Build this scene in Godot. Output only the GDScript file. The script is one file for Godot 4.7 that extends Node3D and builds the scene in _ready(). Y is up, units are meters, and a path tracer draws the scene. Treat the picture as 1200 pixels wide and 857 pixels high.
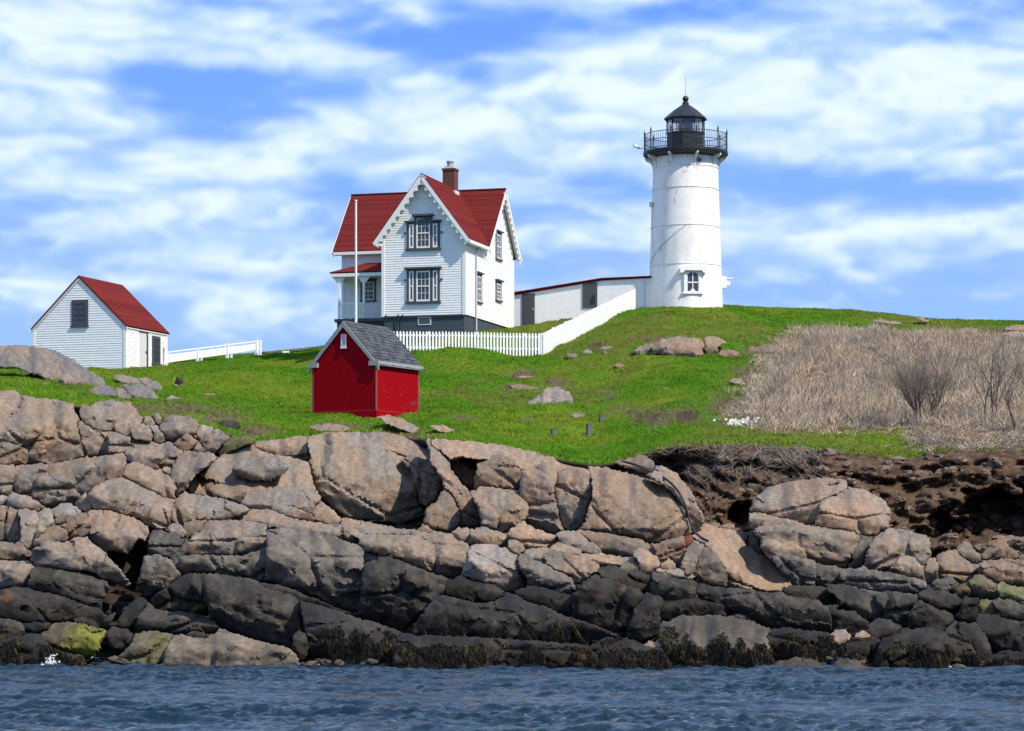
extends Node3D
# The photograph is 1200 x 857 pixels. W() turns a pixel and a distance along the view into a point;
# the distance of everything comes from the slope of the island that ground_d() describes.
const F := 3200.0
const HOR := 673.0
const EYE := 2.5
var M := {}
var rng := RandomNumberGenerator.new()
var fb := FastNoiseLite.new()
var fine := FastNoiseLite.new()
var cell := FastNoiseLite.new()
var lift := {}
var used := {}
var tab := {}
const TX0 := -700
const TSTEP := 5
const TN := 521


func W(x: float, y: float, d: float) -> Vector3:
	return Vector3((x - 600.0) / F * d, EYE + (HOR - y) / F * d, -d)


func _ready() -> void:
	rng.seed = 7
	fb.seed = 3; fb.noise_type = FastNoiseLite.TYPE_SIMPLEX_SMOOTH; fb.frequency = 1.0
	fb.fractal_type = FastNoiseLite.FRACTAL_FBM; fb.fractal_octaves = 4
	fine.seed = 11; fine.noise_type = FastNoiseLite.TYPE_SIMPLEX; fine.frequency = 1.0; fine.fractal_type = FastNoiseLite.FRACTAL_NONE
	cell.seed = 5; cell.noise_type = FastNoiseLite.TYPE_CELLULAR; cell.frequency = 1.0
	cell.cellular_return_type = FastNoiseLite.RETURN_DISTANCE2_SUB; cell.fractal_type = FastNoiseLite.FRACTAL_NONE
	var cam := Camera3D.new()
	cam.name = "camera"
	cam.projection = Camera3D.PROJECTION_FRUSTUM
	cam.near = 0.5
	cam.far = 6000.0
	cam.size = 0.5 * 857.0 / F
	cam.frustum_offset = Vector2(0, 0.5 * (HOR - 428.5) / F)
	cam.position = Vector3(0, EYE, 0)
	add_child(cam)
	cam.current = true
	var env := Environment.new()
	env.background_mode = Environment.BG_SKY
	env.sky = make_sky()
	env.background_energy_multiplier = SKY_ENERGY
	env.tonemap_mode = Environment.TONE_MAPPER_LINEAR
	env.tonemap_exposure = EXPOSURE
	env.sdfgi_enabled = true
	env.ssao_enabled = true
	env.ssil_enabled = true
	var we := WorldEnvironment.new()
	we.name = "world_environment"
	we.environment = env
	add_child(we)
	var sun := DirectionalLight3D.new()
	sun.name = "sun"
	sun.light_energy = SUN_ENERGY
	sun.light_color = Color(1.0, 0.955, 0.88)
	sun.light_angular_distance = 0.5
	sun.shadow_enabled = true
	add_child(sun)
	var el := deg_to_rad(SUN_EL)
	var az := deg_to_rad(SUN_AZ)
	sun.look_at_from_position(Vector3(sin(az) * cos(el), sin(el), cos(az) * cos(el)) * 100.0, Vector3.ZERO)
	make_materials()
	make_tables()
	make_ground()
	make_water()
	make_house()
	make_cottage()
	make_shed()
	make_tower()
	make_passage()
	make_fences()
	make_small_things()
	make_rocks()
	make_plants()


const SKY_ENERGY := 1.0
const EXPOSURE := 1.38
const SUN_ENERGY := 1.3
const SUN_EL := 47.0
const SUN_AZ := 51.5

# ---------------------------------------------------------------- sky

func smooth(a: float, b: float, x: float) -> float:
	var t := clampf((x - a) / (b - a), 0.0, 1.0)
	return t * t * (3.0 - 2.0 * t)


# clouds (and gaps between them) of the view: place in photo pixels, half sizes, strength
const CLOUDS := [
	[50, 45, 120, 42, 0.9], [150, 30, 90, 35, 0.6], [100, 130, 170, 40, 0.35], [330, 62, 110, 28, 0.55], [300, 25, 70, 18, 0.2], [420, 70, 60, 20, 0.3], [20, 160, 110, 40, 0.4],
	[240, 95, 95, 26, -0.9], [200, 130, 70, 30, -0.75], [330, 118, 100, 26, -0.6], [250, 150, 60, 20, -0.5], [480, 45, 80, 22, -0.8], [620, 45, 130, 22, -0.95], [520, 88, 70, 16, -0.5], [790, 22, 140, 14, -0.55],
	[430, 150, 150, 34, 0.75], [620, 118, 190, 36, 0.85], [840, 75, 230, 30, 0.9], [1050, 95, 170, 45, 0.6], [560, 180, 150, 30, 0.45], [940, 130, 230, 30, 0.7], [1120, 150, 130, 45, 0.6],
	[170, 208, 62, 24, 0.85], [25, 205, 45, 16, 0.5], [270, 215, 100, 30, 0.35], [90, 178, 120, 14, -0.35], [225, 170, 60, 22, -0.6], [400, 235, 55, 38, -0.85], [340, 190, 40, 16, -0.3],
	[150, 255, 170, 18, 0.5], [240, 300, 150, 26, 0.6], [330, 290, 70, 28, 0.4], [60, 262, 90, 20, 0.4], [330, 360, 90, 22, 0.55], [150, 318, 90, 12, -0.35], [320, 330, 90, 10, -0.4], [255, 390, 90, 18, 0.3], [30, 300, 60, 16, -0.3], [20, 350, 60, 20, 0.3],
	[680, 245, 110, 40, 0.15], [720, 212, 90, 24, -0.55], [690, 300, 90, 18, -0.3], [960, 222, 190, 20, -0.75], [1120, 235, 100, 16, -0.5], [860, 200, 60, 14, -0.3], [1000, 180, 140, 16, 0.5],
	[980, 272, 200, 18, 0.55], [1130, 268, 100, 14, 0.3], [880, 335, 90, 18, -0.65], [1080, 325, 120, 14, -0.4], [1000, 303, 130, 10, 0.3], [960, 355, 200, 10, -0.3], [1180, 340, 60, 12, 0.3], [660, 170, 70, 30, 0.4], [1180, 30, 90, 26, -0.25], [1060, 20, 90, 14, 0.35]]


func make_sky() -> Sky:
	var n := FastNoiseLite.new()
	n.seed = 21; n.frequency = 5.0; n.fractal_type = FastNoiseLite.FRACTAL_FBM; n.fractal_octaves = 6; n.fractal_gain = 0.58
	var n2 := FastNoiseLite.new()
	n2.seed = 40; n2.frequency = 11.0; n2.fractal_type = FastNoiseLite.FRACTAL_FBM; n2.fractal_octaves = 3
	var w := 4096
	var h := 2048
	var img := Image.create(w, h, false, Image.FORMAT_RGB8)
	img.fill(Color(0.42, 0.53, 0.66))
	# from just under the horizon to 17 degrees up at full size, above that at a quarter of it
	var hi := paint_sky(n, n2, w, h, int(h * (0.5 - 17.0 / 180.0)), int(h * (0.5 + 1.0 / 180.0)))
	var lo := paint_sky(n, n2, w / 4, h / 4, 0, int(h / 4 * (0.5 - 17.0 / 180.0)) + 2)
	lo.resize(w, lo.get_height() * 4, Image.INTERPOLATE_CUBIC)
	img.blit_rect(lo, Rect2i(0, 0, w, lo.get_height()), Vector2i.ZERO)
	img.blit_rect(hi, Rect2i(0, 0, w, hi.get_height()), Vector2i(0, int(h * (0.5 - 17.0 / 180.0))))
	var pm := PanoramaSkyMaterial.new()
	pm.panorama = ImageTexture.create_from_image(img)
	var s := Sky.new()
	s.sky_material = pm
	return s


func paint_sky(n: FastNoiseLite, n2: FastNoiseLite, w: int, h: int, r0: int, r1: int) -> Image:
	var bytes := PackedByteArray()
	bytes.resize(w * (r1 - r0) * 3)
	var at := 0
	for r in range(r0, r1):
		var el := PI * (0.5 - (r + 0.5) / h)
		var ce := cos(el)
		var se := sin(el)
		var up := clampf(rad_to_deg(el) / 12.0, 0.0, 1.0)
		var base := Color(0.66, 0.79, 0.905).lerp(Color(0.375, 0.555, 0.875), pow(up, 0.9))
		var far := clampf((rad_to_deg(el) - 12.0) / 60.0, 0.0, 1.0)
		base = base.lerp(Color(0.30, 0.49, 0.83), far)
		var yrow := HOR - tan(el) * F
		for k in w:
			var az := wrapf(TAU * (k + 0.5) / w, -PI, PI)
			var v := Vector3(sin(az) * ce, se * 3.6, -cos(az) * ce)
			var wx := n2.get_noise_3dv(v)
			var wy := n2.get_noise_3dv(v + Vector3(9.1, 3.3, 1.7))
			var q := v + Vector3(wx, wy, -wx) * 0.045
			var c := n.get_noise_3dv(q)
			var puff := n.get_noise_3dv(q * 3.8 + Vector3(5, 1, 7))
			var d := 0.40 + c * 0.52 + puff * 0.50
			if absf(az) < 0.33 and yrow > -260.0:
				var px := 600.0 + tan(az) * F + wx * 55.0
				var py := yrow + wy * 26.0
				var add := 0.0
				for b in CLOUDS:
					var dx: float = (px - b[0]) / b[2]
					var dy: float = (py - b[1]) / b[3]
					var e := dx * dx + dy * dy
					if e < 5.0:
						add += b[4] * exp(-e)
				d += add * 0.62
			var cov := smooth(0.0, 0.46, d)
			var lum := smooth(0.22, 1.25, d + puff * 0.5)
			var cc := Color(0.575, 0.705, 0.885).lerp(Color(0.815, 0.868, 0.91), lum)
			var thin := Color(0.535, 0.665, 0.895).lerp(cc, smooth(0.1, 0.6, d))
			var col := base.lerp(thin, cov)
			bytes[at] = int(clampf(col.r, 0, 1) * 255.0)
			bytes[at + 1] = int(clampf(col.g, 0, 1) * 255.0)
			bytes[at + 2] = int(clampf(col.b, 0, 1) * 255.0)
			at += 3
	return Image.create_from_data(w, r1 - r0, false, Image.FORMAT_RGB8, bytes)


# ---------------------------------------------------------------- helpers

func numbered(called: String) -> String:
	var n: int = used.get(called, 0)
	used[called] = n + 1
	return called if n == 0 else "%s_%03d" % [called, n]


func tag(o: Node, label: String, category: String, group := "", kind := "") -> void:
	o.set_meta("label", label)
	if category: o.set_meta("category", category)
	if group: o.set_meta("group", group)
	if kind: o.set_meta("kind", kind)


func thing(called: String, label: String, category: String, at := Vector3.ZERO, turn := 0.0, group := "", up := 0.0) -> Node3D:
	var o := Node3D.new()
	o.name = numbered(called)
	add_child(o)
	o.position = at - Vector3(0, up, 0)
	o.rotation.y = turn
	if up != 0.0: lift[o] = up
	tag(o, label, category, group)
	return o


func put(mesh: Mesh, called: String, m: Material, parent: Node = null, at := Transform3D()) -> MeshInstance3D:
	var o := MeshInstance3D.new()
	o.mesh = mesh
	o.material_override = m
	if parent == null:
		o.name = numbered(called)
		add_child(o)
	else:
		o.name = called
		parent.add_child(o, true)
	o.transform = at
	if lift.has(parent): o.position.y += lift[parent]
	return o


func mb() -> SurfaceTool:
	var st := SurfaceTool.new()
	st.begin(Mesh.PRIMITIVE_TRIANGLES)
	st.set_smooth_group(-1)
	return st


func done(st: SurfaceTool, called: String, m: Material, parent: Node = null, at := Transform3D()) -> MeshInstance3D:
	st.generate_normals()
	return put(st.commit(), called, m, parent, at)


func quad(st: SurfaceTool, a: Vector3, b: Vector3, c: Vector3, d: Vector3) -> void:
	for p in [a, b, c, a, c, d]:
		st.add_vertex(p)


# a box from corner to corner, faces outward (clockwise)
func box(st: SurfaceTool, lo: Vector3, hi: Vector3, t := Transform3D()) -> void:
	var p := []
	for i in 8:
		p.append(t * Vector3(hi.x if i & 1 else lo.x, hi.y if i & 2 else lo.y, hi.z if i & 4 else lo.z))
	quad(st, p[4], p[6], p[7], p[5])
	quad(st, p[1], p[3], p[2], p[0])
	quad(st, p[5], p[7], p[3], p[1])
	quad(st, p[0], p[2], p[6], p[4])
	quad(st, p[6], p[2], p[3], p[7])
	quad(st, p[0], p[4], p[5], p[1])


func slab(called: String, m: Material, parent: Node, lo: Vector3, hi: Vector3, t := Transform3D()) -> MeshInstance3D:
	var st := mb()
	box(st, lo, hi, t)
	return done(st, called, m, parent)


# a flat polygon (convex, or filled by Geometry2D) with thickness along n: pts are 3D, in order
func prism(st: SurfaceTool, pts: Array, n: Vector3) -> void:
	var c := pts.size()
	var nn := Vector3.ZERO
	for i in c:
		nn += (pts[i] as Vector3).cross(pts[(i + 1) % c])
	# the face at +n must be seen clockwise from +n
	var a := nn.normalized()
	var ref: Vector3 = (pts[1] - pts[0]).normalized()
	var ref2 := a.cross(ref)
	var flat := PackedVector2Array()
	for p in pts:
		flat.append(Vector2((p - pts[0]).dot(ref), (p - pts[0]).dot(ref2)))
	var tri := Geometry2D.triangulate_polygon(flat)
	var cw := a.dot(n) < 0.0
	for k in range(0, tri.size(), 3):
		var i0: Vector3 = pts[tri[k]]
		var i1: Vector3 = pts[tri[k + 1]]
		var i2: Vector3 = pts[tri[k + 2]]
		if ((i1 - i0).cross(i2 - i0)).dot(n) > 0.0:
			var s := i1
			i1 = i2
			i2 = s
		for p in [i0 + n, i1 + n, i2 + n, i0, i2, i1]:
			st.add_vertex(p)
	for i in c:
		var p0: Vector3 = pts[i]
		var p1: Vector3 = pts[(i + 1) % c]
		if cw:
			quad(st, p0, p0 + n, p1 + n, p1)
		else:
			quad(st, p0, p1, p1 + n, p0 + n)


func tube(st: SurfaceTool, pts: Array, r0: float, r1: float, sides := 5) -> void:
	st.set_smooth_group(1)
	var prev := []
	var n := pts.size()
	for i in n:
		var dir: Vector3 = (pts[min(i + 1, n - 1)] - pts[max(i - 1, 0)]).normalized()
		var side := dir.cross(Vector3.UP if absf(dir.y) < 0.9 else Vector3.RIGHT).normalized()
		var up := side.cross(dir)
		var r := lerpf(r0, r1, float(i) / max(n - 1, 1))
		var ring := []
		for k in sides:
			var a := TAU * k / sides
			ring.append(pts[i] + (side * cos(a) + up * sin(a)) * r)
		if i > 0:
			for k in sides:
				var k2 := (k + 1) % sides
				quad(st, prev[k], prev[k2], ring[k2], ring[k])
		else:
			for k in range(1, sides - 1):
				st.add_vertex(ring[0]); st.add_vertex(ring[k]); st.add_vertex(ring[k + 1])
		prev = ring
	for k in range(1, sides - 1):
		st.add_vertex(prev[0]); st.add_vertex(prev[k + 1]); st.add_vertex(prev[k])
	st.set_smooth_group(-1)


# surface of revolution: profile of Vector2(radius, height) from bottom to top
func lathe(profile: Array, segs: int, flat := false, a0 := 0.0) -> SurfaceTool:
	var st := mb()
	for i in profile.size() - 1:
		st.set_smooth_group(-1 if flat else i + 1)
		var p: Vector2 = profile[i]
		var q: Vector2 = profile[i + 1]
		for k in segs:
			var t0 := TAU * k / segs + a0
			var t1 := TAU * (k + 1) / segs + a0
			var a := Vector3(sin(t0) * p.x, p.y, cos(t0) * p.x)
			var b := Vector3(sin(t1) * p.x, p.y, cos(t1) * p.x)
			var c := Vector3(sin(t1) * q.x, q.y, cos(t1) * q.x)
			var d := Vector3(sin(t0) * q.x, q.y, cos(t0) * q.x)
			if p.x > 0.0005:
				st.add_vertex(a); st.add_vertex(c); st.add_vertex(b)
			if q.x > 0.0005:
				st.add_vertex(a); st.add_vertex(d); st.add_vertex(c)
	st.set_smooth_group(-1)
	return st


# a sheet of rows x cols points with smooth normals and colours; `up` says which side is out
func sheet(v: PackedVector3Array, c: PackedColorArray, cols: int, rows: int, up: Vector3) -> ArrayMesh:
	var n := PackedVector3Array()
	n.resize(v.size())
	var sgn := 0.0
	for r in rows:
		for k in cols:
			var i := r * cols + k
			var dx := v[r * cols + min(k + 1, cols - 1)] - v[r * cols + max(k - 1, 0)]
			var dy := v[min(r + 1, rows - 1) * cols + k] - v[max(r - 1, 0) * cols + k]
			n[i] = dx.cross(dy).normalized()
			sgn += n[i].dot(up)
	if sgn < 0.0:
		for i in n.size():
			n[i] = -n[i]
	var idx := PackedInt32Array()
	for r in rows - 1:
		for k in cols - 1:
			var a := r * cols + k
			var q := [a, a + cols, a + cols + 1, a, a + cols + 1, a + 1] if sgn > 0.0 else [a, a + cols + 1, a + cols, a, a + 1, a + cols + 1]
			for e in q:
				idx.append(e)
	return arrays(v, n, c, idx)


func arrays(v: PackedVector3Array, n: PackedVector3Array, c: PackedColorArray, idx: PackedInt32Array) -> ArrayMesh:
	var ar := []
	ar.resize(Mesh.ARRAY_MAX)
	ar[Mesh.ARRAY_VERTEX] = v
	ar[Mesh.ARRAY_NORMAL] = n
	if c.size(): ar[Mesh.ARRAY_COLOR] = c
	ar[Mesh.ARRAY_INDEX] = idx
	var me := ArrayMesh.new()
	me.add_surface_from_arrays(Mesh.PRIMITIVE_TRIANGLES, ar)
	return me


# ---------------------------------------------------------------- materials

func noise_image(size: int, freq: float, octaves: int, s: int, kind := FastNoiseLite.TYPE_SIMPLEX_SMOOTH) -> Image:
	var n := FastNoiseLite.new()
	n.seed = s; n.frequency = freq; n.noise_type = kind
	n.fractal_type = FastNoiseLite.FRACTAL_FBM; n.fractal_octaves = octaves
	var im := n.get_seamless_image(size, size)
	im.convert(Image.FORMAT_L8)
	return im


# a grey mottle that multiplies a colour: coarse patches and fine specks between lo and hi (sRGB)
func mottle(size: int, f1: float, f2: float, lo: float, hi: float, speck: float, s: int, warm := 0.0) -> ImageTexture:
	var a := noise_image(size, f1, 4, s).get_data()
	var b := noise_image(size, f2, 2, s + 1).get_data()
	var out := PackedByteArray()
	out.resize(size * size * 3)
	for i in size * size:
		var t := a[i] / 255.0
		var g := lerpf(lo, hi, t) + (b[i] / 255.0 - 0.5) * speck
		var w := (t - 0.5) * warm
		out[i * 3] = int(clampf(g + w, 0, 1) * 255.0)
		out[i * 3 + 1] = int(clampf(g, 0, 1) * 255.0)
		out[i * 3 + 2] = int(clampf(g - w, 0, 1) * 255.0)
	return ImageTexture.create_from_image(Image.create_from_data(size, size, false, Image.FORMAT_RGB8, out))


func bumps(size: int, freq: float, octaves: int, s: int, strength: float) -> ImageTexture:
	var im := noise_image(size, freq, octaves, s)
	im.convert(Image.FORMAT_RGBA8)
	im.bump_map_to_normal_map(strength)
	return ImageTexture.create_from_image(im)


# relief of rough stone: grain, and hairline cracks along the borders of warped cells
func cracked(size: int, strength: float) -> ImageTexture:
	var a := noise_image(size, 0.03, 6, 31).get_data()
	var n := FastNoiseLite.new()
	n.seed = 77; n.frequency = 0.0052; n.noise_type = FastNoiseLite.TYPE_CELLULAR; n.fractal_type = FastNoiseLite.FRACTAL_NONE
	n.cellular_return_type = FastNoiseLite.RETURN_DISTANCE2_SUB
	n.domain_warp_enabled = true; n.domain_warp_amplitude = 60.0; n.domain_warp_frequency = 0.008
	var im := n.get_seamless_image(size, size, false, false, 0.1, false)
	im.convert(Image.FORMAT_L8)
	var b := im.get_data()
	var out := PackedByteArray()
	out.resize(size * size)
	var most := 1
	for i in range(0, b.size(), 97): most = maxi(most, b[i])
	for i in out.size():
		var e := float(b[i]) / most
		out[i] = int(clampf(a[i] * 0.75 + 60.0 - 110.0 * (1.0 - smooth(0.0, 0.10, e)), 0.0, 255.0))
	var o := Image.create_from_data(size, size, false, Image.FORMAT_L8, out)
	o.convert(Image.FORMAT_RGBA8)
	o.bump_map_to_normal_map(strength)
	return ImageTexture.create_from_image(o)


func mat(lin: Color, rough: float, tex: Texture2D = null, scale := 1.0, nrm: Texture2D = null, nscale := 1.0, metal := 0.0) -> StandardMaterial3D:
	var m := StandardMaterial3D.new()
	m.albedo_color = lin.linear_to_srgb()
	m.roughness = rough
	m.metallic = metal
	m.uv1_triplanar = true
	m.uv1_world_triplanar = true
	m.uv1_scale = Vector3.ONE * scale
	if tex: m.albedo_texture = tex
	if nrm:
		m.normal_enabled = true
		m.normal_texture = nrm
		m.normal_scale = nscale
	return m


func make_materials() -> void:
	var paint := mottle(512, 0.012, 0.12, 0.955, 1.0, 0.04, 1, 0.02)
	var rough := mottle(512, 0.02, 0.22, 0.70, 1.0, 0.35, 4)
	var shingle := mottle(512, 0.02, 0.2, 0.74, 1.0, 0.22, 8, 0.02)
	var granite := mottle(1024, 0.012, 0.26, 0.66, 1.0, 0.26, 12, 0.05)
	var turf := mottle(1024, 0.02, 0.2, 0.62, 1.0, 0.4, 16, 0.05)
	var bump_fine := bumps(512, 0.07, 5, 30, 7.0)
	var bump_rock := cracked(1024, 9.0)
	var bump_water := bumps(512, 0.03, 4, 33, 5.0)
	M.white = mat(Color(0.87, 0.87, 0.87), 0.6, paint, 0.35, bump_fine, 0.15)
	M.trim = mat(Color(0.84, 0.84, 0.84), 0.5, paint, 0.8)
	M.tower = mat(Color(0.87, 0.865, 0.85), 0.5, paint, 0.22, bump_fine, 0.2)
	M.tower.vertex_color_use_as_albedo = true
	M.dull = mat(Color(0.62, 0.63, 0.65), 0.6, paint, 0.5)
	M.roof = mat(Color(0.20, 0.030, 0.028), 0.85, shingle, 0.7, bump_fine, 0.5)
	M.roof.metallic_specular = 0.12
	M.roofs = []
	for i in 4:
		M.roofs.append(mat(Color(0.20, 0.030, 0.028) * (0.86 + 0.09 * i), 0.85, shingle, 0.6 + 0.15 * i, bump_fine, 0.5))
		M.roofs[i].metallic_specular = 0.12
	M.shed = mat(Color(0.285, 0.004, 0.009), 0.7, paint, 0.6, bump_fine, 0.4)
	M.shed.metallic_specular = 0.08
	M.slate = mat(Color(0.115, 0.125, 0.14), 0.75, rough, 0.9, bump_fine, 0.6)
	M.slates = []
	for i in 5:
		M.slates.append(mat(Color(0.075, 0.085, 0.1) * (0.55 + 0.2 * i), 0.75, rough, 0.9 + i * 0.2, bump_fine, 0.6))
	M.bead = mat(Color(0.28, 0.07, 0.065), 0.6, paint, 0.6)
	M.worn = mat(Color(0.40, 0.42, 0.43), 0.7, rough, 1.0)
	M.casing = mat(Color(0.060, 0.067, 0.075), 0.55, paint, 1.0)
	M.found = mat(Color(0.065, 0.085, 0.115), 0.7, rough, 0.8, bump_fine, 0.4)
	M.pane = mat(Color(0.045, 0.055, 0.07), 0.06)
	M.brick = mat(Color(0.17, 0.058, 0.04), 0.85, rough, 2.2, bump_fine, 0.8)
	M.grey = mat(Color(0.35, 0.36, 0.37), 0.5, paint, 1.5)
	M.black = mat(Color(0.018, 0.019, 0.021), 0.45, rough, 1.2)
	M.pole = mat(Color(0.8, 0.8, 0.79), 0.35, paint, 1.0)
	M.lens = mat(Color(0.20, 0.13, 0.09), 0.2)
	M.rust = mat(Color(0.30, 0.13, 0.05), 0.9, rough, 2.0)
	M.glass = mat(Color(0.06, 0.07, 0.08), 0.03)
	M.glass.transparency = BaseMaterial3D.TRANSPARENCY_ALPHA
	M.glass.albedo_color.a = 0.12
	M.rock = mat(Color(1, 1, 1), 0.88, granite, 0.4, bump_rock, 0.35)
	M.rock.vertex_color_use_as_albedo = true
	M.wet = mat(Color(1, 1, 1), 0.75, granite, 0.5, bump_rock, 0.35)
	M.wet.vertex_color_use_as_albedo = true
	M.wet.metallic_specular = 0.25
	M.rock.metallic_specular = 0.25
	M.ground = mat(Color(1, 1, 1), 0.95, turf, 0.45, bump_rock, 0.8)
	M.ground.vertex_color_use_as_albedo = true
	M.ground.metallic_specular = 0.15
	M.leaf = mat(Color(1, 1, 1), 0.8)
	M.leaf.vertex_color_use_as_albedo = true
	M.leaf.metallic_specular = 0.1
	M.leaf.cull_mode = BaseMaterial3D.CULL_DISABLED
	M.leaf.backlight = Color(0.25, 0.25, 0.2)
	M.stem = mat(Color(1, 1, 1), 0.9)
	M.stem.vertex_color_use_as_albedo = true
	M.stem.cull_mode = BaseMaterial3D.CULL_DISABLED
	M.bark = mat(Color(0.13, 0.105, 0.085), 0.9, rough, 2.0)
	M.twig = mat(Color(0.20, 0.165, 0.14), 0.9)
	M.root = mat(Color(0.30, 0.25, 0.21), 0.9, rough, 2.0)
	M.hose = mat(Color(0.012, 0.012, 0.013), 0.5)
	M.foam = mat(Color(0.85, 0.88, 0.9), 0.7)
	M.water = mat(Color(0.006, 0.018, 0.030), 0.09, null, 0.5, bump_water, 0.35)
	M.water.metallic_specular = 0.17
	M.flower = mat(Color(0.82, 0.82, 0.7), 0.7)
	M.green = mat(Color(0.12, 0.25, 0.03), 0.7)
	M.green.cull_mode = BaseMaterial3D.CULL_DISABLED
	M.flower.cull_mode = BaseMaterial3D.CULL_DISABLED
	M.stub = mat(Color(0.15, 0.155, 0.165), 0.8, rough, 2.0)


# ---------------------------------------------------------------- ground

# columns of the slope, by photo pixel: x, lawn edge y and distance, a point on the lawn y and distance, crest y
const KNOTS := [
	[-700, 470, 97, 445, 125, 428], [-150, 470, 97, 442, 125, 424], [0, 468, 97, 441, 125, 424], [90, 474, 97, 440, 135, 424], [147, 487, 97, 432, 148, 424], [230, 500, 97, 440, 135, 419.5], [300, 518, 97, 440, 130, 414], [360, 512, 101, 440, 134, 409],
	[420, 507, 105, 416, 137, 399], [470, 512, 105, 416, 137.5, 389], [545, 519, 101, 391.5, 146.5, 384], [605, 530, 98, 385, 154, 381], [640, 534, 97, 381, 155, 375], [700, 545, 97, 371, 152.5, 366], [745, 536, 97, 362.5, 152, 359.0], [760, 528, 97, 360.5, 152, 357.3], [803, 521, 97, 360.2, 152, 357],
	[850, 520, 97, 361.5, 152, 358.0], [900, 522, 97, 385, 146, 361], [1000, 530, 97, 410, 140, 363.5], [1060, 537, 97, 415, 137, 370], [1100, 527, 97, 415, 137, 375], [1200, 527, 97, 415, 137, 376.5], [1400, 530, 97, 425, 137, 390], [1905, 530, 97, 430, 137, 400]]


func make_tables() -> void:
	for f in 5:
		var raw := PackedFloat32Array()
		for i in TN:
			var x := TX0 + i * TSTEP
			var k := 0
			while k < KNOTS.size() - 2 and KNOTS[k + 1][0] < x: k += 1
			raw.append(lerpf(KNOTS[k][f + 1], KNOTS[k + 1][f + 1], clampf((x - KNOTS[k][0]) / float(KNOTS[k + 1][0] - KNOTS[k][0]), 0, 1)))
		var sm := PackedFloat32Array()
		for i in TN:
			var t := 0.0
			for j in range(-3, 4):
				t += raw[clampi(i + j, 0, TN - 1)]
			sm.append(t / 7.0)
		tab[f] = sm


func col(f: int, x: float) -> float:
	var t := clampf((x - TX0) / TSTEP, 0.0, TN - 1.001)
	var i := int(t)
	var a: PackedFloat32Array = tab[f]
	return lerpf(a[i], a[i + 1], t - i)


const DCREST := 166.0


func ground_d(x: float, y: float) -> float:
	var yr := col(0, x)
	var dr := col(1, x)
	if y >= yr:
		var bk := smooth(800.0, 850.0, x)
		var yk := 655.0
		var dk := lerpf(72.0 + (783.0 - yk) / (783.0 - yr) * (dr - 72.0), 91.0, bk)
		if y < yk:
			return lerpf(dk, dr, (yk - y) / (yk - yr))
		return lerpf(72.0, dk, (783.0 - y) / (783.0 - yk))
	var ym := col(2, x)
	var dm := col(3, x)
	if y >= ym:
		return lerpf(dr, dm, (yr - y) / (yr - ym))
	var yc := col(4, x)
	return lerpf(dm, DCREST, clampf((ym - y) / maxf(ym - yc, 0.5), 0.0, 1.0))


func ground_y(x: float, d: float) -> float:
	var yr := col(0, x)
	var dr := col(1, x)
	if d <= dr:
		return lerpf(783.0, yr, (d - 72.0) / (dr - 72.0))
	var ym := col(2, x)
	var dm := col(3, x)
	if d <= dm:
		return lerpf(yr, ym, (d - dr) / (dm - dr))
	return lerpf(ym, col(4, x), clampf((d - dm) / (DCREST - dm), 0.0, 1.0))


# the point of the ground sheet that the photo shows at a pixel, with its unevenness
func ground(x: float, y: float) -> Vector3:
	var d := ground_d(x, y)
	var yr := col(0, x)
	var p := W(x, y, d)
	if y > yr:
		var inn := smooth(0.0, 25.0, y - yr)
		var bk := smooth(790.0, 850.0, x)
		var n := fb.get_noise_3dv(p * 0.35) * 0.9
		if bk > 0.01:
			var rid := 0.55 - absf(fb.get_noise_3dv(p * 0.7)) * 1.6 + cell.get_noise_3dv(p * 2.4) * 0.14 + fb.get_noise_3dv(p * 2.2) * 0.35
			n = lerpf(n, -rid * 1.05 + 0.3 + fb.get_noise_3d(p.x * 0.4, p.y * 1.5, p.z * 0.3) * 0.9, bk)
			var e := pow((x - 1168.0) / 72.0, 2) + pow((y - 604.0 - (x - 1165.0) * -0.10) / 32.0, 2) + fb.get_noise_2d(x * 0.02, y * 0.03) * 1.1
			n += 3.6 * (1.0 - smooth(0.55, 1.15, e)) * bk
			var e2 := pow((x - 868.0) / 17.0, 2) + pow((y - 604.0) / 15.0, 2)
			n += 1.8 * (1.0 - smooth(0.4, 1.2, e2)) * bk
			var e3 := pow((x - 1080.0) / 17.0, 2) + pow((y - 625.0) / 9.0, 2)
			n += 1.2 * (1.0 - smooth(0.4, 1.2, e3)) * bk
		var deep := 1.0 - bk * (1.0 - smooth(640.0, 662.0, y))
		d += inn * (lerpf(n, cell.get_noise_3dv(p * 0.9) * 1.6 + n * 1.5, deep) + 5.2 * deep)
		return W(x, y, d)
	var g := smooth(0.0, 12.0, yr - y)
	p.y += g * (fb.get_noise_2d(p.x * 0.10, p.z * 0.10) * 0.30 + fb.get_noise_2d(p.x * 0.55, p.z * 0.4) * 0.10) * smooth(0.0, 10.0, y - col(4, x) + 2.0)
	return p


const DRY := [[866, 501], [852, 490], [866, 472], [882, 452], [895, 438], [898, 424], [913, 406], [942, 389], [962, 392], [1010, 390], [1080, 391], [1120, 394], [1185, 398], [1400, 402], [1400, 530], [1080, 528], [1064, 512], [1040, 504], [960, 502], [900, 503], [870, 500]]
var dry_poly := PackedVector2Array()


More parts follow.
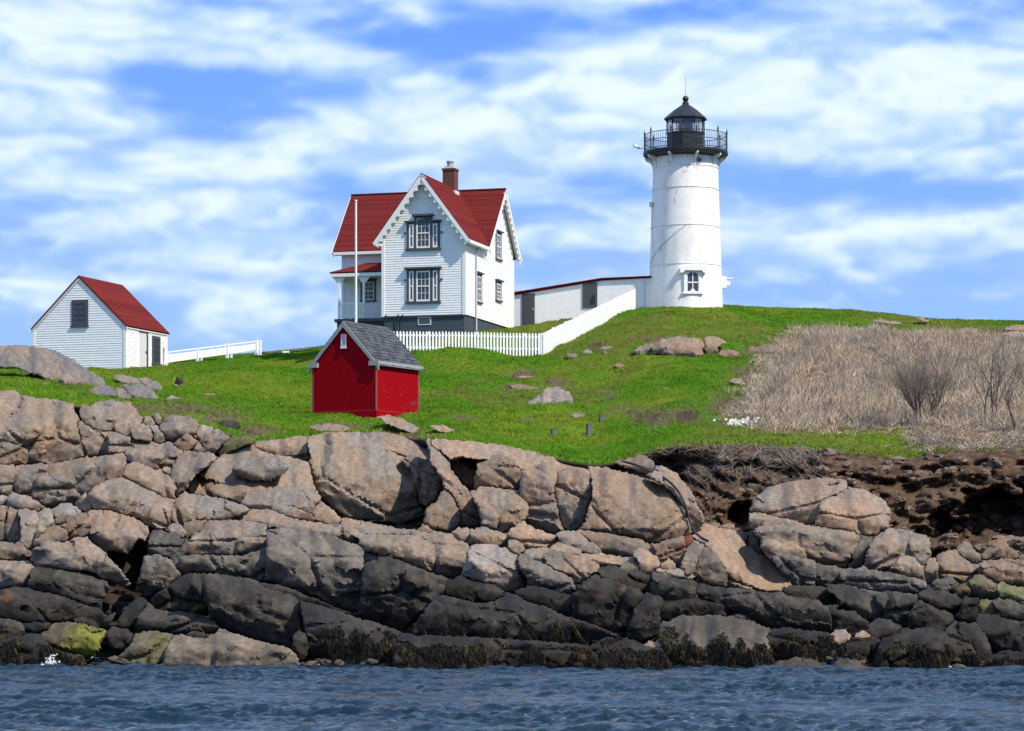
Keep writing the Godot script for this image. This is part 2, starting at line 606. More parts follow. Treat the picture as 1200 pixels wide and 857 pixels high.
func is_dry(x: float, y: float) -> bool:
	if x < 820.0: return false
	if dry_poly.is_empty():
		for p in DRY: dry_poly.append(Vector2(p[0], p[1]))
	return Geometry2D.is_point_in_polygon(Vector2(x + fine.get_noise_2d(x * 0.07, y * 0.11) * 14.0 + fine.get_noise_2d(x * 0.25, y * 0.3) * 6.0, y + fine.get_noise_2d(x * 0.06 + 40.0, y * 0.1) * 6.0 + fine.get_noise_2d(x * 0.3 + 40.0, y * 0.3) * 4.0), dry_poly)


func lawn_color(p: Vector3) -> Color:
	var a := fb.get_noise_2d(p.x * 0.11 + 3.0, p.z * 0.07)
	var b := fb.get_noise_2d(p.x * 0.45, p.z * 0.22 + 7.0)
	var e := fb.get_noise_2d(p.x * 0.05 + 60.0, p.z * 0.035)
	var c := Color(0.096, 0.222, 0.012).lerp(Color(0.175, 0.250, 0.022), smooth(-0.25, 0.45, a + b * 0.55))
	c = c.lerp(Color(0.052, 0.150, 0.008), smooth(0.05, 0.45, b - a * 0.4) * 0.6)
	# worn, straw coloured turf in broad patches
	return c.lerp(Color(0.185, 0.190, 0.045), smooth(0.08, 0.40, e + b * 0.4) * 0.5)


# bare earth, dead grass and stony scars in the lawn
const SCARS := [[610, 437, 24, 6], [655, 448, 18, 5], [600, 455, 14, 4], [745, 484, 34, 7], [770, 490, 30, 8], [800, 488, 26, 8], [715, 465, 12, 7], [860, 478, 36, 12], [880, 440, 22, 14], [890, 412, 26, 9], [780, 399, 44, 4], [850, 470, 20, 10], [205, 480, 60, 8], [255, 490, 36, 9], [150, 478, 30, 6], [400, 500, 40, 4], [460, 512, 50, 8], [545, 492, 18, 3], [300, 508, 24, 6], [1180, 388, 30, 5], [700, 406, 14, 4], [960, 384, 16, 3]]


func scar(x: float, y: float) -> float:
	var s := 0.0
	for e in SCARS:
		var q := pow((x - e[0]) / e[2], 2) + pow((y - e[1]) / e[3], 2)
		if q < 3.0:
			s = maxf(s, exp(-q))
	return s * 1.25 + fine.get_noise_2d(x * 0.13, y * 0.3) * 0.45


func make_ground() -> void:
	var ys := [[110, 0], [46, 1], [30, 2], [16, 3]]
	var cols := 0
	var xs := []
	var x := -640.0
	while x <= 1840.0:
		xs.append(x)
		x += 3.0 if x > -40.0 and x < 1240.0 else 12.0
	cols = xs.size()
	var v := PackedVector3Array()
	var c := PackedColorArray()
	var rows := 0
	for part in ys:
		for r in part[0]:
			var t: float = float(r) / part[0]
			rows += 1
			for px: float in xs:
				var p: Vector3
				var k := Color(0.10, 0.08, 0.062)
				var yr := col(0, px)
				var y := 0.0
				match part[1]:
					0: y = lerpf(806.0, yr, t)
					1: y = lerpf(yr, col(2, px), t)
					2: y = lerpf(col(2, px), col(4, px), t)
					3: y = col(4, px)
				p = ground(px, y)
				if part[1] == 3:
					var far := 170.0 * t * t
					p = W(px, y, DCREST + far)
					p.y = maxf(W(px, y, DCREST).y - far * 0.13 - far * far * 0.0016, -4.0)
				var side := smooth(780.0, 1180.0, absf(px - 600.0))
				p.y = lerpf(p.y, -5.0, side)
				var n := fb.get_noise_3dv(p * 0.9)
				if part[1] == 0:
					if px > 800.0 and y < 700.0:
						k = Color(0.150, 0.098, 0.064).lerp(Color(0.075, 0.050, 0.036), smooth(-0.3, 0.4, n))
						k = k.lerp(Color(0.23, 0.155, 0.103), smooth(0.1, 0.5, fb.get_noise_3dv(p * 2.7)) * 0.8)
					else:
						k = Color(0.07, 0.055, 0.043).lerp(Color(0.03, 0.025, 0.021), smooth(-0.3, 0.4, n))
				elif is_dry(px, y):
					k = Color(0.30, 0.215, 0.155).lerp(Color(0.16, 0.115, 0.085), smooth(-0.2, 0.5, n))
				else:
					k = lawn_color(p)
					k = k.lerp(Color(0.17, 0.125, 0.075).lerp(Color(0.09, 0.065, 0.04), smooth(-0.2, 0.4, n)), smooth(0.55, 0.85, scar(px, y)))
				v.append(p)
				c.append(k)
	var o := put(sheet(v, c, cols, rows, Vector3(0, 1, 0.4)), "ground", M.ground)
	o.set_meta("kind", "structure")
	o.set_meta("label", "green hillside with eroded brown earth bank on the island")


# ---------------------------------------------------------------- water

func wave(x: float, z: float) -> float:
	var calm := 0.75 + 0.6 * fine.get_noise_2d(x * 0.05 + 3.0, z * 0.09)
	var a := fb.get_noise_2d(x * 0.20 + 5.0, z * 0.5) * 0.15
	var b := fb.get_noise_2d(x * 1.15 + 50.0, z * 1.9 + 9.0) * 0.10
	var d := 0.5 - absf(fine.get_noise_2d(x * 2.2 + 9.0, z * 3.2 + x * 0.4))
	return 0.05 + a + (b + d * 0.055) * calm


func make_water() -> void:
	var xs := []
	var zs := []
	var x := 0.0
	var s := 0.11
	while x < 2600.0:
		xs.append(x)
		if x > 17.0: s *= 1.16
		x += s
	var all := []
	for i in range(xs.size() - 1, 0, -1): all.append(-xs[i])
	all.append_array(xs)
	var z := 34.0
	s = 0.13
	while z < 2600.0:
		zs.append(z)
		if z > 76.0: s *= 1.2
		z += s
	var near := []
	z = 34.0
	s = 0.13
	while z > -400.0:
		s *= 1.2
		z -= s
		near.append(z)
	near.reverse()
	near.append_array(zs)
	var v := PackedVector3Array()
	for d: float in near:
		for px: float in all:
			var k := 1.0 - smooth(18.0, 60.0, absf(px)) * 0.7
			if d < 30.0 or d > 80.0: k *= 0.5
			v.append(Vector3(px, wave(px, d) * k, -d))
	var o := put(sheet(v, PackedColorArray(), all.size(), near.size(), Vector3.UP), "sea_water", M.water)
	o.set_meta("kind", "structure")
	o.set_meta("label", "choppy blue sea in front of the rocks")

# ---------------------------------------------------------------- buildings

# a wall of lapped clapboards: outline of Vector2 (along, up), convex; t maps along, up and outward
func boarded(parent: Node, t: Transform3D, outline: Array, pitch: float, m: Material, called := "wall", phase := 0.0) -> MeshInstance3D:
	var st := mb()
	var pts := []
	for p in outline: pts.append(t * Vector3(p.x, p.y, -0.12))
	prism(st, pts, t.basis.z * 0.11)
	var wall := done(st, called, m, parent)
	var lo := 1e9
	var hi := -1e9
	for p in outline:
		lo = minf(lo, p.y)
		hi = maxf(hi, p.y)
	var y := lo
	while y < hi - 0.02:
		var y1 := minf(y + pitch, hi - 0.004)
		var a := span(outline, y + 0.002)
		var b := span(outline, y1)
		if a.y - a.x > 0.05:
			var s2 := mb()
			var jig := rng.randf_range(-0.002, 0.002)
			var q := [Vector3(a.x, y, -0.01), Vector3(a.y, y, -0.01), Vector3(b.y, y1, -0.01), Vector3(b.x, y1, -0.01), Vector3(a.x, y, 0.026 + jig), Vector3(a.y, y, 0.026 + jig), Vector3(b.y, y1 + 0.004, 0.007), Vector3(b.x, y1 + 0.004, 0.007)]
			for i in 8: q[i] = t * q[i]
			quad(s2, q[4], q[7], q[6], q[5])
			quad(s2, q[0], q[4], q[5], q[1])
			quad(s2, q[0], q[3], q[7], q[4])
			quad(s2, q[1], q[5], q[6], q[2])
			done(s2, "clapboard", m, wall)
		y += pitch
	return wall


func span(outline: Array, y: float) -> Vector2:
	var lo := 1e9
	var hi := -1e9
	var n := outline.size()
	for i in n:
		var p: Vector2 = outline[i]
		var q: Vector2 = outline[(i + 1) % n]
		if (p.y <= y and q.y >= y) or (q.y <= y and p.y >= y):
			var x := p.x if absf(q.y - p.y) < 1e-5 else lerpf(p.x, q.x, (y - p.y) / (q.y - p.y))
			lo = minf(lo, x)
			hi = maxf(hi, x)
			if absf(q.y - p.y) < 1e-5:
				lo = minf(lo, q.x)
				hi = maxf(hi, q.x)
	return Vector2(lo, hi)


# a sash with its glass: lo and hi in the wall's plane, z how far it stands out
func sash(parent: Node, t: Transform3D, lo: Vector2, hi: Vector2, z: float, cols: int, rows: int, m: Material, rail := true, bar := 0.022, edge := 0.055) -> void:
	slab("pane", M.pane, parent, Vector3(lo.x, lo.y, z - 0.03), Vector3(hi.x, hi.y, z - 0.012), t)
	var f := mb()
	box(f, Vector3(lo.x, lo.y, z - 0.02), Vector3(lo.x + edge, hi.y, z + 0.02), t)
	box(f, Vector3(hi.x - edge, lo.y, z - 0.02), Vector3(hi.x, hi.y, z + 0.02), t)
	box(f, Vector3(lo.x + edge, lo.y, z - 0.02), Vector3(hi.x - edge, lo.y + edge * 1.3, z + 0.02), t)
	box(f, Vector3(lo.x + edge, hi.y - edge, z - 0.02), Vector3(hi.x - edge, hi.y, z + 0.02), t)
	done(f, "sash_frame", m, parent)
	var mid := (lo.y + hi.y) * 0.5
	if rail:
		slab("meeting_rail", m, parent, Vector3(lo.x + edge, mid - 0.03, z - 0.02), Vector3(hi.x - edge, mid + 0.03, z + 0.024), t)
	for k in range(1, cols):
		var x := lerpf(lo.x + edge, hi.x - edge, float(k) / cols)
		slab("muntin", m, parent, Vector3(x - bar * 0.5, lo.y + edge, z - 0.016), Vector3(x + bar * 0.5, hi.y - edge, z + 0.012), t)
	for k in range(1, rows):
		var y := lerpf(lo.y + edge, hi.y - edge, float(k) / rows)
		if rail and absf(y - mid) < 0.05: continue
		slab("muntin", m, parent, Vector3(lo.x + edge, y - bar * 0.5, z - 0.014), Vector3(hi.x - edge, y + bar * 0.5, z + 0.010), t)


# a window with a casing of boards, a sill and a hood
func window(parent: Node, t: Transform3D, lo: Vector2, hi: Vector2, cas: float, cols: int, rows: int, hood := 0.12, m: Material = null, sm: Material = null) -> Node3D:
	var cm: Material = m if m else M.casing
	var w := slab("window", cm, parent, Vector3(lo.x, lo.y, -0.02), Vector3(hi.x, hi.y, 0.012), t)
	var f := mb()
	box(f, Vector3(lo.x, lo.y, 0), Vector3(lo.x + cas, hi.y, 0.06), t)
	box(f, Vector3(hi.x - cas, lo.y, 0), Vector3(hi.x, hi.y, 0.06), t)
	box(f, Vector3(lo.x + cas, hi.y - cas, 0), Vector3(hi.x - cas, hi.y, 0.06), t)
	done(f, "casing", cm, w)
	slab("sill", cm, w, Vector3(lo.x - 0.04, lo.y - 0.06, -0.01), Vector3(hi.x + 0.04, lo.y + 0.03, 0.11), t)
	if hood > 0.0:
		slab("hood", cm, w, Vector3(lo.x - 0.07, hi.y, -0.01), Vector3(hi.x + 0.07, hi.y + 0.07, hood + 0.06), t)
	sash(w, t, Vector2(lo.x + cas, lo.y + 0.03), Vector2(hi.x - cas, hi.y - cas), 0.045, cols, rows, sm if sm else M.trim)
	return w


func planks(st: SurfaceTool, pts: Array, thick: float) -> void:
	var n: Vector3 = (pts[1] - pts[0]).cross(pts[2] - pts[0]).normalized()
	if n.y < 0.0: n = -n
	prism(st, pts, -n * thick)


# lapped courses of shingles on a roof plane: its ridge from a to b, its eave from d to c, in n rows
func courses(roof: Node, a: Vector3, b: Vector3, c: Vector3, d: Vector3, n: int, m: Array) -> void:
	var nn := (b - a).cross(d - a).normalized()
	if nn.y < 0.0: nn = -nn
	for i in n:
		var t0 := float(i) / n
		var t1 := float(i + 1) / n
		var q := [a.lerp(d, t0) + nn * 0.003, b.lerp(c, t0) + nn * 0.003, b.lerp(c, t1) + nn * 0.013, a.lerp(d, t1) + nn * 0.013]
		var st := mb()
		prism(st, q, -nn * 0.010)
		done(st, "shingle_course", m[rng.randi() % m.size()], roof)


# the scalloped board under a rake, from the peak a to the foot b; n is outward
func bargeboard(parent: Node, a: Vector3, b: Vector3, n: Vector3, wide: float, scallops: int) -> void:
	var along := (b - a).normalized()
	var len := a.distance_to(b)
	var down := along.cross(n).normalized()
	if down.y > 0.0: down = -down
	var top := mb()
	prism(top, [a, b, b + down * wide * 0.55, a + down * wide * 0.55], n * 0.07)
	var board := done(top, "bargeboard", M.trim, parent)
	var st := mb()
	var step := len / scallops
	for k in scallops:
		var pts := []
		var s0 := a + along * (k * step) + down * (wide * 0.5)
		pts.append(s0)
		for j in 9:
			var u := j / 8.0
			var dip := wide * (0.16 + 0.48 * pow(absf(u - 0.5) * 2.0, 1.6))
			pts.append(s0 + along * (step * u) + down * dip)
		pts.append(s0 + along * step)
		prism(st, pts, n * 0.045)
	done(st, "scallop_trim", M.trim, board)


func make_house() -> void:
	var th := deg_to_rad(16.0)
	var h := thing("keepers_house", "two storey white clapboard house with red cross gable roofs and scalloped trim", "house", W(545, 370, 146), -th, "", 1.6)
	var front := Transform3D(Basis(), Vector3(0, 0, 0))
	var right := Transform3D(Basis(Vector3(0, 0, -1), Vector3.UP, Vector3(1, 0, 0)), Vector3.ZERO)
	var zf := -3.9
	var zb := -9.35
	var zr := (zf + zb) * 0.5
	var ridge := 7.62
	var wx := -2.33
	var sl := 1.33
	var ms := (ridge - 4.15) / (zf + 0.42 - zr)
	# walls
	boarded(h, front, [Vector2(-4.65, 0.08), Vector2(0, 0.08), Vector2(0, ridge - 2.33 * sl - 0.12), Vector2(wx, ridge - 0.14), Vector2(-4.65, ridge - 2.33 * sl - 0.12)], 0.128, M.white, "wall")
	var rw := 0.0 - zb
	boarded(h, right, [Vector2(0, 0.08), Vector2(rw, 0.08), Vector2(rw, 4.4), Vector2(-zr, ridge - 0.14), Vector2(3.95, 4.36), Vector2(0, 4.36)], 0.128, M.white, "wall")
	boarded(h, Transform3D(Basis(), Vector3(0, 0, zf)), [Vector2(-8.3, 0.08), Vector2(-4.65, 0.08), Vector2(-4.65, 4.4), Vector2(-8.3, 4.4)], 0.128, M.white, "wall")
	var st := mb()
	box(st, Vector3(-8.29, -1.6, zb + 0.02), Vector3(-0.13, 4.25, zf - 0.13))
	box(st, Vector3(-4.53, -1.6, zf), Vector3(-0.13, 4.2, -0.13))
	prism(st, [Vector3(-8.2, 4.2, zf - 0.1), Vector3(-8.2, ridge - 0.2, zr), Vector3(-8.2, 4.2, zb + 0.1)], Vector3(8.05, 0, 0))
	done(st, "wall_core", M.white, h)
	var lw := mb()
	prism(lw, [Vector3(-4.65, 0.08, 0), Vector3(-4.65, 0.08, zf), Vector3(-4.65, 4.3, zf), Vector3(-4.65, 4.3, 0)], Vector3(0.1, 0, 0))
	done(lw, "wall", M.white, h)
	for c in [[Vector3(-4.70, 0.05, -0.1), Vector3(-4.54, 4.3, 0.05)], [Vector3(-0.14, 0.05, -0.1), Vector3(0.05, 4.25, 0.05)], [Vector3(-0.1, 0.05, zb - 0.03), Vector3(0.05, 4.0, zb + 0.13)], [Vector3(-8.36, 0.05, zf - 0.1), Vector3(-8.2, 4.3, zf + 0.05)]]:
		slab("corner_board", M.trim, h, c[0], c[1])
	var fo := mb()
	box(fo, Vector3(-4.58, -1.6, -0.6), Vector3(-0.06, 0.07, -0.05))
	box(fo, Vector3(-0.6, -1.6, zb + 0.05), Vector3(-0.05, 0.07, -0.62))
	box(fo, Vector3(-8.25, -1.6, zf - 0.6), Vector3(-4.6, 0.07, zf - 0.05))
	done(fo, "foundation", M.found, h)
	slab("skirt_board", M.casing, h, Vector3(-4.68, 0.0, -0.03), Vector3(-0.05, 0.09, 0.035))
	# basement window
	var bw := slab("basement_window", M.dull, h, Vector3(-2.66, -0.44, -0.06), Vector3(-1.92, 0.0, -0.02))
	slab("pane", M.pane, bw, Vector3(-2.6, -0.38, -0.04), Vector3(-1.98, -0.05, -0.014))
	# roofs
	var r := mb()
	for q in [[Vector3(-8.75, 4.12, zf + 0.45), Vector3(0.36, 4.12, zf + 0.45), Vector3(0.36, ridge + 0.04, zr), Vector3(-8.75, ridge + 0.04, zr)], [Vector3(-8.75, 4.12, zb - 0.45), Vector3(0.36, 4.12, zb - 0.45), Vector3(0.36, ridge + 0.04, zr), Vector3(-8.75, ridge + 0.04, zr)]]:
		planks(r, q, 0.10)
	var main := done(r, "roof", M.roof, h)
	var r2 := mb()
	for s in [-1.0, 1.0]:
		var ex: float = wx + s * 2.7
		var ey := ridge + 0.04 - 2.7 * sl
		var vz: float = zr + (2.7 * sl) / ((ridge - 4.12) / (zf + 0.45 - zr))
		planks(r2, [Vector3(wx, ridge + 0.045, 0.46), Vector3(ex, ey, 0.46), Vector3(ex, ey, minf(vz, 0.0)), Vector3(wx, ridge + 0.045, zr)], 0.10)
	var wing := done(r2, "roof", M.roof, h)
	for s in [-1.0, 1.0]:
		var ey2 := ridge + 0.04 - 2.7 * sl
		var vz2: float = zr + (2.7 * sl) / ((ridge - 4.12) / (zf + 0.45 - zr))
		courses(wing, Vector3(wx, ridge + 0.045, 0.46), Vector3(wx, ridge + 0.045, zr), Vector3(wx + s * 2.7, ey2, minf(vz2, 0.0)), Vector3(wx + s * 2.7, ey2, 0.46), 28, M.roofs)
	for s in [-1.0, 1.0]:
		var so := mb()
		var so2 := mb()
		var fz: float = zr + s * (zf + 0.42 - zr)
		planks(so, [Vector3(0.06, ridge - 0.08, zr), Vector3(0.30, ridge - 0.08, zr), Vector3(0.30, 4.04, fz), Vector3(0.06, 4.04, fz)], 0.03)
		planks(so2, [Vector3(wx, ridge - 0.10, 0.05), Vector3(wx, ridge - 0.10, 0.40), Vector3(wx + s * 2.66, ridge - 0.10 - 2.66 * sl, 0.40), Vector3(wx + s * 2.66, ridge - 0.10 - 2.66 * sl, 0.05)], 0.03)
		done(so, "soffit", M.trim, h)
		done(so2, "soffit", M.trim, h)
	courses(main, Vector3(-8.75, ridge + 0.04, zr), Vector3(0.36, ridge + 0.04, zr), Vector3(0.36, 4.12, zf + 0.45), Vector3(-8.75, 4.12, zf + 0.45), 30, M.roofs)
	slab("ridge_cap", M.roof, main, Vector3(-8.76, ridge + 0.02, zr - 0.09), Vector3(0.37, ridge + 0.085, zr + 0.09))
	# white eaves, soffits and gutters
	slab("eave_board", M.trim, h, Vector3(-8.72, 3.90, zf + 0.04), Vector3(-4.75, 4.06, zf + 0.47))
	slab("eave_board", M.trim, h, Vector3(0.06, 3.86, -3.3), Vector3(0.40, 4.02, 0.40))
	slab("eave_board", M.trim, h, Vector3(-5.05, 3.86, -3.3), Vector3(-4.72, 4.02, 0.40))
	var n := Vector3(0, 0, 1)
	var pk := Vector3(wx, ridge + 0.0, 0.40)
	bargeboard(h, pk, Vector3(wx + 2.74, ridge - 2.74 * sl, 0.40), n, 0.34, 11)
	bargeboard(h, pk, Vector3(wx - 2.74, ridge - 2.74 * sl, 0.40), n, 0.34, 11)
	var nx := Vector3(1, 0, 0)
	var foot := (ridge - 4.08) / (zf + 0.45 - zr)
	bargeboard(h, Vector3(0.31, ridge, zr), Vector3(0.31, ridge - foot * 3.25, zr + 3.25), nx, 0.36, 12)
	bargeboard(h, Vector3(0.31, ridge, zr), Vector3(0.31, ridge - foot * 3.25, zr - 3.25), nx, 0.36, 12)
	bargeboard(h, Vector3(-8.74, ridge, zr), Vector3(-8.74, ridge - foot * 3.2, zr + 3.2), -nx, 0.30, 12)
	# chimney
	var ch := mb()
	box(ch, Vector3(-2.74, 6.6, -5.4), Vector3(-2.05, 8.55, -4.7))
	box(ch, Vector3(-2.78, 8.55, -5.44), Vector3(-2.01, 8.66, -4.66))
	var chim := done(ch, "chimney", M.brick, h)
	slab("flashing", M.dull, chim, Vector3(-2.80, 7.0, -5.42), Vector3(-1.99, 7.42, -4.66))
	slab("cap", M.dull, chim, Vector3(-2.66, 8.66, -5.32), Vector3(-2.13, 8.78, -4.78))
	done(lathe([Vector2(0.0, 0.0), Vector2(0.2, 0.0), Vector2(0.19, 0.3), Vector2(0.22, 0.3), Vector2(0.22, 0.38), Vector2(0, 0.38)], 12), "chimney_pot", M.grey, chim, Transform3D(Basis(), Vector3(-2.38, 8.7, -5.0)))
	# front windows, one large sash between two narrow ones
	for w in [[0.80, 2.56, false], [3.66, 5.08, true]]:
		var y0: float = w[0]
		var y1: float = w[1]
		var win := slab("triple_window", M.casing, h, Vector3(-3.26, y0, -0.02), Vector3(-1.40, y1, 0.03))
		var cf := mb()
		for xx in [[-3.26, -3.14], [-2.86, -2.72], [-1.94, -1.80], [-1.52, -1.40]]:
			box(cf, Vector3(xx[0], y0, 0.02), Vector3(xx[1], y1, 0.09))
		box(cf, Vector3(-3.24, y1 - 0.1, 0.02), Vector3(-1.42, y1, 0.085))
		if w[2]:
			box(cf, Vector3(-2.84, y1, -0.02), Vector3(-1.82, y1 + 0.32, 0.085))
		done(cf, "casing", M.casing, win)
		slab("sill", M.casing, win, Vector3(-3.32, y0 - 0.1, -0.02), Vector3(-1.34, y0 + 0.02, 0.14))
		if w[2]:
			slab("hood", M.casing, win, Vector3(-2.92, y1 + 0.32, -0.02), Vector3(-1.74, y1 + 0.42, 0.26))
			slab("hood", M.casing, win, Vector3(-3.36, y1, -0.02), Vector3(-2.86, y1 + 0.08, 0.24))
			slab("hood", M.casing, win, Vector3(-1.80, y1, -0.02), Vector3(-1.30, y1 + 0.08, 0.24))
		else:
			slab("hood", M.casing, win, Vector3(-3.36, y1, -0.02), Vector3(-1.30, y1 + 0.10, 0.26))
		var top: float = y1 + (0.22 if w[2] else -0.1)
		sash(win, front, Vector2(-2.72, y0 + 0.02), Vector2(-1.94, top), 0.065, 3, 4, M.trim, true, 0.02, 0.075)
		sash(win, front, Vector2(-3.13, y0 + 0.04), Vector2(-2.87, y1 - 0.1), 0.065, 1, 2, M.trim, true, 0.02, 0.075)
		sash(win, front, Vector2(-1.79, y0 + 0.04), Vector2(-1.53, y1 - 0.1), 0.065, 1, 2, M.trim, true, 0.02, 0.075)
		for sx in [-3.36, -1.30]:
			slab("bracket", M.casing, win, Vector3(sx - 0.05, y1 - 0.62, 0.0), Vector3(sx + 0.05, y1 - 0.52, 0.1))
	for w in [[1.95, 3.0, 0.95, 2.50], [5.70, 6.85, 3.70, 5.22], [5.70, 6.85, 1.40, 2.48]]:
		window(h, right, Vector2(w[0], w[2]), Vector2(w[1], w[3]), 0.15, 2, 4)
	# downspout
	var ds := mb()
	tube(ds, [Vector3(0.3, 3.9, -1.9), Vector3(0.1, 3.75, -1.85), Vector3(0.09, 3.5, -1.8), Vector3(0.09, -0.7, -1.8)], 0.045, 0.045, 6)
	done(ds, "downspout", M.grey, h)
	for px in [-4.45, -3.75, -3.5]:
		var pp := mb()
		tube(pp, [Vector3(px, 0.15, 0.06), Vector3(px, -1.2, 0.06)], 0.035, 0.035, 6)
		done(pp, "service_pipe", M.casing, h)
	# porch
	var p := Node3D.new()
	p.name = "porch"
	h.add_child(p)
	p.position.y = 1.6
	slab("deck", M.casing, p, Vector3(-8.2, 0.05, zf), Vector3(-4.75, 0.22, -2.2))
	slab("skirt", M.black, p, Vector3(-8.1, -1.5, zf), Vector3(-4.8, 0.04, -2.35))
	var pr := mb()
	var e := 2.78
	planks(pr, [Vector3(-8.4, e, -1.95), Vector3(-4.72, e, -1.95), Vector3(-4.72, 3.46, zf), Vector3(-6.9, 3.46, zf)], 0.08)
	planks(pr, [Vector3(-8.4, e, -1.95), Vector3(-6.9, 3.46, zf), Vector3(-8.4, e, zf)], 0.08)
	done(pr, "porch_roof", M.roof, p)
	slab("beam", M.trim, p, Vector3(-8.34, 2.52, -2.12), Vector3(-4.72, 2.70, -1.98))
	slab("beam", M.trim, p, Vector3(-8.34, 2.52, zf), Vector3(-8.2, 2.70, -2.13))
	slab("ceiling", M.trim, p, Vector3(-8.2, 2.62, zf), Vector3(-4.72, 2.66, -2.13))
	for x in [-7.9, -6.46, -4.86]:
		var post := slab("post", M.trim, p, Vector3(x - 0.06, 0.22, -2.2), Vector3(x + 0.06, 2.52, -2.08))
		for s in [-1.0, 1.0]:
			var b := mb()
			prism(b, [Vector3(x + s * 0.06, 2.5, -2.16), Vector3(x + s * 0.36, 2.5, -2.16), Vector3(x + s * 0.06, 2.12, -2.16)], Vector3(0, 0, 0.05))
			done(b, "bracket", M.trim, post)
	slab("top_rail", M.trim, p, Vector3(-7.84, 1.02, -2.18), Vector3(-6.52, 1.09, -2.10))
	slab("bottom_rail", M.trim, p, Vector3(-7.84, 0.30, -2.17), Vector3(-6.52, 0.36, -2.11))
	for k in 12:
		var x := -7.76 + k * 0.107
		slab("baluster", M.trim, p, Vector3(x - 0.018, 0.36, -2.16), Vector3(x + 0.018, 1.02, -2.12))
	var sr := mb()
	tube(sr, [Vector3(-6.46, 1.0, -2.05), Vector3(-6.9, 0.1, -1.2)], 0.03, 0.03, 5)
	tube(sr, [Vector3(-6.46, 0.55, -2.05), Vector3(-6.85, -0.25, -1.25)], 0.03, 0.03, 5)
	done(sr, "stair_rail", M.trim, p)
	var pt := Transform3D(Basis(), Vector3(0, 0, zf))
	window(p, pt, Vector2(-7.25, 1.35), Vector2(-6.35, 2.5), 0.10, 2, 4, 0.06)
	slab("doorway", M.black, p, Vector3(-5.65, 0.22, zf + 0.01), Vector3(-4.75, 2.35, zf + 0.06))


func make_cottage() -> void:
	var h := thing("storage_cottage", "small white clapboard cottage with steep red roof and one dark gable window", "cottage", W(147, 432, 148), deg_to_rad(-19.0), "", 0.8)
	var front := Transform3D()
	var right := Transform3D(Basis(Vector3(0, 0, -1), Vector3.UP, Vector3(1, 0, 0)), Vector3.ZERO)
	var wd := 5.62
	var ln := 5.0
	var ev := 2.34
	var pk := 5.02
	boarded(h, front, [Vector2(-wd, -0.4), Vector2(0, -0.4), Vector2(0, ev), Vector2(-wd * 0.5, pk), Vector2(-wd, ev)], 0.128, M.white)
	boarded(h, right, [Vector2(0, -0.2), Vector2(ln, -0.2), Vector2(ln, ev), Vector2(0, ev)], 0.128, M.white)
	var st := mb()
	box(st, Vector3(-wd + 0.02, -0.8, -ln + 0.02), Vector3(-0.13, ev - 0.05, -0.13))
	prism(st, [Vector3(-wd + 0.05, ev - 0.05, -0.13), Vector3(-wd * 0.5, pk - 0.05, -0.13), Vector3(-0.13, ev - 0.05, -0.13)], Vector3(0, 0, -ln + 0.2))
	done(st, "wall_core", M.white, h)
	for c in [[Vector3(-0.12, -0.5, -0.1), Vector3(0.04, ev, 0.045)], [Vector3(-wd - 0.04, -0.5, -0.1), Vector3(-wd + 0.1, ev, 0.045)], [Vector3(-0.1, -0.3, -ln - 0.03), Vector3(0.045, ev, -ln + 0.1)]]:
		slab("corner_board", M.trim, h, c[0], c[1])
	var r := mb()
	var k := (pk - ev) / (wd * 0.5)
	for s in [-1.0, 1.0]:
		var ex: float = -wd * 0.5 + s * (wd * 0.5 + 0.14)
		var ey := ev - 0.14 * k + 0.11
		planks(r, [Vector3(-wd * 0.5, pk + 0.12, 0.09), Vector3(ex, ey, 0.09), Vector3(ex, ey, -ln - 0.12), Vector3(-wd * 0.5, pk + 0.12, -ln - 0.12)], 0.08)
	var crf := done(r, "roof", M.roof, h)
	courses(crf, Vector3(-wd * 0.5, pk + 0.12, 0.09), Vector3(-wd * 0.5, pk + 0.12, -ln - 0.12), Vector3(0.14, ev - 0.14 * k + 0.11, -ln - 0.12), Vector3(0.14, ev - 0.14 * k + 0.11, 0.09), 26, M.roofs)
	for s in [-1.0, 1.0]:
		var rk := mb()
		var a := Vector3(-wd * 0.5, pk + 0.03, 0.0)
		var b := Vector3(-wd * 0.5 + s * (wd * 0.5 + 0.12), ev - 0.12 * k + 0.03, 0.0)
		prism(rk, [a, b, b - Vector3(0, 0.17, 0), a - Vector3(0, 0.17, 0)], Vector3(0, 0, 0.07))
		done(rk, "rake_board", M.dull, h)
	slab("eave_board", M.trim, h, Vector3(0.0, ev - 0.14, -ln), Vector3(0.08, ev + 0.0, 0.0))
	window(h, front, Vector2(-3.26, 2.37), Vector2(-2.25, 3.80), 0.14, 2, 4, 0.0, null, M.casing)
	var w2 := window(h, right, Vector2(3.12, 0.5), Vector2(4.12, 2.05), 0.12, 3, 4, 0.0, null, M.casing)
	w2.set_meta("label", "tall window beside the door")
	var d := slab("door", M.dull, h, Vector3(1.62, 0.05, 0.0), Vector3(2.42, 2.12, 0.05), right)
	slab("door_frame", M.casing, d, Vector3(2.42, 0.05, 0.0), Vector3(2.56, 2.2, 0.09), right)
	slab("door_frame", M.casing, d, Vector3(1.55, 2.12, 0.0), Vector3(2.42, 2.2, 0.09), right)
	slab("handle", M.black, d, Vector3(2.3, 1.0, 0.05), Vector3(2.36, 1.12, 0.1), right)
	var pi := mb()
	tube(pi, [Vector3(0.07, 1.5, -4.5), Vector3(0.07, -0.4, -4.5)], 0.04, 0.04, 6)
	tube(pi, [Vector3(0.07, 0.6, -4.75), Vector3(0.07, -0.4, -4.75)], 0.03, 0.03, 6)
	done(pi, "service_pipe", M.dull, h)


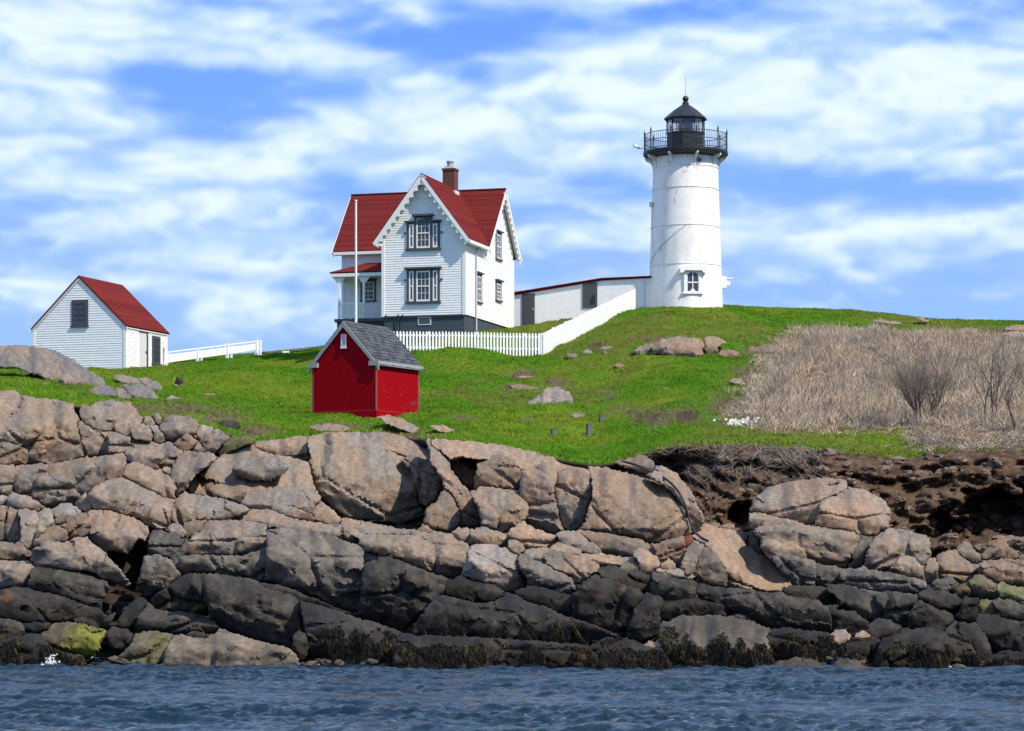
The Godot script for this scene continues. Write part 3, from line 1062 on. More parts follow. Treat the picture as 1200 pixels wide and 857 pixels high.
func make_shed() -> void:
	var d := 110.5
	var k := d / 113.0
	var h := thing("oil_shed", "small bright red shed with grey shingle roof and pale trim standing on the turf", "shed", W(441, 488, d), deg_to_rad(-28.0), "", 0.5)
	var wd := 3.12 * k
	var ln := 3.5 * k
	var ev := 2.28 * k
	var pk := 3.98 * k
	var cx := -wd * 0.5
	var st := mb()
	prism(st, [Vector3(-wd, 0.26, 0), Vector3(0, 0.26, 0), Vector3(0, ev, 0), Vector3(cx, pk - 0.1, 0), Vector3(-wd, ev, 0)], Vector3(0, 0, -ln))
	done(st, "wall", M.shed, h)
	slab("plinth", M.shed, h, Vector3(-wd - 0.03, -0.5, -ln - 0.03), Vector3(0.03, 0.24, 0.03))
	slab("drip_edge", M.bead, h, Vector3(-wd - 0.008, 0.24, -ln), Vector3(0.008, 0.255, 0.008))
	for c in [[Vector3(-0.05, 0.27, -0.05), Vector3(0.012, ev - 0.03, 0.012)], [Vector3(-wd - 0.012, 0.27, -0.05), Vector3(-wd + 0.05, ev - 0.03, 0.012)], [Vector3(-0.05, 0.27, -ln - 0.012), Vector3(0.012, ev - 0.03, -ln + 0.05)]]:
		slab("corner_bead", M.bead, h, c[0], c[1])
	# flaked patches of paint low on the sunny wall
	for i in 34:
		var z := -ln + absf(rng.randfn(0.0, 0.75)) + 0.08
		var y := 0.35 + absf(rng.randfn(0.0, 0.42))
		if i < 5:
			z = -0.62 + rng.randfn(0.0, 0.07)
			y = 1.1 + rng.randfn(0.0, 0.2)
		if z > -0.3 or y > ev - 0.2: continue
		var s := rng.randf_range(0.015, 0.045)
		var fp := []
		for a in 6:
			fp.append(Vector3(0.0, y + sin(a) * s * rng.randf_range(0.5, 1.4), z + cos(a) * s * rng.randf_range(0.5, 1.2)))
		var f2 := mb()
		prism(f2, fp, Vector3(0.004, 0, 0))
		done(f2, "paint_flake", M.casing, h)
	var slope := (pk - ev) / (wd * 0.5)
	for s in [-1.0, 1.0]:
		var ov := 0.17
		var top := Vector3(cx, pk + 0.05, 0.06)
		var ex: float = cx + s * (wd * 0.5 + ov)
		var foot := Vector3(ex, pk + 0.05 - slope * (wd * 0.5 + ov), 0.06)
		var back := Vector3(0, 0, -ln - 0.28)
		var rb := mb()
		planks(rb, [top, foot, foot + back, top + back], 0.07)
		var roof := done(rb, "roof", M.slate, h)
		var nn := Vector3(s * slope, 1, 0).normalized()
		var courses := 14
		for c in courses:
			var a := top.lerp(foot, float(c) / courses)
			var b := top.lerp(foot, float(c + 1) / courses)
			# each course is a row of shingles of uneven lift
			var nsh := 13
			for j in nsh:
				var z0 := -(ln + 0.28) * (j + (0.5 if c % 2 else 0.0) * (1.0 if j > 0 else 0.0)) / nsh
				var z1 := -(ln + 0.28) * minf(j + 1 + (0.5 if c % 2 else 0.0), nsh) / nsh
				var g := rng.randf_range(0.012, 0.032)
				var q := [a + Vector3(0, 0, z0) + nn * 0.002, b + Vector3(0, 0, z0) + nn * g, b + Vector3(0, 0, z1 + 0.008) + nn * g, a + Vector3(0, 0, z1 + 0.008) + nn * 0.002]
				var ss := mb()
				prism(ss, q, -nn * 0.012)
				done(ss, "shingle", M.slates[rng.randi() % M.slates.size()], roof)
		var rk := mb()
		var a2 := top + Vector3(0, -0.03, 0.0)
		var b2 := foot + Vector3(0, -0.03, 0.0)
		prism(rk, [a2, b2, b2 - Vector3(0, 0.2, 0), a2 - Vector3(0, 0.24, 0)], Vector3(0, 0, 0.05))
		done(rk, "rake_board", M.worn, h)
		# cornice return on the gable front, and the fascia along the side
		var o: float = cx + s * (wd * 0.5)
		var x0 := minf(o - s * 0.3, o + s * ov)
		var x1 := maxf(o - s * 0.3, o + s * ov)
		slab("cornice_return", M.worn, h, Vector3(x0, ev - 0.17, 0.0), Vector3(x1, ev + 0.02, 0.12))
		slab("fascia", M.worn, h, Vector3(minf(o, o + s * ov), ev - 0.16, -ln - 0.1), Vector3(maxf(o, o + s * ov), ev + 0.01, -0.002))
	var v := slab("vent", M.trim, h, Vector3(cx - 0.12, 2.86, 0.0), Vector3(cx + 0.12, 3.38, 0.03))
	slab("frame", M.trim, v, Vector3(cx - 0.13, 2.80, 0.0), Vector3(cx + 0.13, 2.88, 0.08))
	slab("frame", M.trim, v, Vector3(cx - 0.12, 2.88, 0.03), Vector3(cx - 0.08, 3.38, 0.06))
	slab("frame", M.trim, v, Vector3(cx + 0.08, 2.88, 0.03), Vector3(cx + 0.12, 3.38, 0.06))
	for i in 6:
		slab("louver", M.worn, v, Vector3(cx - 0.08, 2.92 + i * 0.078, 0.03), Vector3(cx + 0.08, 2.95 + i * 0.078, 0.055))


func make_tower() -> void:
	var d := 155.0
	var base := W(803.5, 358, d)
	var h := thing("lighthouse_tower", "white cylindrical lighthouse with black gallery and lantern on the hilltop", "lighthouse", base, 0.0, "", 0.8)
	h.scale = Vector3.ONE * 155.0 / 162.0
	# tower shell of stacked rings with proud seams; rust blotches are stains of the paint
	var prof := []
	var seams := [2.33, 4.62, 6.85, 8.14]
	var rad := func(y: float) -> float: return 2.2 - 0.0335 * y
	var v := PackedVector3Array()
	var c := PackedColorArray()
	var segs := 128
	var hs := []
	var y := -0.8
	while y < 8.9:
		hs.append([y, 0.0])
		for s in seams:
			if s > y and s < y + 0.1:
				hs.append_array([[s - 0.031, 0.0], [s - 0.03, 0.03], [s + 0.03, 0.03], [s + 0.031, 0.0]])
		y += 0.1
	for e in hs:
		for k in segs + 1:
			var a := TAU * k / segs
			var r: float = rad.call(e[0]) + e[1] + fb.get_noise_3d(sin(a) * 1.2, e[0] * 0.5, cos(a) * 1.2) * 0.008
			var p := Vector3(sin(a) * r, e[0], cos(a) * r)
			v.append(p)
			var st := fb.get_noise_3d(p.x * 3.0, p.y * 0.9, p.z * 3.0) + fb.get_noise_3d(p.x * 9.0, p.y * 5.0, p.z * 9.0) * 0.5
			var amt := smooth(0.50, 0.70, st + (0.12 if e[0] > 7.6 else 0.0) + (0.05 if e[1] > 0.0 else 0.0))
			var g := fb.get_noise_3d(p.x * 1.1 + 30.0, p.y * 0.25, p.z * 1.1)
			c.append(Color(1, 1, 1).lerp(Color(0.80, 0.78, 0.73), smooth(0.0, 0.5, g) * 0.6).lerp(Color(0.62, 0.42, 0.25), amt * 0.7))
	var n := PackedVector3Array()
	for p in v: n.append(Vector3(p.x, 0.0335 * 2.0, p.z).normalized())
	var idx := PackedInt32Array()
	for r in hs.size() - 1:
		for k in segs:
			var a := r * (segs + 1) + k
			for q in [a, a + segs + 1, a + segs + 2, a, a + segs + 2, a + 1]: idx.append(q)
	put(arrays(v, n, c, idx), "tower_shell", M.tower, h)
	# a cable pinned across the shell
	var cab := []
	for i in 15:
		var t := i / 14.0
		var yy := lerpf(2.45, 4.6, t)
		var a := lerpf(-1.42, -0.02, t)
		cab.append(Vector3(sin(a), 0, cos(a)) * (rad.call(yy) + 0.02) + Vector3(0, yy, 0))
	var cs := mb()
	tube(cs, cab, 0.014, 0.014, 4)
	done(cs, "cable", M.grey, h)
	# gallery
	var g := done(lathe([Vector2(1.90, 8.72), Vector2(1.98, 8.72), Vector2(2.10, 8.80), Vector2(2.44, 8.86), Vector2(2.50, 8.90), Vector2(2.52, 8.98), Vector2(2.52, 9.10), Vector2(2.44, 9.12), Vector2(0, 9.12)], 96), "gallery_deck", M.black, h)
	for i in 9:
		var a := deg_to_rad(13.0 + 40.0 * i)
		var bt := Transform3D(Basis(Vector3.UP, a), Vector3.ZERO)
		var b := mb()
		var curve := [Vector3(-0.04, 8.84, 2.42), Vector3(-0.04, 8.70, 2.42)]
		for j in 9:
			var t := j / 8.0 * PI * 0.5
			curve.append(Vector3(-0.04, 7.95 + 0.68 * cos(t) * 1.0 + 0.0, 1.95 + 0.40 * (1.0 - sin(t))))
		curve.append(Vector3(-0.04, 7.85, 1.93))
		curve.append(Vector3(-0.04, 8.84, 1.90))
		var pts := []
		for q in curve: pts.append(bt * q)
		prism(b, pts, bt.basis.x * 0.08)
		var br := done(b, "gallery_bracket", M.trim, h)
		done(lathe([Vector2(0, -0.05), Vector2(0.06, -0.05), Vector2(0.07, 0.05), Vector2(0, 0.05)], 8), "bolt_cap", M.trim, br, Transform3D(Basis(), bt * Vector3(0, 8.80, 2.43)))
	var deck := 9.12
	var npost := 10
	var rr := 2.44
	var pm := lathe([Vector2(0.04, 0), Vector2(0.04, 1.12), Vector2(0.07, 1.14), Vector2(0.05, 1.2), Vector2(0.0, 1.42)], 8)
	pm.generate_normals()
	var postm := pm.commit()
	for i in npost:
		var a := TAU * (i + 0.32) / npost
		put(postm, "rail_post", M.black, h, Transform3D(Basis(), Vector3(sin(a) * rr, deck - 0.04, cos(a) * rr)))
	var bl := lathe([Vector2(0.012, 0), Vector2(0.012, 0.98)], 4)
	bl.generate_normals()
	var balm := bl.commit()
	for i in npost * 9:
		if i % 9 == 0: continue
		var a := TAU * (i / 9.0 + 0.32) / npost
		put(balm, "baluster", M.black, h, Transform3D(Basis(), Vector3(sin(a) * rr, deck + 0.02, cos(a) * rr)))
	for ry in [0.08, 0.55, 1.0]:
		var ring := []
		for i in 61:
			var a := TAU * i / 60.0
			ring.append(Vector3(sin(a) * rr, deck + ry, cos(a) * rr))
		var rs := mb()
		tube(rs, ring, 0.022, 0.022, 5)
		done(rs, "handrail", M.black, h)
	# lantern room: ten sides
	var ns := 10
	var a0 := deg_to_rad(18.0 + 6.0)
	var lw := done(lathe([Vector2(1.26, deck), Vector2(1.26, deck + 0.22), Vector2(1.14, deck + 0.24), Vector2(1.12, deck + 1.04), Vector2(1.17, deck + 1.05), Vector2(1.17, deck + 1.12), Vector2(1.0, deck + 1.12)], ns, true, a0), "lantern_wall", M.black, h)
	for i in ns:
		var a := a0 + TAU * i / ns
		var b := a0 + TAU * (i + 1) / ns
		var mm := mb()
		tube(mm, [Vector3(sin(a) * 1.12, deck + 1.1, cos(a) * 1.12), Vector3(sin(a) * 1.12, deck + 1.98, cos(a) * 1.12)], 0.035, 0.035, 5)
		done(mm, "mullion", M.black, h)
		var pg := mb()
		var f := 1.09
		prism(pg, [Vector3(sin(a) * f, deck + 1.12, cos(a) * f), Vector3(sin(b) * f, deck + 1.12, cos(b) * f), Vector3(sin(b) * f, deck + 1.96, cos(b) * f), Vector3(sin(a) * f, deck + 1.96, cos(a) * f)], Vector3(sin((a + b) * 0.5), 0, cos((a + b) * 0.5)) * 0.01)
		done(pg, "glass_pane", M.glass, h)
	done(lathe([Vector2(0.0, deck + 0.9), Vector2(0.35, deck + 0.9), Vector2(0.38, deck + 1.15), Vector2(0.46, deck + 1.4), Vector2(0.42, deck + 1.75), Vector2(0.22, deck + 1.95), Vector2(0, deck + 1.97)], 24), "lens", M.lens, h)
	var rf := done(lathe([Vector2(0.9, deck + 1.93), Vector2(1.28, deck + 1.91), Vector2(1.30, deck + 1.98), Vector2(0.72, deck + 2.48), Vector2(0.25, deck + 2.80), Vector2(0.20, deck + 2.84), Vector2(0.19, deck + 2.95), Vector2(0.11, deck + 3.04)], ns, true, a0), "lantern_roof", M.black, h)
	var ball := []
	for i in 13:
		var t := PI * i / 12.0
		ball.append(Vector2(maxf(sin(t) * 0.185, 0.0), deck + 3.17 - cos(t) * 0.185))
	done(lathe(ball, 20), "vent_ball", M.black, rf)
	done(lathe([Vector2(0.018, deck + 3.3), Vector2(0.010, deck + 4.55), Vector2(0, deck + 4.56)], 6), "lightning_rod", M.grey, rf)
	# window with a pediment hood, low on the shell
	var wt := Transform3D(Basis(Vector3.UP, deg_to_rad(7.5)), Vector3.ZERO)
	var wz := 2.14
	var win := slab("window", M.trim, h, Vector3(-0.52, 0.62, wz - 0.4), Vector3(0.52, 2.0, wz + 0.02), wt)
	slab("sill", M.trim, win, Vector3(-0.62, 0.50, wz - 0.3), Vector3(0.62, 0.62, wz + 0.13), wt)
	var cas := mb()
	box(cas, Vector3(-0.52, 0.62, wz + 0.02), Vector3(-0.34, 1.8, wz + 0.09), wt)
	box(cas, Vector3(0.34, 0.62, wz + 0.02), Vector3(0.52, 1.8, wz + 0.09), wt)
	done(cas, "casing", M.trim, win)
	var hd := []
	for q in [Vector3(-0.78, 1.72, wz - 0.3), Vector3(-0.60, 1.72, wz - 0.3), Vector3(-0.5, 1.86, wz - 0.3), Vector3(0.5, 1.86, wz - 0.3), Vector3(0.60, 1.72, wz - 0.3), Vector3(0.78, 1.72, wz - 0.3), Vector3(0.80, 1.98, wz - 0.3), Vector3(0.2, 2.16, wz - 0.3), Vector3(-0.2, 2.16, wz - 0.3), Vector3(-0.80, 1.98, wz - 0.3)]:
		hd.append(wt * q)
	var hs2 := mb()
	prism(hs2, hd, wt.basis.z * 0.56)
	done(hs2, "hood", M.trim, win)
	var arch := [Vector3(-0.30, 0.66, wz + 0.021), Vector3(0.30, 0.66, wz + 0.021)]
	for j in 9:
		var t := PI * j / 8.0
		arch.append(Vector3(cos(t) * 0.30, 1.56 + sin(t) * 0.22, wz + 0.021))
	for i in arch.size(): arch[i] = wt * arch[i]
	var gl := mb()
	prism(gl, arch, wt.basis.z * 0.012)
	done(gl, "pane", M.pane, win)
	slab("meeting_rail", M.trim, win, Vector3(-0.30, 1.14, wz + 0.02), Vector3(0.30, 1.21, wz + 0.06), wt)
	slab("muntin", M.trim, win, Vector3(-0.025, 0.66, wz + 0.02), Vector3(0.025, 1.78, wz + 0.055), wt)
	# porthole, lamp box, sign plate and camera
	var pt := Transform3D(Basis(Vector3.UP, deg_to_rad(20.0)), Vector3.ZERO)
	var ph := lathe([Vector2(0, 0), Vector2(0.20, 0), Vector2(0.20, 0.08), Vector2(0.13, 0.08), Vector2(0.13, 0.03), Vector2(0, 0.03)], 16)
	var port := done(ph, "porthole", M.grey, h, Transform3D(pt.basis * Basis(Vector3.RIGHT, PI * 0.5), pt * Vector3(0, 8.38, 1.9)))
	done(lathe([Vector2(0, 0.04), Vector2(0.125, 0.04)], 16), "pane", M.pane, port)
	var lb := mb()
	box(lb, Vector3(2.05, 1.05, -0.1), Vector3(2.42, 1.75, 0.25))
	box(lb, Vector3(2.42, 1.58, -0.05), Vector3(2.80, 1.66, 0.2))
	prism(lb, [Vector3(2.42, 1.2, 0.0), Vector3(2.42, 1.5, 0.0), Vector3(2.68, 1.42, 0.0), Vector3(2.6, 1.2, 0.0)], Vector3(0, 0, 0.2))
	done(lb, "fog_signal", M.trim, h)
	var pl := mb()
	box(pl, Vector3(-2.16, 5.85, 0.2), Vector3(-1.95, 6.1, 0.6))
	tube(pl, [Vector3(-2.03, 6.1, 0.5), Vector3(-2.05, 4.6, 0.5)], 0.02, 0.02, 5)
	done(pl, "junction_box", M.dull, h)
	var cm := mb()
	tube(cm, [Vector3(-2.5, 9.3, 0.4), Vector3(-2.78, 9.36, 0.5)], 0.04, 0.04, 6)
	tube(cm, [Vector3(-2.70, 9.30, 0.47), Vector3(-3.12, 9.42, 0.68)], 0.10, 0.09, 8)
	done(cm, "camera_housing", M.trim, h)


func make_passage() -> void:
	# the enclosed walk from the house up to the tower
	var a := W(598, 385, 156.5)
	var b := W(766, 360, 154.5)
	var along := Vector3(b.x - a.x, 0, b.z - a.z)
	var len := along.length()
	var th := atan2(-along.z, along.x)
	var h := thing("enclosed_passage", "low white passage with red edged roof linking the house to the tower", "passage", a, th, "", 1.0)
	var px := func(x: float, y: float) -> Vector2:
		var t := (x - 598.0) / 168.0
		var d := lerpf(156.5, 154.5, t)
		return Vector2(t * len, W(x, y, d).y - a.y)
	var base := [px.call(598, 400), px.call(766, 400)]
	var tops := [px.call(766, 324.5), px.call(706, 327), px.call(598, 344.5)]
	var st := mb()
	var pts := []
	for p in base + tops: pts.append(Vector3(p.x, p.y, 0))
	prism(st, pts, Vector3(0, 0, -2.4))
	done(st, "wall", M.white, h)
	var r := mb()
	var t2: Vector2 = tops[2]
	var t1: Vector2 = tops[1]
	var t0: Vector2 = tops[0]
	planks(r, [Vector3(t2.x, t2.y + 0.05, 0.16), Vector3(t1.x, t1.y + 0.05, 0.16), Vector3(t1.x, t1.y + 0.13, -1.2), Vector3(t2.x, t2.y + 0.13, -1.2)], 0.05)
	planks(r, [Vector3(t1.x, t1.y + 0.05, 0.16), Vector3(t0.x, t0.y + 0.05, 0.16), Vector3(t0.x, t0.y + 0.13, -1.2), Vector3(t1.x, t1.y + 0.13, -1.2)], 0.05)
	planks(r, [Vector3(t2.x, t2.y + 0.05, -2.6), Vector3(t1.x, t1.y + 0.05, -2.6), Vector3(t1.x, t1.y + 0.13, -1.2), Vector3(t2.x, t2.y + 0.13, -1.2)], 0.05)
	planks(r, [Vector3(t1.x, t1.y + 0.05, -2.6), Vector3(t0.x, t0.y + 0.05, -2.6), Vector3(t0.x, t0.y + 0.13, -1.2), Vector3(t1.x, t1.y + 0.13, -1.2)], 0.05)
	done(r, "roof", M.roof, h)
	var fa := mb()
	prism(fa, [Vector3(t2.x, t2.y - 0.12, 0.0), Vector3(t1.x, t1.y - 0.10, 0.0), Vector3(t1.x, t1.y + 0.02, 0.0), Vector3(t2.x, t2.y + 0.06, 0.0)], Vector3(0, 0, 0.05))
	prism(fa, [Vector3(t1.x, t1.y - 0.10, 0.0), Vector3(t0.x, t0.y - 0.06, 0.0), Vector3(t0.x, t0.y + 0.02, 0.0), Vector3(t1.x, t1.y + 0.02, 0.0)], Vector3(0, 0, 0.05))
	done(fa, "fascia", M.roof, h)
	var p0: Vector2 = px.call(612, 383)
	var p1: Vector2 = px.call(627, 344)
	var dr := slab("door", M.casing, h, Vector3(p0.x, p0.y - 0.3, 0.0), Vector3(p1.x, p1.y, 0.05))
	slab("handle", M.grey, dr, Vector3(p1.x - 0.12, p0.y + 0.9, 0.05), Vector3(p1.x - 0.06, p0.y + 1.05, 0.1))
	p0 = px.call(683.5, 361)
	p1 = px.call(700.5, 331)
	var sh := slab("shuttered_window", M.casing, h, Vector3(p0.x, p0.y, 0.0), Vector3(p1.x, p1.y, 0.06))
	var hole := []
	var c0: Vector2 = px.call(695, 357)
	for q in [Vector2(-0.15, 0), Vector2(0.15, 0), Vector2(0.15, 0.35), Vector2(0.09, 0.52), Vector2(0.02, 0.58), Vector2(-0.09, 0.35)]:
		hole.append(Vector3(c0.x + q.x, c0.y + q.y, 0.06))
	var hs := mb()
	prism(hs, hole, Vector3(0, 0, 0.006))
	done(hs, "opening", M.black, sh)
	slab("end_board", M.dull, h, Vector3(t0.x - 0.55, -1.0, 0.0), Vector3(t0.x - 0.48, t0.y - 0.08, 0.05))
	# little rear wing of the house that shows over the passage
	slab("rear_roof", M.trim, h, Vector3(-0.4, t2.y - 0.05, -2.3), Vector3(0.5, t2.y + 0.34, -1.0))


# ---------------------------------------------------------------- fences

func picket_run(called: String, label: String, a: Vector2, b: Vector2, n: int, tall: float, group: String) -> void:
	var da := ground_d(a.x, a.y)
	var db := ground_d(b.x, b.y)
	var pa := W(a.x, a.y, da)
	var pb := W(b.x, b.y, db)
	var f := thing(called, label, "fence", pa, 0.0, group)
	var along := Vector3(pb.x - pa.x, 0, pb.z - pa.z).normalized()
	var face := Vector3(-along.z, 0, along.x)
	if face.z < 0.0: face = -face
	var bs := Basis(along, Vector3.UP, along.cross(Vector3.UP))
	var pos := []
	for i in n + 1:
		var t := float(i) / n
		var q := pa.lerp(pb, t)
		var gx := 600.0 + F * q.x / -q.z
		# follow the ground under the straight line on plan
		var gy := ground(gx, ground_y(gx, -q.z)).y
		q.y = lerpf(gy, q.y, 0.93)
		pos.append(q - pa)
	var st := mb()
	prism(st, [Vector3(-0.045, -0.15, 0), Vector3(0.045, -0.15, 0), Vector3(0.045, tall - 0.07, 0), Vector3(0, tall, 0), Vector3(-0.045, tall - 0.07, 0)], Vector3(0, 0, 0.025))
	st.generate_normals()
	var pm := st.commit()
	for i in n + 1:
		put(pm, "picket", M.white, f, Transform3D(bs, pos[i] + face * 0.03 + Vector3(0, rng.randf_range(-0.012, 0.012), 0)))
	for y in [0.28, tall - 0.26]:
		var rail := mb()
		for i in range(0, n, 4):
			var j: int = min(i + 4, n)
			var q0: Vector3 = pos[i] + Vector3(0, y, 0)
			var q1: Vector3 = pos[j] + Vector3(0, y, 0)
			prism(rail, [q0, q1, q1 + Vector3(0, 0.09, 0), q0 + Vector3(0, 0.09, 0)], -face * 0.05)
		done(rail, "rail", M.white, f)
	for i in range(0, n + 1, 15):
		var q: Vector3 = pos[i]
		slab("post", M.white, f, Vector3(-0.06, -0.4, -0.06), Vector3(0.06, tall - 0.02, 0.06), Transform3D(bs, q - face * 0.12))


func make_fences() -> void:
	picket_run("picket_fence", "level white picket fence on the lawn below the house", Vector2(446, 414.5), Vector2(635, 416.5), 50, 1.16, "white picket fences")
	picket_run("picket_fence", "white picket fence climbing the slope toward the tower", Vector2(636, 416.5), Vector2(743.5, 362.5), 118, 1.16, "white picket fences")
	# the white railing beyond the crest beside the cottage
	var f := thing("plank_railing", "white plank railing along the hill crest beside the cottage", "railing", W(303, 417, 160.0))
	var o := W(303, 417, 160.0)
	var at := func(x: float, y: float) -> Vector3: return W(x, y, lerpf(157.0, 160.0, (x - 190.0) / 113.0)) - o
	var bs := Basis(Vector3.UP, -0.3)
	for q in [[304.5, 399, 421], [300, 399, 421], [266, 402.5, 423], [231, 408, 426], [197, 412, 431], [271, 405, 423], [236, 412, 426]]:
		var p: Vector3 = at.call(q[0], q[2])
		var t: Vector3 = at.call(q[0], q[1])
		var s := 0.08 if q[1] != 405 and q[1] != 412 else 0.05
		slab("post", M.white, f, Vector3(-s, -0.3, -s), Vector3(s, t.y - p.y, s), Transform3D(bs, p))
	for q in [[195, 412.5, 303, 399.2, 0.035], [195, 416.0, 303, 402.6, 0.035]]:
		var s := mb()
		var p0: Vector3 = at.call(q[0], q[1])
		var p1: Vector3 = at.call(q[2], q[3])
		prism(s, [p0, p1, p1 - Vector3(0, q[4] * 2.0, 0), p0 - Vector3(0, q[4] * 2.0, 0)], Vector3(0, 0, 0.06))
		done(s, "rail", M.white, f)
	for q in [[404.2, 407.2, 417.5, 421.0], [407.3, 410.0, 421.2, 425.5]]:
		var s := mb()
		prism(s, [at.call(195, q[2]), at.call(303, q[0]), at.call(303, q[1]), at.call(195, q[3])], Vector3(0, 0, 0.05))
		done(s, "plank", M.white, f)
	var k := thing("crest_pipe", "long black pipe lying along the grassy hill crest", "pipe", W(320, 414, 161.0))
	var ks := mb()
	var o2 := W(320, 414, 161.0)
	tube(ks, [W(268, 421.4, 159.5) - o2, W(300, 417.6, 160.3) - o2, W(320, 414.8, 161.0) - o2, W(345, 411.6, 162.0) - o2, W(380, 407.8, 163.0) - o2], 0.085, 0.07, 8)
	done(ks, "pipe", M.hose, k)
	slab("support", M.white, k, Vector3(0.55, -0.5, -0.1), Vector3(0.95, 0.12, 0.12))
	slab("support", M.hose, k, Vector3(-0.85, -0.6, -0.1), Vector3(-0.3, 0.02, 0.15))


func make_small_things() -> void:
	var d := ground_d(417, 418)
	var fp := thing("flagpole", "tall slender white flagpole standing between the shed and the house", "flagpole", W(417, 418, d))
	var tall := W(417, 236, d).y - W(417, 418, d).y
	done(lathe([Vector2(0.10, -0.3), Vector2(0.10, 0.1), Vector2(0.07, 0.12), Vector2(0.05, tall), Vector2(0, tall)], 12), "pole", M.pole, fp)
	done(lathe([Vector2(0, tall), Vector2(0.08, tall), Vector2(0.08, tall + 0.06), Vector2(0, tall + 0.08)], 10), "pole_cap", M.pole, fp)
	# hose over the whaleback boulder
	var hp := [[726, 541], [735, 543], [745, 546], [757, 550], [770, 556], [780, 562], [790, 570], [796, 578], [801, 587], [805, 597], [807, 607], [809, 617], [814, 626], [822, 633], [833, 637]]
	hose = hp
	# stubs of old posts and lost bits of timber on the lawn
	for q in [[649, 507, 0.28, "short weathered grey post stub on the lawn, squat and wide"], [690.5, 506, 0.42, "tallest weathered grey post stub on the lawn"], [705, 495, 0.24, "short weathered grey post stub highest on the lawn"]]:
		var p := ground(q[0], q[1])
		var t := thing("post_stub", q[3], "post", p, 0.4, "old post stubs on the lawn")
		slab("stub", M.stub, t, Vector3(-0.09, -0.2, -0.09), Vector3(0.09, q[2], 0.09))
		slab("stub_cap", M.stub, t, Vector3(-0.10, q[2], -0.10), Vector3(0.10, q[2] + 0.03, 0.10))
	for q in [[677, 488, 0.62, 0.1, "pale weathered board lying on the lawn above the post stubs"], [616, 495, 0.5, -0.15, "small tan board lying on the lawn below the flat grey rock"]]:
		var p := ground(q[0], q[1])
		var t := thing("board", q[4], "board", p, q[3], "boards on the lawn")
		slab("plank", M.root, t, Vector3(-q[2] * 0.5, -0.05, -0.12), Vector3(q[2] * 0.5, 0.10, 0.12))


var hose := []


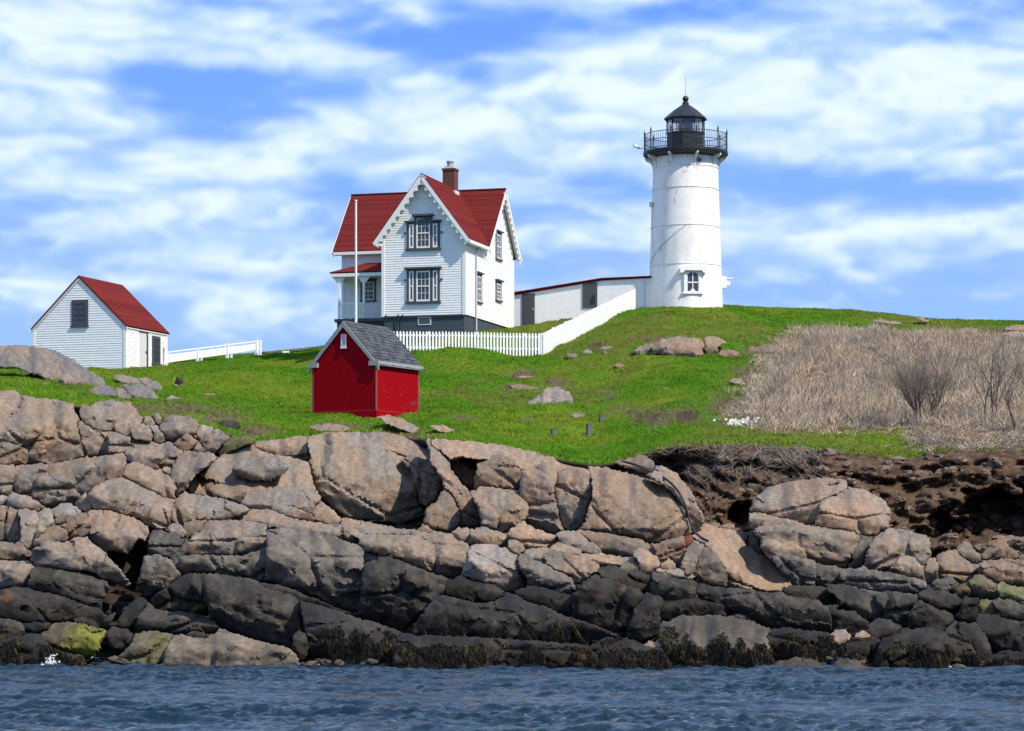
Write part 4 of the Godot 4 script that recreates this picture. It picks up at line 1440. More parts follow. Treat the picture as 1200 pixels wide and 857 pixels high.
# rocks: label, kind, stone, share of the height that is top, offset in distance, outline in photo pixels
const SHORE := [
	["broad tan slab topping the stack of rocks, with a rounder boulder against it", "boulder", "T", 0.45, 0.0, [9, 457, 18, 457, 26, 463, 31, 464, 71, 469, 85, 474, 93, 492, 91, 496, 91, 502, 96, 522, 101, 532, 100, 534, 85, 541, 60, 546, 25, 545, 16, 543, -21, 540, -21, 468, -14, 467, -14, 462, -12, 461, -1, 458]],
	["rounded brown boulder with a dark undercut leaning on the broad tan slab", "boulder", "T", 0.5, -1.2, [14, 481, 28, 481, 44, 488, 53, 500, 48, 510, 33, 521, 21, 524, -9, 521, -14, 520, -14, 484, -3, 482]],
	["reddish brown block under the rounded boulder with the dark undercut", "rock", "B", 0.2, -0.8, [-14, 518, 2, 518, 16, 520, 30, 525, 32, 526, 33, 542, 32, 543, 19, 545, -12, 545, -20, 549, -21, 547, -21, 540, -14, 539]],
	["grey rock with bright flat top and hollow side below the lawn edge", "boulder", "G", 0.55, 0.0, [125, 469, 133, 469, 152, 471, 158, 478, 164, 486, 169, 490, 168, 495, 158, 503, 140, 507, 126, 507, 120, 506, 112, 504, 100, 498, 94, 492, 92, 483, 93, 476, 96, 474, 104, 476, 112, 471]],
	["dark shadowed block in the hollow under the bright topped grey rock", "rock", "G", 0.15, 0.6, [92, 493, 96, 493, 100, 498, 112, 504, 128, 506, 138, 513, 141, 519, 142, 531, 108, 537, 101, 534, 96, 522, 91, 502, 91, 496]],
	["grey wedge rock with pale flat top in the hollow", "rock", "G", 0.35, -0.3, [126, 505, 137, 507, 153, 513, 153, 518, 157, 521, 158, 523, 152, 529, 146, 531, 126, 533]],
	["pinkish brown boulder resting against the bright topped grey rock", "boulder", "T", 0.4, -0.8, [145, 485, 156, 488, 167, 497, 166, 500, 160, 507, 154, 508, 153, 512, 147, 512, 136, 507, 133, 500, 138, 489]],
	["smooth tan egg shaped boulder beside the pinkish brown boulder", "boulder", "P", 0.45, -1.1, [167, 496, 175, 500, 177, 503, 179, 511, 177, 517, 172, 518, 158, 515, 153, 513, 154, 509, 152, 505, 157, 499]],
	["small upright tan stone near the egg shaped boulder", "stone", "T", 0.3, -0.6, [174, 487, 177, 489, 181, 495, 181, 498, 177, 502, 172, 502, 167, 496, 169, 492, 168, 489]],
	["slanting grey stone leaning beside the egg shaped boulder", "stone", "G", 0.3, -0.7, [175, 498, 182, 498, 185, 500, 192, 511, 194, 518, 189, 520, 179, 518, 178, 516, 179, 511]],
	["small grey block tucked under the turf edge", "stone", "G", 0.3, 0.0, [183, 484, 187, 485, 190, 490, 188, 499, 186, 500, 182, 498, 179, 492, 179, 485]],
	["rounded grey boulder with three ribs under the turf edge", "boulder", "G", 0.5, -0.2, [204, 487, 215, 487, 225, 489, 228, 491, 235, 499, 227, 510, 212, 513, 202, 519, 194, 517, 186, 500, 194, 488]],
	["small pointed brown stone standing like a pyramid", "stone", "B", 0.2, -0.8, [219, 505, 233, 518, 223, 528, 215, 529, 207, 526, 203, 521, 202, 519, 212, 513]],
	["flat grey ledge under the egg shaped boulder", "rock", "G", 0.6, 0.1, [154, 514, 172, 518, 177, 517, 187, 520, 193, 519, 193, 523, 191, 532, 190, 533, 152, 526, 148, 519, 152, 517]],
	["blocky mottled grey boulder over the tan oblong boulder", "boulder", "G", 0.35, -0.1, [162, 524, 179, 525, 185, 526, 188, 529, 193, 536, 186, 544, 186, 549, 174, 551, 148, 541, 145, 532, 146, 527]],
	["grey block with a pale slanted top and dark face", "rock", "G", 0.4, -0.2, [195, 517, 201, 519, 207, 525, 215, 528, 215, 530, 203, 546, 192, 551, 186, 549, 185, 543, 185, 530, 186, 528, 192, 524, 193, 519]],
	["small round tan pebble in a crevice", "stone", "T", 0.4, -0.6, [195, 546, 201, 549, 200, 556, 197, 558, 193, 556, 188, 551]],
	["smooth grey rock split from its neighbour by a long dark crack", "boulder", "G", 0.5, -0.1, [216, 528, 225, 528, 231, 530, 248, 530, 256, 536, 248, 543, 233, 554, 227, 561, 218, 575, 214, 577, 207, 585, 205, 578, 199, 572, 198, 558, 203, 542]],
	["long smooth tan slab with a brown stain on its face", "boulder", "T", 0.3, 0.0, [139, 531, 145, 531, 149, 543, 144, 561, 121, 567, 94, 591, 89, 591, 87, 593, 82, 591, 72, 591, 59, 597, 52, 595, 51, 592, 35, 583, 40, 561, 58, 543, 91, 538, 101, 534, 106, 536]],
	["tan block at the end of the long stained slab", "rock", "T", 0.25, 0.3, [48, 543, 58, 544, 51, 561, 40, 580, 33, 582, 22, 580, 17, 577, 15, 572, 15, 565, 16, 554, 19, 545]],
	["narrow shadowed grey block beside the tan block", "rock", "G", 0.2, 0.5, [3, 544, 16, 544, 18, 545, 19, 561, 16, 573, 17, 576, 15, 581, -1, 582, -19, 582, -19, 549, -12, 545]],
	["tan oblong boulder lying like a loaf across the slope", "boulder", "T", 0.55, -0.8, [157, 541, 161, 541, 182, 550, 187, 549, 193, 556, 198, 558, 204, 565, 207, 572, 205, 579, 206, 585, 192, 583, 186, 581, 146, 561, 142, 556, 149, 543]],
	["large tan oblong boulder with a pointed end over the black gap", "boulder", "T", 0.5, -1.2, [138, 560, 145, 560, 194, 583, 205, 585, 205, 588, 199, 610, 200, 615, 196, 619, 192, 621, 185, 621, 174, 617, 163, 609, 154, 605, 131, 599, 111, 598, 108, 596, 103, 590, 102, 583, 102, 579, 107, 574, 111, 569, 120, 565]],
	["dark corner stone under the long stained slab", "stone", "G", 0.2, -0.6, [99, 577, 101, 578, 107, 590, 108, 597, 102, 601, 93, 598, 88, 594, 87, 590]],
	["tan block with black shaded underside above the black gap", "boulder", "T", 0.55, -0.6, [107, 597, 131, 599, 157, 606, 174, 617, 175, 625, 169, 635, 162, 631, 157, 641, 149, 650, 128, 646, 125, 649, 107, 635, 102, 630, 103, 622, 100, 613, 104, 605, 102, 601]],
	["whitish angular boulder jammed under the long stained slab", "boulder", "W", 0.5, -1.2, [72, 590, 82, 590, 88, 593, 95, 599, 91, 611, 70, 615, 65, 614, 63, 606, 60, 603, 59, 597]],
	["pale upright shard of rock", "rock", "W", 0.3, -0.9, [23, 596, 30, 596, 43, 599, 45, 601, 44, 605, 46, 611, 38, 634, 39, 642, 36, 645, 32, 644, 22, 635, 24, 621, 21, 599]],
	["pale lumpy rock between the upright shard and the whitish boulder", "rock", "W", 0.4, -1.0, [52, 595, 58, 596, 60, 598, 65, 615, 59, 620, 42, 634, 39, 631, 37, 626, 40, 610, 45, 601]],
	["brown rock under the whitish angular boulder", "rock", "B", 0.4, -0.8, [95, 600, 100, 600, 104, 605, 109, 606, 106, 621, 102, 629, 96, 630, 93, 634, 80, 633, 78, 631, 75, 619, 70, 615, 77, 613, 92, 601]],
	["brown wedge with pale flat top on the two humped boulder", "rock", "B", 0.5, -0.9, [64, 615, 70, 615, 73, 619, 78, 620, 80, 631, 79, 633, 75, 635, 68, 635, 39, 642, 38, 638, 39, 633, 59, 617]],
	["dark flat slab under the end of the tan block", "rock", "G", 0.4, -0.4, [14, 577, 18, 577, 23, 580, 35, 582, 49, 591, 52, 593, 52, 596, 47, 600, 45, 601, 30, 596, 22, 597, 14, 594, 9, 595, 8, 593, 7, 584, 9, 582]],
	["small pale block at the edge of the stack", "stone", "W", 0.4, -0.3, [3, 580, 7, 580, 8, 581, 9, 589, 8, 592, -9, 594, -19, 594, -19, 582]],
	["shadowed upright brown rock beside the pale shard", "rock", "B", 0.2, -0.2, [10, 594, 14, 594, 21, 597, 24, 621, 23, 631, 21, 635, 17, 637, 9, 634, 7, 629, 4, 626, 4, 614, 7, 607, 8, 597]],
	["shadowed brown rock face at the edge of the stack", "rock", "B", 0.2, 0.0, [3, 592, 7, 592, 9, 595, 6, 610, 8, 633, -8, 637, -16, 637, -19, 632, -19, 595, -18, 594]],
	["brown flat topped block above the bumpy grey rock", "rock", "B", 0.4, -0.5, [4, 634, 8, 634, 16, 637, 22, 635, 26, 637, 32, 644, 37, 646, 37, 651, 35, 656, 26, 658, 22, 657, -19, 657, -19, 643, -17, 639, -12, 637]],
	["large grey boulder with two humps hanging over the black gap", "boulder", "G", 0.5, -1.6, [98, 629, 102, 629, 107, 635, 124, 648, 127, 653, 141, 667, 153, 684, 152, 686, 149, 689, 145, 689, 127, 680, 124, 681, 110, 672, 102, 670, 84, 670, 62, 668, 39, 664, 39, 660, 35, 656, 37, 651, 37, 644, 39, 642, 46, 640, 50, 635, 58, 634, 75, 635, 87, 630]],
	["bumpy light grey rock at the end of the long dark shelf", "rock", "G", 0.35, -0.5, [34, 656, 39, 660, 40, 665, 38, 667, 38, 674, 34, 677, 30, 688, -1, 691, -19, 692, -19, 657, 21, 657, 26, 658]],
	["long dark shelf of rock under the two humped boulder", "rock", "D2", 0.35, -0.6, [40, 664, 61, 666, 74, 669, 101, 670, 106, 671, 126, 682, 130, 691, 122, 702, 111, 703, 81, 696, 78, 699, 75, 699, 33, 690, 30, 687, 34, 678, 34, 668]],
	["thin dark splinter of rock below the long dark shelf", "rock", "D", 0.4, -0.7, [79, 694, 100, 697, 112, 702, 121, 702, 120, 708, 121, 711, 119, 714, 103, 710, 85, 704, 79, 700, 80, 697]],
	["long grey black slab with an orange and green stain", "rock", "DO", 0.4, -0.6, [17, 688, 30, 688, 41, 692, 73, 698, 102, 710, 119, 713, 121, 717, 127, 722, 126, 729, 124, 732, 115, 737, 97, 726, 60, 732, 47, 730, 27, 731, 8, 726, -18, 724, -19, 722, -19, 692, 11, 690]],
	["small dark slab lying over the green mossy boulder", "stone", "D", 0.5, -1.0, [95, 722, 111, 727, 118, 736, 104, 737, 88, 732, 85, 726]],
	["small dark bump of rock beside the green mossy boulder", "stone", "D", 0.4, -0.6, [43, 728, 59, 730, 59, 734, 56, 737, 46, 743, 32, 742, 27, 734, 27, 731]],
	["rounded boulder with bright yellow green algae near the water", "boulder", "M", 0.45, -1.0, [78, 728, 101, 732, 124, 738, 124, 741, 118, 752, 118, 760, 110, 768, 99, 771, 93, 767, 88, 768, 75, 765, 54, 755, 48, 747, 47, 742, 55, 738, 60, 732]],
	["grey rock face low beside the black wet rock", "rock", "D2", 0.2, 0.0, [-19, 724, -3, 724, 11, 725, 27, 731, 31, 742, 24, 748, 10, 757, -18, 757, -19, 755]],
	["black wet rock at the waterline beside the splash", "boulder", "K", 0.3, -0.3, [30, 742, 46, 743, 61, 759, 76, 765, 88, 768, 93, 767, 98, 769, 99, 771, 99, 774, 93, 785, 90, 788, 85, 789, 48, 793, -16, 793, -19, 788, -19, 757, -13, 757, -10, 754, 19, 745, 27, 745]],
	["dark wedge of rock at the mouth of the black gap", "rock", "D", 0.2, -0.3, [133, 718, 135, 718, 135, 720, 130, 731, 130, 735, 125, 739, 115, 736, 123, 724]],
	["dark slab deep inside the black gap", "rock", "D", 0.4, 0.4, [162, 700, 170, 702, 172, 705, 172, 708, 164, 720, 158, 735, 158, 742, 156, 743, 150, 737, 140, 737, 136, 732, 144, 713]],
	["dark round rock with a rusty stain beside the black gap", "rock", "DO", 0.3, 0.0, [131, 734, 150, 737, 156, 743, 154, 753, 144, 765, 139, 769, 134, 768, 138, 766, 140, 762, 126, 760, 125, 755, 124, 743, 122, 743, 125, 739]],
	["mossy tan rock sloping into the water beside the rusty round rock", "boulder", "M2", 0.4, -0.3, [179, 739, 196, 742, 202, 744, 200, 751, 202, 760, 193, 774, 187, 779, 181, 786, 174, 788, 157, 789, 142, 786, 139, 783, 139, 769, 144, 765, 154, 753, 157, 743, 167, 740]],
	["pale tan slab at the waterline with a brown weedy foot", "boulder", "P2", 0.4, -0.6, [257, 736, 302, 751, 337, 758, 347, 766, 351, 777, 347, 782, 324, 793, 318, 794, 184, 794, 181, 791, 181, 785, 190, 777, 193, 763, 202, 745, 214, 743, 223, 746, 240, 748, 247, 743, 253, 742]],
	["pair of smooth grey rolls of rock above the pale waterline slab", "rock", "D2", 0.5, -0.3, [172, 706, 176, 707, 182, 714, 226, 719, 245, 723, 252, 727, 257, 734, 257, 737, 253, 741, 248, 743, 222, 742, 203, 744, 184, 740, 168, 740, 159, 742, 157, 734, 162, 718, 163, 716, 169, 713]],
	["small knob of grey rock on the pale waterline slab", "stone", "D2", 0.4, -0.8, [229, 739, 247, 744, 240, 751, 223, 751, 220, 748, 217, 743]],
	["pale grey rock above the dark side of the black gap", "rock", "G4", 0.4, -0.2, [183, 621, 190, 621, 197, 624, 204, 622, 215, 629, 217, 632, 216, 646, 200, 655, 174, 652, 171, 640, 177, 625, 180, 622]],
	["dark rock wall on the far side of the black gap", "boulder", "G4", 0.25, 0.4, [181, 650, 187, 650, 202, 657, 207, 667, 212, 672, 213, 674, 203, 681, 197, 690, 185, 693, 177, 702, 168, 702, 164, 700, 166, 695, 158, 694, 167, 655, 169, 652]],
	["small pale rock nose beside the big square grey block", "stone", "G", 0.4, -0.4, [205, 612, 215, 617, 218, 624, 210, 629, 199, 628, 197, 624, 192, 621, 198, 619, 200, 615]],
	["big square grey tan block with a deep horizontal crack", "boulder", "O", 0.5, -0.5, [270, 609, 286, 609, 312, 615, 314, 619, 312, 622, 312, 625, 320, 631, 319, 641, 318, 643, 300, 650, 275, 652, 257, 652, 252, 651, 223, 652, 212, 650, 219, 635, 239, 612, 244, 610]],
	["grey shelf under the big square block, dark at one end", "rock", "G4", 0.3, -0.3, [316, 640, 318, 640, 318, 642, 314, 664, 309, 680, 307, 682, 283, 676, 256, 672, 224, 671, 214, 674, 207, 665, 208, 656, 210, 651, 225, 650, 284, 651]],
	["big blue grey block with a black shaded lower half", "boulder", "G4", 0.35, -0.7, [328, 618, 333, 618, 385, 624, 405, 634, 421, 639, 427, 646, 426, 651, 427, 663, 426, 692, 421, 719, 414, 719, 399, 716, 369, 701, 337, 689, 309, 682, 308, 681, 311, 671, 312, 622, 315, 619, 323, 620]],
	["big dark smooth block with pale upper rim near the water", "boulder", "D2", 0.3, -0.6, [226, 672, 256, 672, 292, 678, 303, 681, 304, 684, 309, 687, 345, 699, 352, 707, 353, 721, 359, 752, 341, 761, 302, 751, 266, 740, 258, 736, 252, 727, 245, 724, 244, 714, 240, 705, 220, 685]],
	["dark rock with an orange stain beside the big dark smooth block", "rock", "DO", 0.3, -0.2, [223, 671, 226, 673, 225, 678, 228, 690, 243, 702, 245, 723, 232, 721, 209, 722, 181, 717, 181, 712, 176, 706, 177, 701, 185, 694, 198, 686, 210, 675]],
	["dark triangular rock with weedy foot beside the rounded nub", "boulder", "DW", 0.35, -0.5, [350, 703, 394, 715, 428, 727, 431, 726, 469, 740, 471, 743, 467, 747, 468, 762, 462, 781, 452, 790, 394, 792, 390, 793, 364, 792, 361, 789, 357, 774, 362, 760, 356, 737]],
	["small dark rounded nub at the foot of the big dark smooth block", "stone", "D", 0.3, -1.0, [350, 738, 359, 743, 362, 758, 358, 773, 355, 775, 351, 774, 348, 766, 342, 761, 342, 747]],
	["wide smooth tan slab carrying the perched boulder", "boulder", "T", 0.75, 0.4, [296, 520, 301, 526, 320, 532, 346, 537, 362, 542, 368, 567, 376, 584, 376, 588, 370, 597, 341, 594, 295, 598, 266, 588, 243, 585, 220, 580, 218, 573, 227, 561, 259, 533]],
	["grey boulder perched loose on the wide smooth tan slab", "boulder", "O", 0.5, -1.5, [301, 534, 308, 534, 327, 536, 338, 545, 339, 547, 338, 552, 317, 564, 302, 564, 289, 562, 274, 557, 272, 555, 271, 550, 278, 541, 290, 536]],
	["tan wedge with a rounded back under the turf below the shed", "rock", "T", 0.5, 0.0, [344, 511, 360, 511, 360, 522, 363, 538, 361, 541, 320, 532, 300, 526, 297, 522, 298, 519, 306, 516, 334, 514]],
	["mossy brown rock sliding from under the turf edge", "rock", "M2", 0.4, 0.0, [273, 510, 283, 513, 294, 513, 294, 516, 301, 518, 274, 528, 261, 536, 253, 533, 252, 531, 261, 519]],
	["dark grey angular block tilted on its corner", "rock", "G", 0.4, -0.4, [256, 503, 269, 510, 270, 513, 252, 531, 239, 532, 234, 527, 236, 523, 234, 517, 250, 504]],
	["small pale grey block beside the tilted angular block", "stone", "W", 0.5, -0.3, [235, 498, 249, 499, 250, 500, 250, 505, 247, 510, 237, 516, 232, 517, 228, 513, 227, 511, 228, 505]],
	["small dark grey rock half buried in the turf edge", "stone", "D2", 0.5, 0.0, [260, 492, 277, 493, 283, 500, 271, 507, 258, 506, 253, 500]],
	["small grey stone at the foot of the tilted angular block", "stone", "G", 0.4, -0.6, [233, 517, 236, 523, 242, 529, 241, 531, 235, 532, 225, 528]],
	["layered grey tan ledge above the big square block", "rock", "O", 0.55, -0.2, [216, 575, 218, 576, 221, 579, 237, 580, 263, 585, 285, 592, 293, 596, 294, 598, 287, 604, 269, 610, 243, 610, 239, 609, 207, 618, 204, 614, 200, 613, 198, 609, 205, 586, 214, 577]],
	["long low tan ledge running toward the pink chipped rock", "rock", "T", 0.6, -0.3, [289, 597, 316, 597, 342, 607, 360, 611, 379, 613, 393, 617, 400, 615, 401, 617, 400, 622, 402, 627, 399, 630, 388, 632, 334, 623, 321, 619, 315, 619, 311, 616, 306, 614, 274, 609, 270, 606]],
	["smooth grey tongue at the foot of the wide tan slab", "rock", "O", 0.7, -0.7, [330, 570, 342, 570, 356, 576, 367, 589, 369, 597, 369, 603, 365, 604, 342, 593, 314, 598, 295, 598, 280, 592, 289, 579, 292, 576, 317, 571]],
	["thin tan shard under the smooth grey tongue", "stone", "T", 0.4, -0.9, [324, 590, 346, 594, 365, 603, 368, 607, 369, 609, 366, 612, 360, 611, 343, 607, 319, 599, 317, 596]],
	["small tan flake in the cleft below the wide slab", "stone", "P", 0.4, -0.3, [375, 588, 378, 588, 388, 595, 400, 607, 401, 610, 399, 614, 391, 618, 379, 613, 372, 613, 368, 612, 366, 604, 366, 600]],
	["brown slanting block beside the layered ledge", "rock", "B", 0.3, -0.4, [237, 609, 241, 609, 242, 611, 236, 622, 224, 632, 214, 634, 212, 624, 216, 613, 221, 611]],
	["small grey nose of rock over the dark side of the gap", "stone", "G", 0.4, -0.3, [198, 616, 201, 618, 213, 616, 218, 623, 219, 625, 211, 633, 199, 632, 198, 631, 197, 619]],
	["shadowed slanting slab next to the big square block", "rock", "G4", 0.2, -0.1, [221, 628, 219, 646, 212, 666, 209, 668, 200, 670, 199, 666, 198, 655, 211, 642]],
	["massive tan boulder crossed by thin cracks under the shed", "boulder", "TC", 0.4, 0.3, [414, 506, 422, 506, 424, 511, 448, 521, 465, 532, 483, 540, 489, 559, 491, 587, 493, 591, 499, 597, 495, 613, 490, 620, 475, 620, 467, 619, 425, 610, 419, 610, 402, 606, 396, 602, 375, 583, 368, 567, 363, 546, 362, 541, 363, 537, 360, 521, 360, 512, 379, 507]],
	["brown hollowed face beside the massive cracked boulder", "rock", "B", 0.2, 0.3, [480, 534, 493, 536, 503, 540, 516, 559, 520, 570, 520, 573, 518, 578, 511, 587, 500, 596, 492, 591, 483, 554, 468, 539]],
	["flat pinkish rock sheet showing through the turf below the shed", "rock", "T", 0.8, 0.5, [439, 505, 466, 509, 476, 512, 497, 513, 499, 515, 500, 520, 510, 528, 511, 531, 504, 535, 503, 539, 498, 540, 469, 536, 442, 521, 421, 513, 421, 511, 423, 511, 423, 507, 424, 506, 434, 507]],
	["pointed brown boulder in the cleft under the hollowed face", "boulder", "B", 0.35, -0.5, [520, 573, 531, 583, 540, 603, 540, 613, 539, 617, 527, 625, 510, 623, 501, 615, 495, 613, 499, 596, 511, 587]],
	["long tan blade of rock leaning diagonally in the cleft", "boulder", "T", 0.4, -0.4, [499, 514, 505, 514, 506, 522, 514, 527, 527, 539, 527, 545, 528, 549, 541, 566, 550, 575, 563, 599, 567, 612, 563, 617, 555, 620, 546, 618, 541, 619, 539, 618, 540, 604, 539, 599, 531, 583, 520, 573, 516, 560, 503, 540, 504, 534, 499, 519]],
	["small tan rock wedged above the leaning blade", "rock", "T", 0.3, 0.3, [537, 536, 543, 536, 554, 538, 559, 540, 558, 551, 559, 556, 554, 574, 551, 576, 541, 566, 527, 547, 528, 540]],
	["brown knobbly boulder stacked on a rounder one", "boulder", "B", 0.3, -0.2, [581, 533, 591, 533, 603, 539, 605, 541, 607, 548, 611, 551, 609, 570, 608, 574, 598, 575, 586, 572, 566, 570, 564, 571, 556, 577, 554, 572, 559, 540, 566, 539, 572, 534]],
	["rounded tan boulder underneath the knobbly stacked boulder", "boulder", "T", 0.4, -0.5, [564, 569, 608, 575, 619, 588, 620, 604, 616, 611, 613, 612, 607, 618, 599, 619, 595, 622, 592, 625, 566, 618, 564, 617, 563, 607, 559, 594, 550, 577, 551, 575, 558, 574]],
	["long pink bare sheet of rock along the lawn edge", "boulder", "P", 0.85, 1.5, [505, 514, 551, 517, 576, 520, 596, 523, 636, 532, 676, 538, 702, 544, 718, 541, 723, 545, 751, 554, 795, 578, 769, 584, 691, 558, 661, 552, 621, 552, 615, 550, 611, 551, 607, 547, 596, 544, 568, 539, 559, 540, 542, 536, 527, 539, 514, 527, 506, 522]],
	["tan rock face with scooped hollows beside the oval panel", "boulder", "T", 0.25, 0.2, [646, 541, 650, 542, 657, 549, 652, 564, 649, 580, 655, 599, 656, 609, 661, 621, 660, 623, 650, 626, 634, 622, 618, 616, 616, 612, 616, 607, 608, 576, 610, 553, 612, 551, 616, 550, 622, 545]],
	["oval tan panel of rock outlined by dark cracks", "boulder", "T", 0.15, -0.3, [665, 546, 680, 548, 684, 550, 695, 561, 696, 573, 696, 581, 690, 592, 684, 613, 677, 621, 673, 623, 662, 622, 659, 619, 652, 601, 648, 577, 654, 553]],
	["huge tan whaleback boulder with a bright rounded top", "boulder", "P3", 0.4, -0.2, [689, 546, 711, 548, 737, 554, 781, 570, 800, 590, 806, 599, 809, 606, 811, 627, 795, 634, 784, 634, 761, 637, 742, 630, 679, 621, 678, 619, 684, 613, 694, 581, 693, 560]],
	["smooth curved strip of rock behind the black hose", "rock", "T", 0.4, 0.6, [769, 546, 778, 546, 794, 555, 811, 576, 819, 595, 825, 602, 826, 608, 826, 613, 813, 627, 811, 626, 806, 605, 796, 587, 781, 572, 756, 557, 765, 552]],
	["flat brown slab at the top of the black hose", "rock", "B", 0.6, 0.0, [748, 533, 751, 533, 762, 537, 769, 546, 765, 552, 756, 556, 723, 545, 718, 541, 742, 536]],
	["pinkish wedge of rock below the rounded tan boulder", "rock", "P", 0.5, -1.0, [611, 611, 615, 611, 617, 614, 629, 620, 649, 626, 652, 629, 654, 635, 652, 637, 641, 642, 618, 643, 610, 635, 603, 632, 596, 632, 593, 626, 594, 623]],
	["small tan lump under the pinkish wedge", "stone", "T", 0.4, -1.0, [596, 632, 603, 632, 610, 635, 614, 639, 617, 644, 611, 649, 608, 651, 598, 647, 594, 642, 594, 637]],
	["small brown stone under the pointed brown boulder", "stone", "B", 0.4, -0.4, [494, 614, 500, 615, 507, 621, 508, 623, 499, 628, 490, 627, 488, 620, 492, 618]],
	["small grey stone under the leaning blade", "stone", "G", 0.4, -0.4, [538, 617, 541, 619, 547, 617, 550, 619, 552, 633, 549, 636, 546, 636, 538, 633, 528, 625, 532, 621]],
	["tan split rock under the rounded tan boulder", "rock", "T", 0.4, -0.5, [562, 617, 570, 617, 577, 621, 593, 625, 596, 632, 594, 642, 578, 642, 560, 638, 550, 639, 548, 636, 551, 633, 550, 620, 556, 620]],
	["long rounded grey tan boulder with a chipped top", "boulder", "O", 0.5, -0.9, [423, 610, 467, 619, 486, 620, 492, 623, 504, 624, 509, 622, 529, 625, 538, 633, 548, 636, 550, 639, 543, 672, 531, 679, 524, 678, 457, 653, 446, 653, 444, 650, 441, 649, 429, 647, 420, 638, 420, 633, 403, 622, 422, 614]],
	["pink chipped end of the long rounded boulder", "rock", "P", 0.4, -0.8, [401, 606, 405, 606, 422, 610, 424, 614, 431, 614, 428, 630, 421, 634, 420, 638, 416, 638, 405, 634, 401, 631, 398, 628, 401, 619, 400, 613]],
	["whitish rounded boulder beside the long chipped one", "boulder", "W", 0.5, -1.1, [559, 637, 580, 638, 585, 641, 594, 642, 598, 647, 607, 650, 606, 658, 610, 663, 613, 673, 617, 678, 618, 683, 617, 685, 614, 689, 609, 689, 603, 694, 596, 694, 591, 693, 583, 687, 546, 678, 542, 673, 544, 662, 548, 651, 548, 645, 551, 640]],
	["big black rock with pale rim under the long chipped boulder", "boulder", "D2", 0.25, -0.4, [445, 653, 457, 653, 523, 677, 527, 680, 521, 692, 517, 697, 511, 701, 503, 709, 479, 742, 477, 743, 471, 742, 467, 739, 433, 728, 420, 722, 417, 720, 421, 702, 424, 672, 428, 659, 433, 657, 442, 656]],
	["black flat rock under the whitish boulder", "rock", "D", 0.4, -0.2, [541, 673, 547, 679, 584, 687, 593, 694, 589, 700, 574, 706, 562, 707, 540, 704, 518, 698, 517, 697, 526, 678, 530, 679]],
	["wide low dark rock with a weedy skirt at the waterline", "boulder", "DW", 0.5, -0.6, [593, 693, 603, 696, 620, 706, 641, 711, 655, 719, 701, 734, 726, 745, 727, 747, 716, 757, 714, 758, 698, 755, 687, 756, 554, 746, 532, 745, 500, 747, 494, 745, 480, 744, 479, 743, 479, 740, 510, 698, 519, 698, 562, 707, 574, 706, 589, 700]],
	["black weed covered ledge under the wide low dark rock", "boulder", "K", 0.3, -0.8, [471, 742, 478, 742, 481, 744, 491, 745, 508, 744, 512, 745, 554, 746, 684, 755, 689, 756, 692, 759, 700, 772, 694, 783, 689, 784, 684, 792, 682, 792, 621, 795, 457, 795, 454, 792, 453, 790, 460, 782, 460, 749, 467, 747]],
	["small grey lump between the blue grey block and the black rock", "stone", "G4", 0.4, -0.4, [427, 647, 444, 648, 445, 653, 440, 658, 427, 662, 424, 650]],
	["lumpy grey rock beside the whitish boulder", "rock", "G4", 0.45, -0.6, [619, 649, 627, 657, 640, 661, 650, 668, 669, 676, 675, 686, 674, 693, 668, 698, 618, 685, 617, 678, 611, 671, 606, 656, 608, 650]],
	["brown grey slab with sunlit top under the pink rubble", "rock", "B2", 0.6, -0.5, [647, 644, 681, 651, 701, 660, 703, 663, 703, 666, 698, 672, 690, 679, 684, 687, 680, 685, 675, 686, 669, 675, 650, 668, 640, 661, 640, 657, 636, 653, 635, 651]],
	["dark curved ledge below the lumpy grey rock", "rock", "D", 0.45, -0.5, [617, 685, 631, 687, 668, 697, 670, 699, 671, 703, 671, 710, 674, 723, 666, 722, 655, 719, 641, 711, 620, 706, 605, 698, 603, 695, 604, 692, 609, 689, 614, 689]],
	["black faceted block with an orange patch and pale veins", "boulder", "DO", 0.3, -0.6, [698, 672, 705, 677, 720, 680, 750, 691, 754, 696, 760, 704, 759, 708, 746, 728, 742, 742, 735, 744, 733, 748, 724, 748, 688, 738, 678, 734, 668, 728, 669, 722, 670, 721, 672, 713, 669, 697, 675, 693, 675, 686, 680, 685, 683, 681, 691, 678]],
	["black narrow block with a white vein", "boulder", "D", 0.25, -0.7, [758, 694, 776, 700, 778, 705, 774, 720, 775, 729, 772, 734, 772, 749, 765, 756, 751, 754, 736, 748, 734, 743, 744, 712, 756, 696]],
	["dark flat slab on top of the black faceted block", "rock", "D", 0.6, -0.6, [714, 662, 724, 664, 760, 679, 769, 693, 755, 696, 708, 681, 700, 672, 699, 670, 703, 665]],
	["small dark slab beside the black rounded boulder", "stone", "D", 0.5, -0.7, [744, 666, 763, 675, 764, 678, 761, 687, 747, 683, 737, 672, 737, 671]],
	["black rounded boulder below the pale rubble", "boulder", "D2", 0.4, -1.1, [766, 669, 797, 679, 807, 678, 813, 680, 819, 684, 815, 692, 816, 698, 800, 708, 778, 705, 765, 698, 763, 695, 761, 684, 764, 678, 763, 674]],
	["thin flat tan plate of rock in the rubble", "stone", "P", 0.6, -0.9, [681, 648, 693, 649, 701, 648, 737, 654, 741, 653, 746, 657, 731, 665, 715, 662, 704, 665, 702, 660, 700, 659, 674, 652]],
	["small green tinged tan stone under the thin plate", "stone", "M2", 0.5, -0.9, [734, 657, 746, 658, 749, 661, 751, 669, 739, 673, 727, 672, 723, 670, 722, 668, 723, 667]],
	["pale tan angular rock in the rubble under the whaleback", "rock", "P", 0.5, -0.9, [749, 640, 769, 651, 774, 658, 773, 666, 766, 669, 763, 675, 750, 672, 748, 660, 746, 656, 741, 653, 741, 647]],
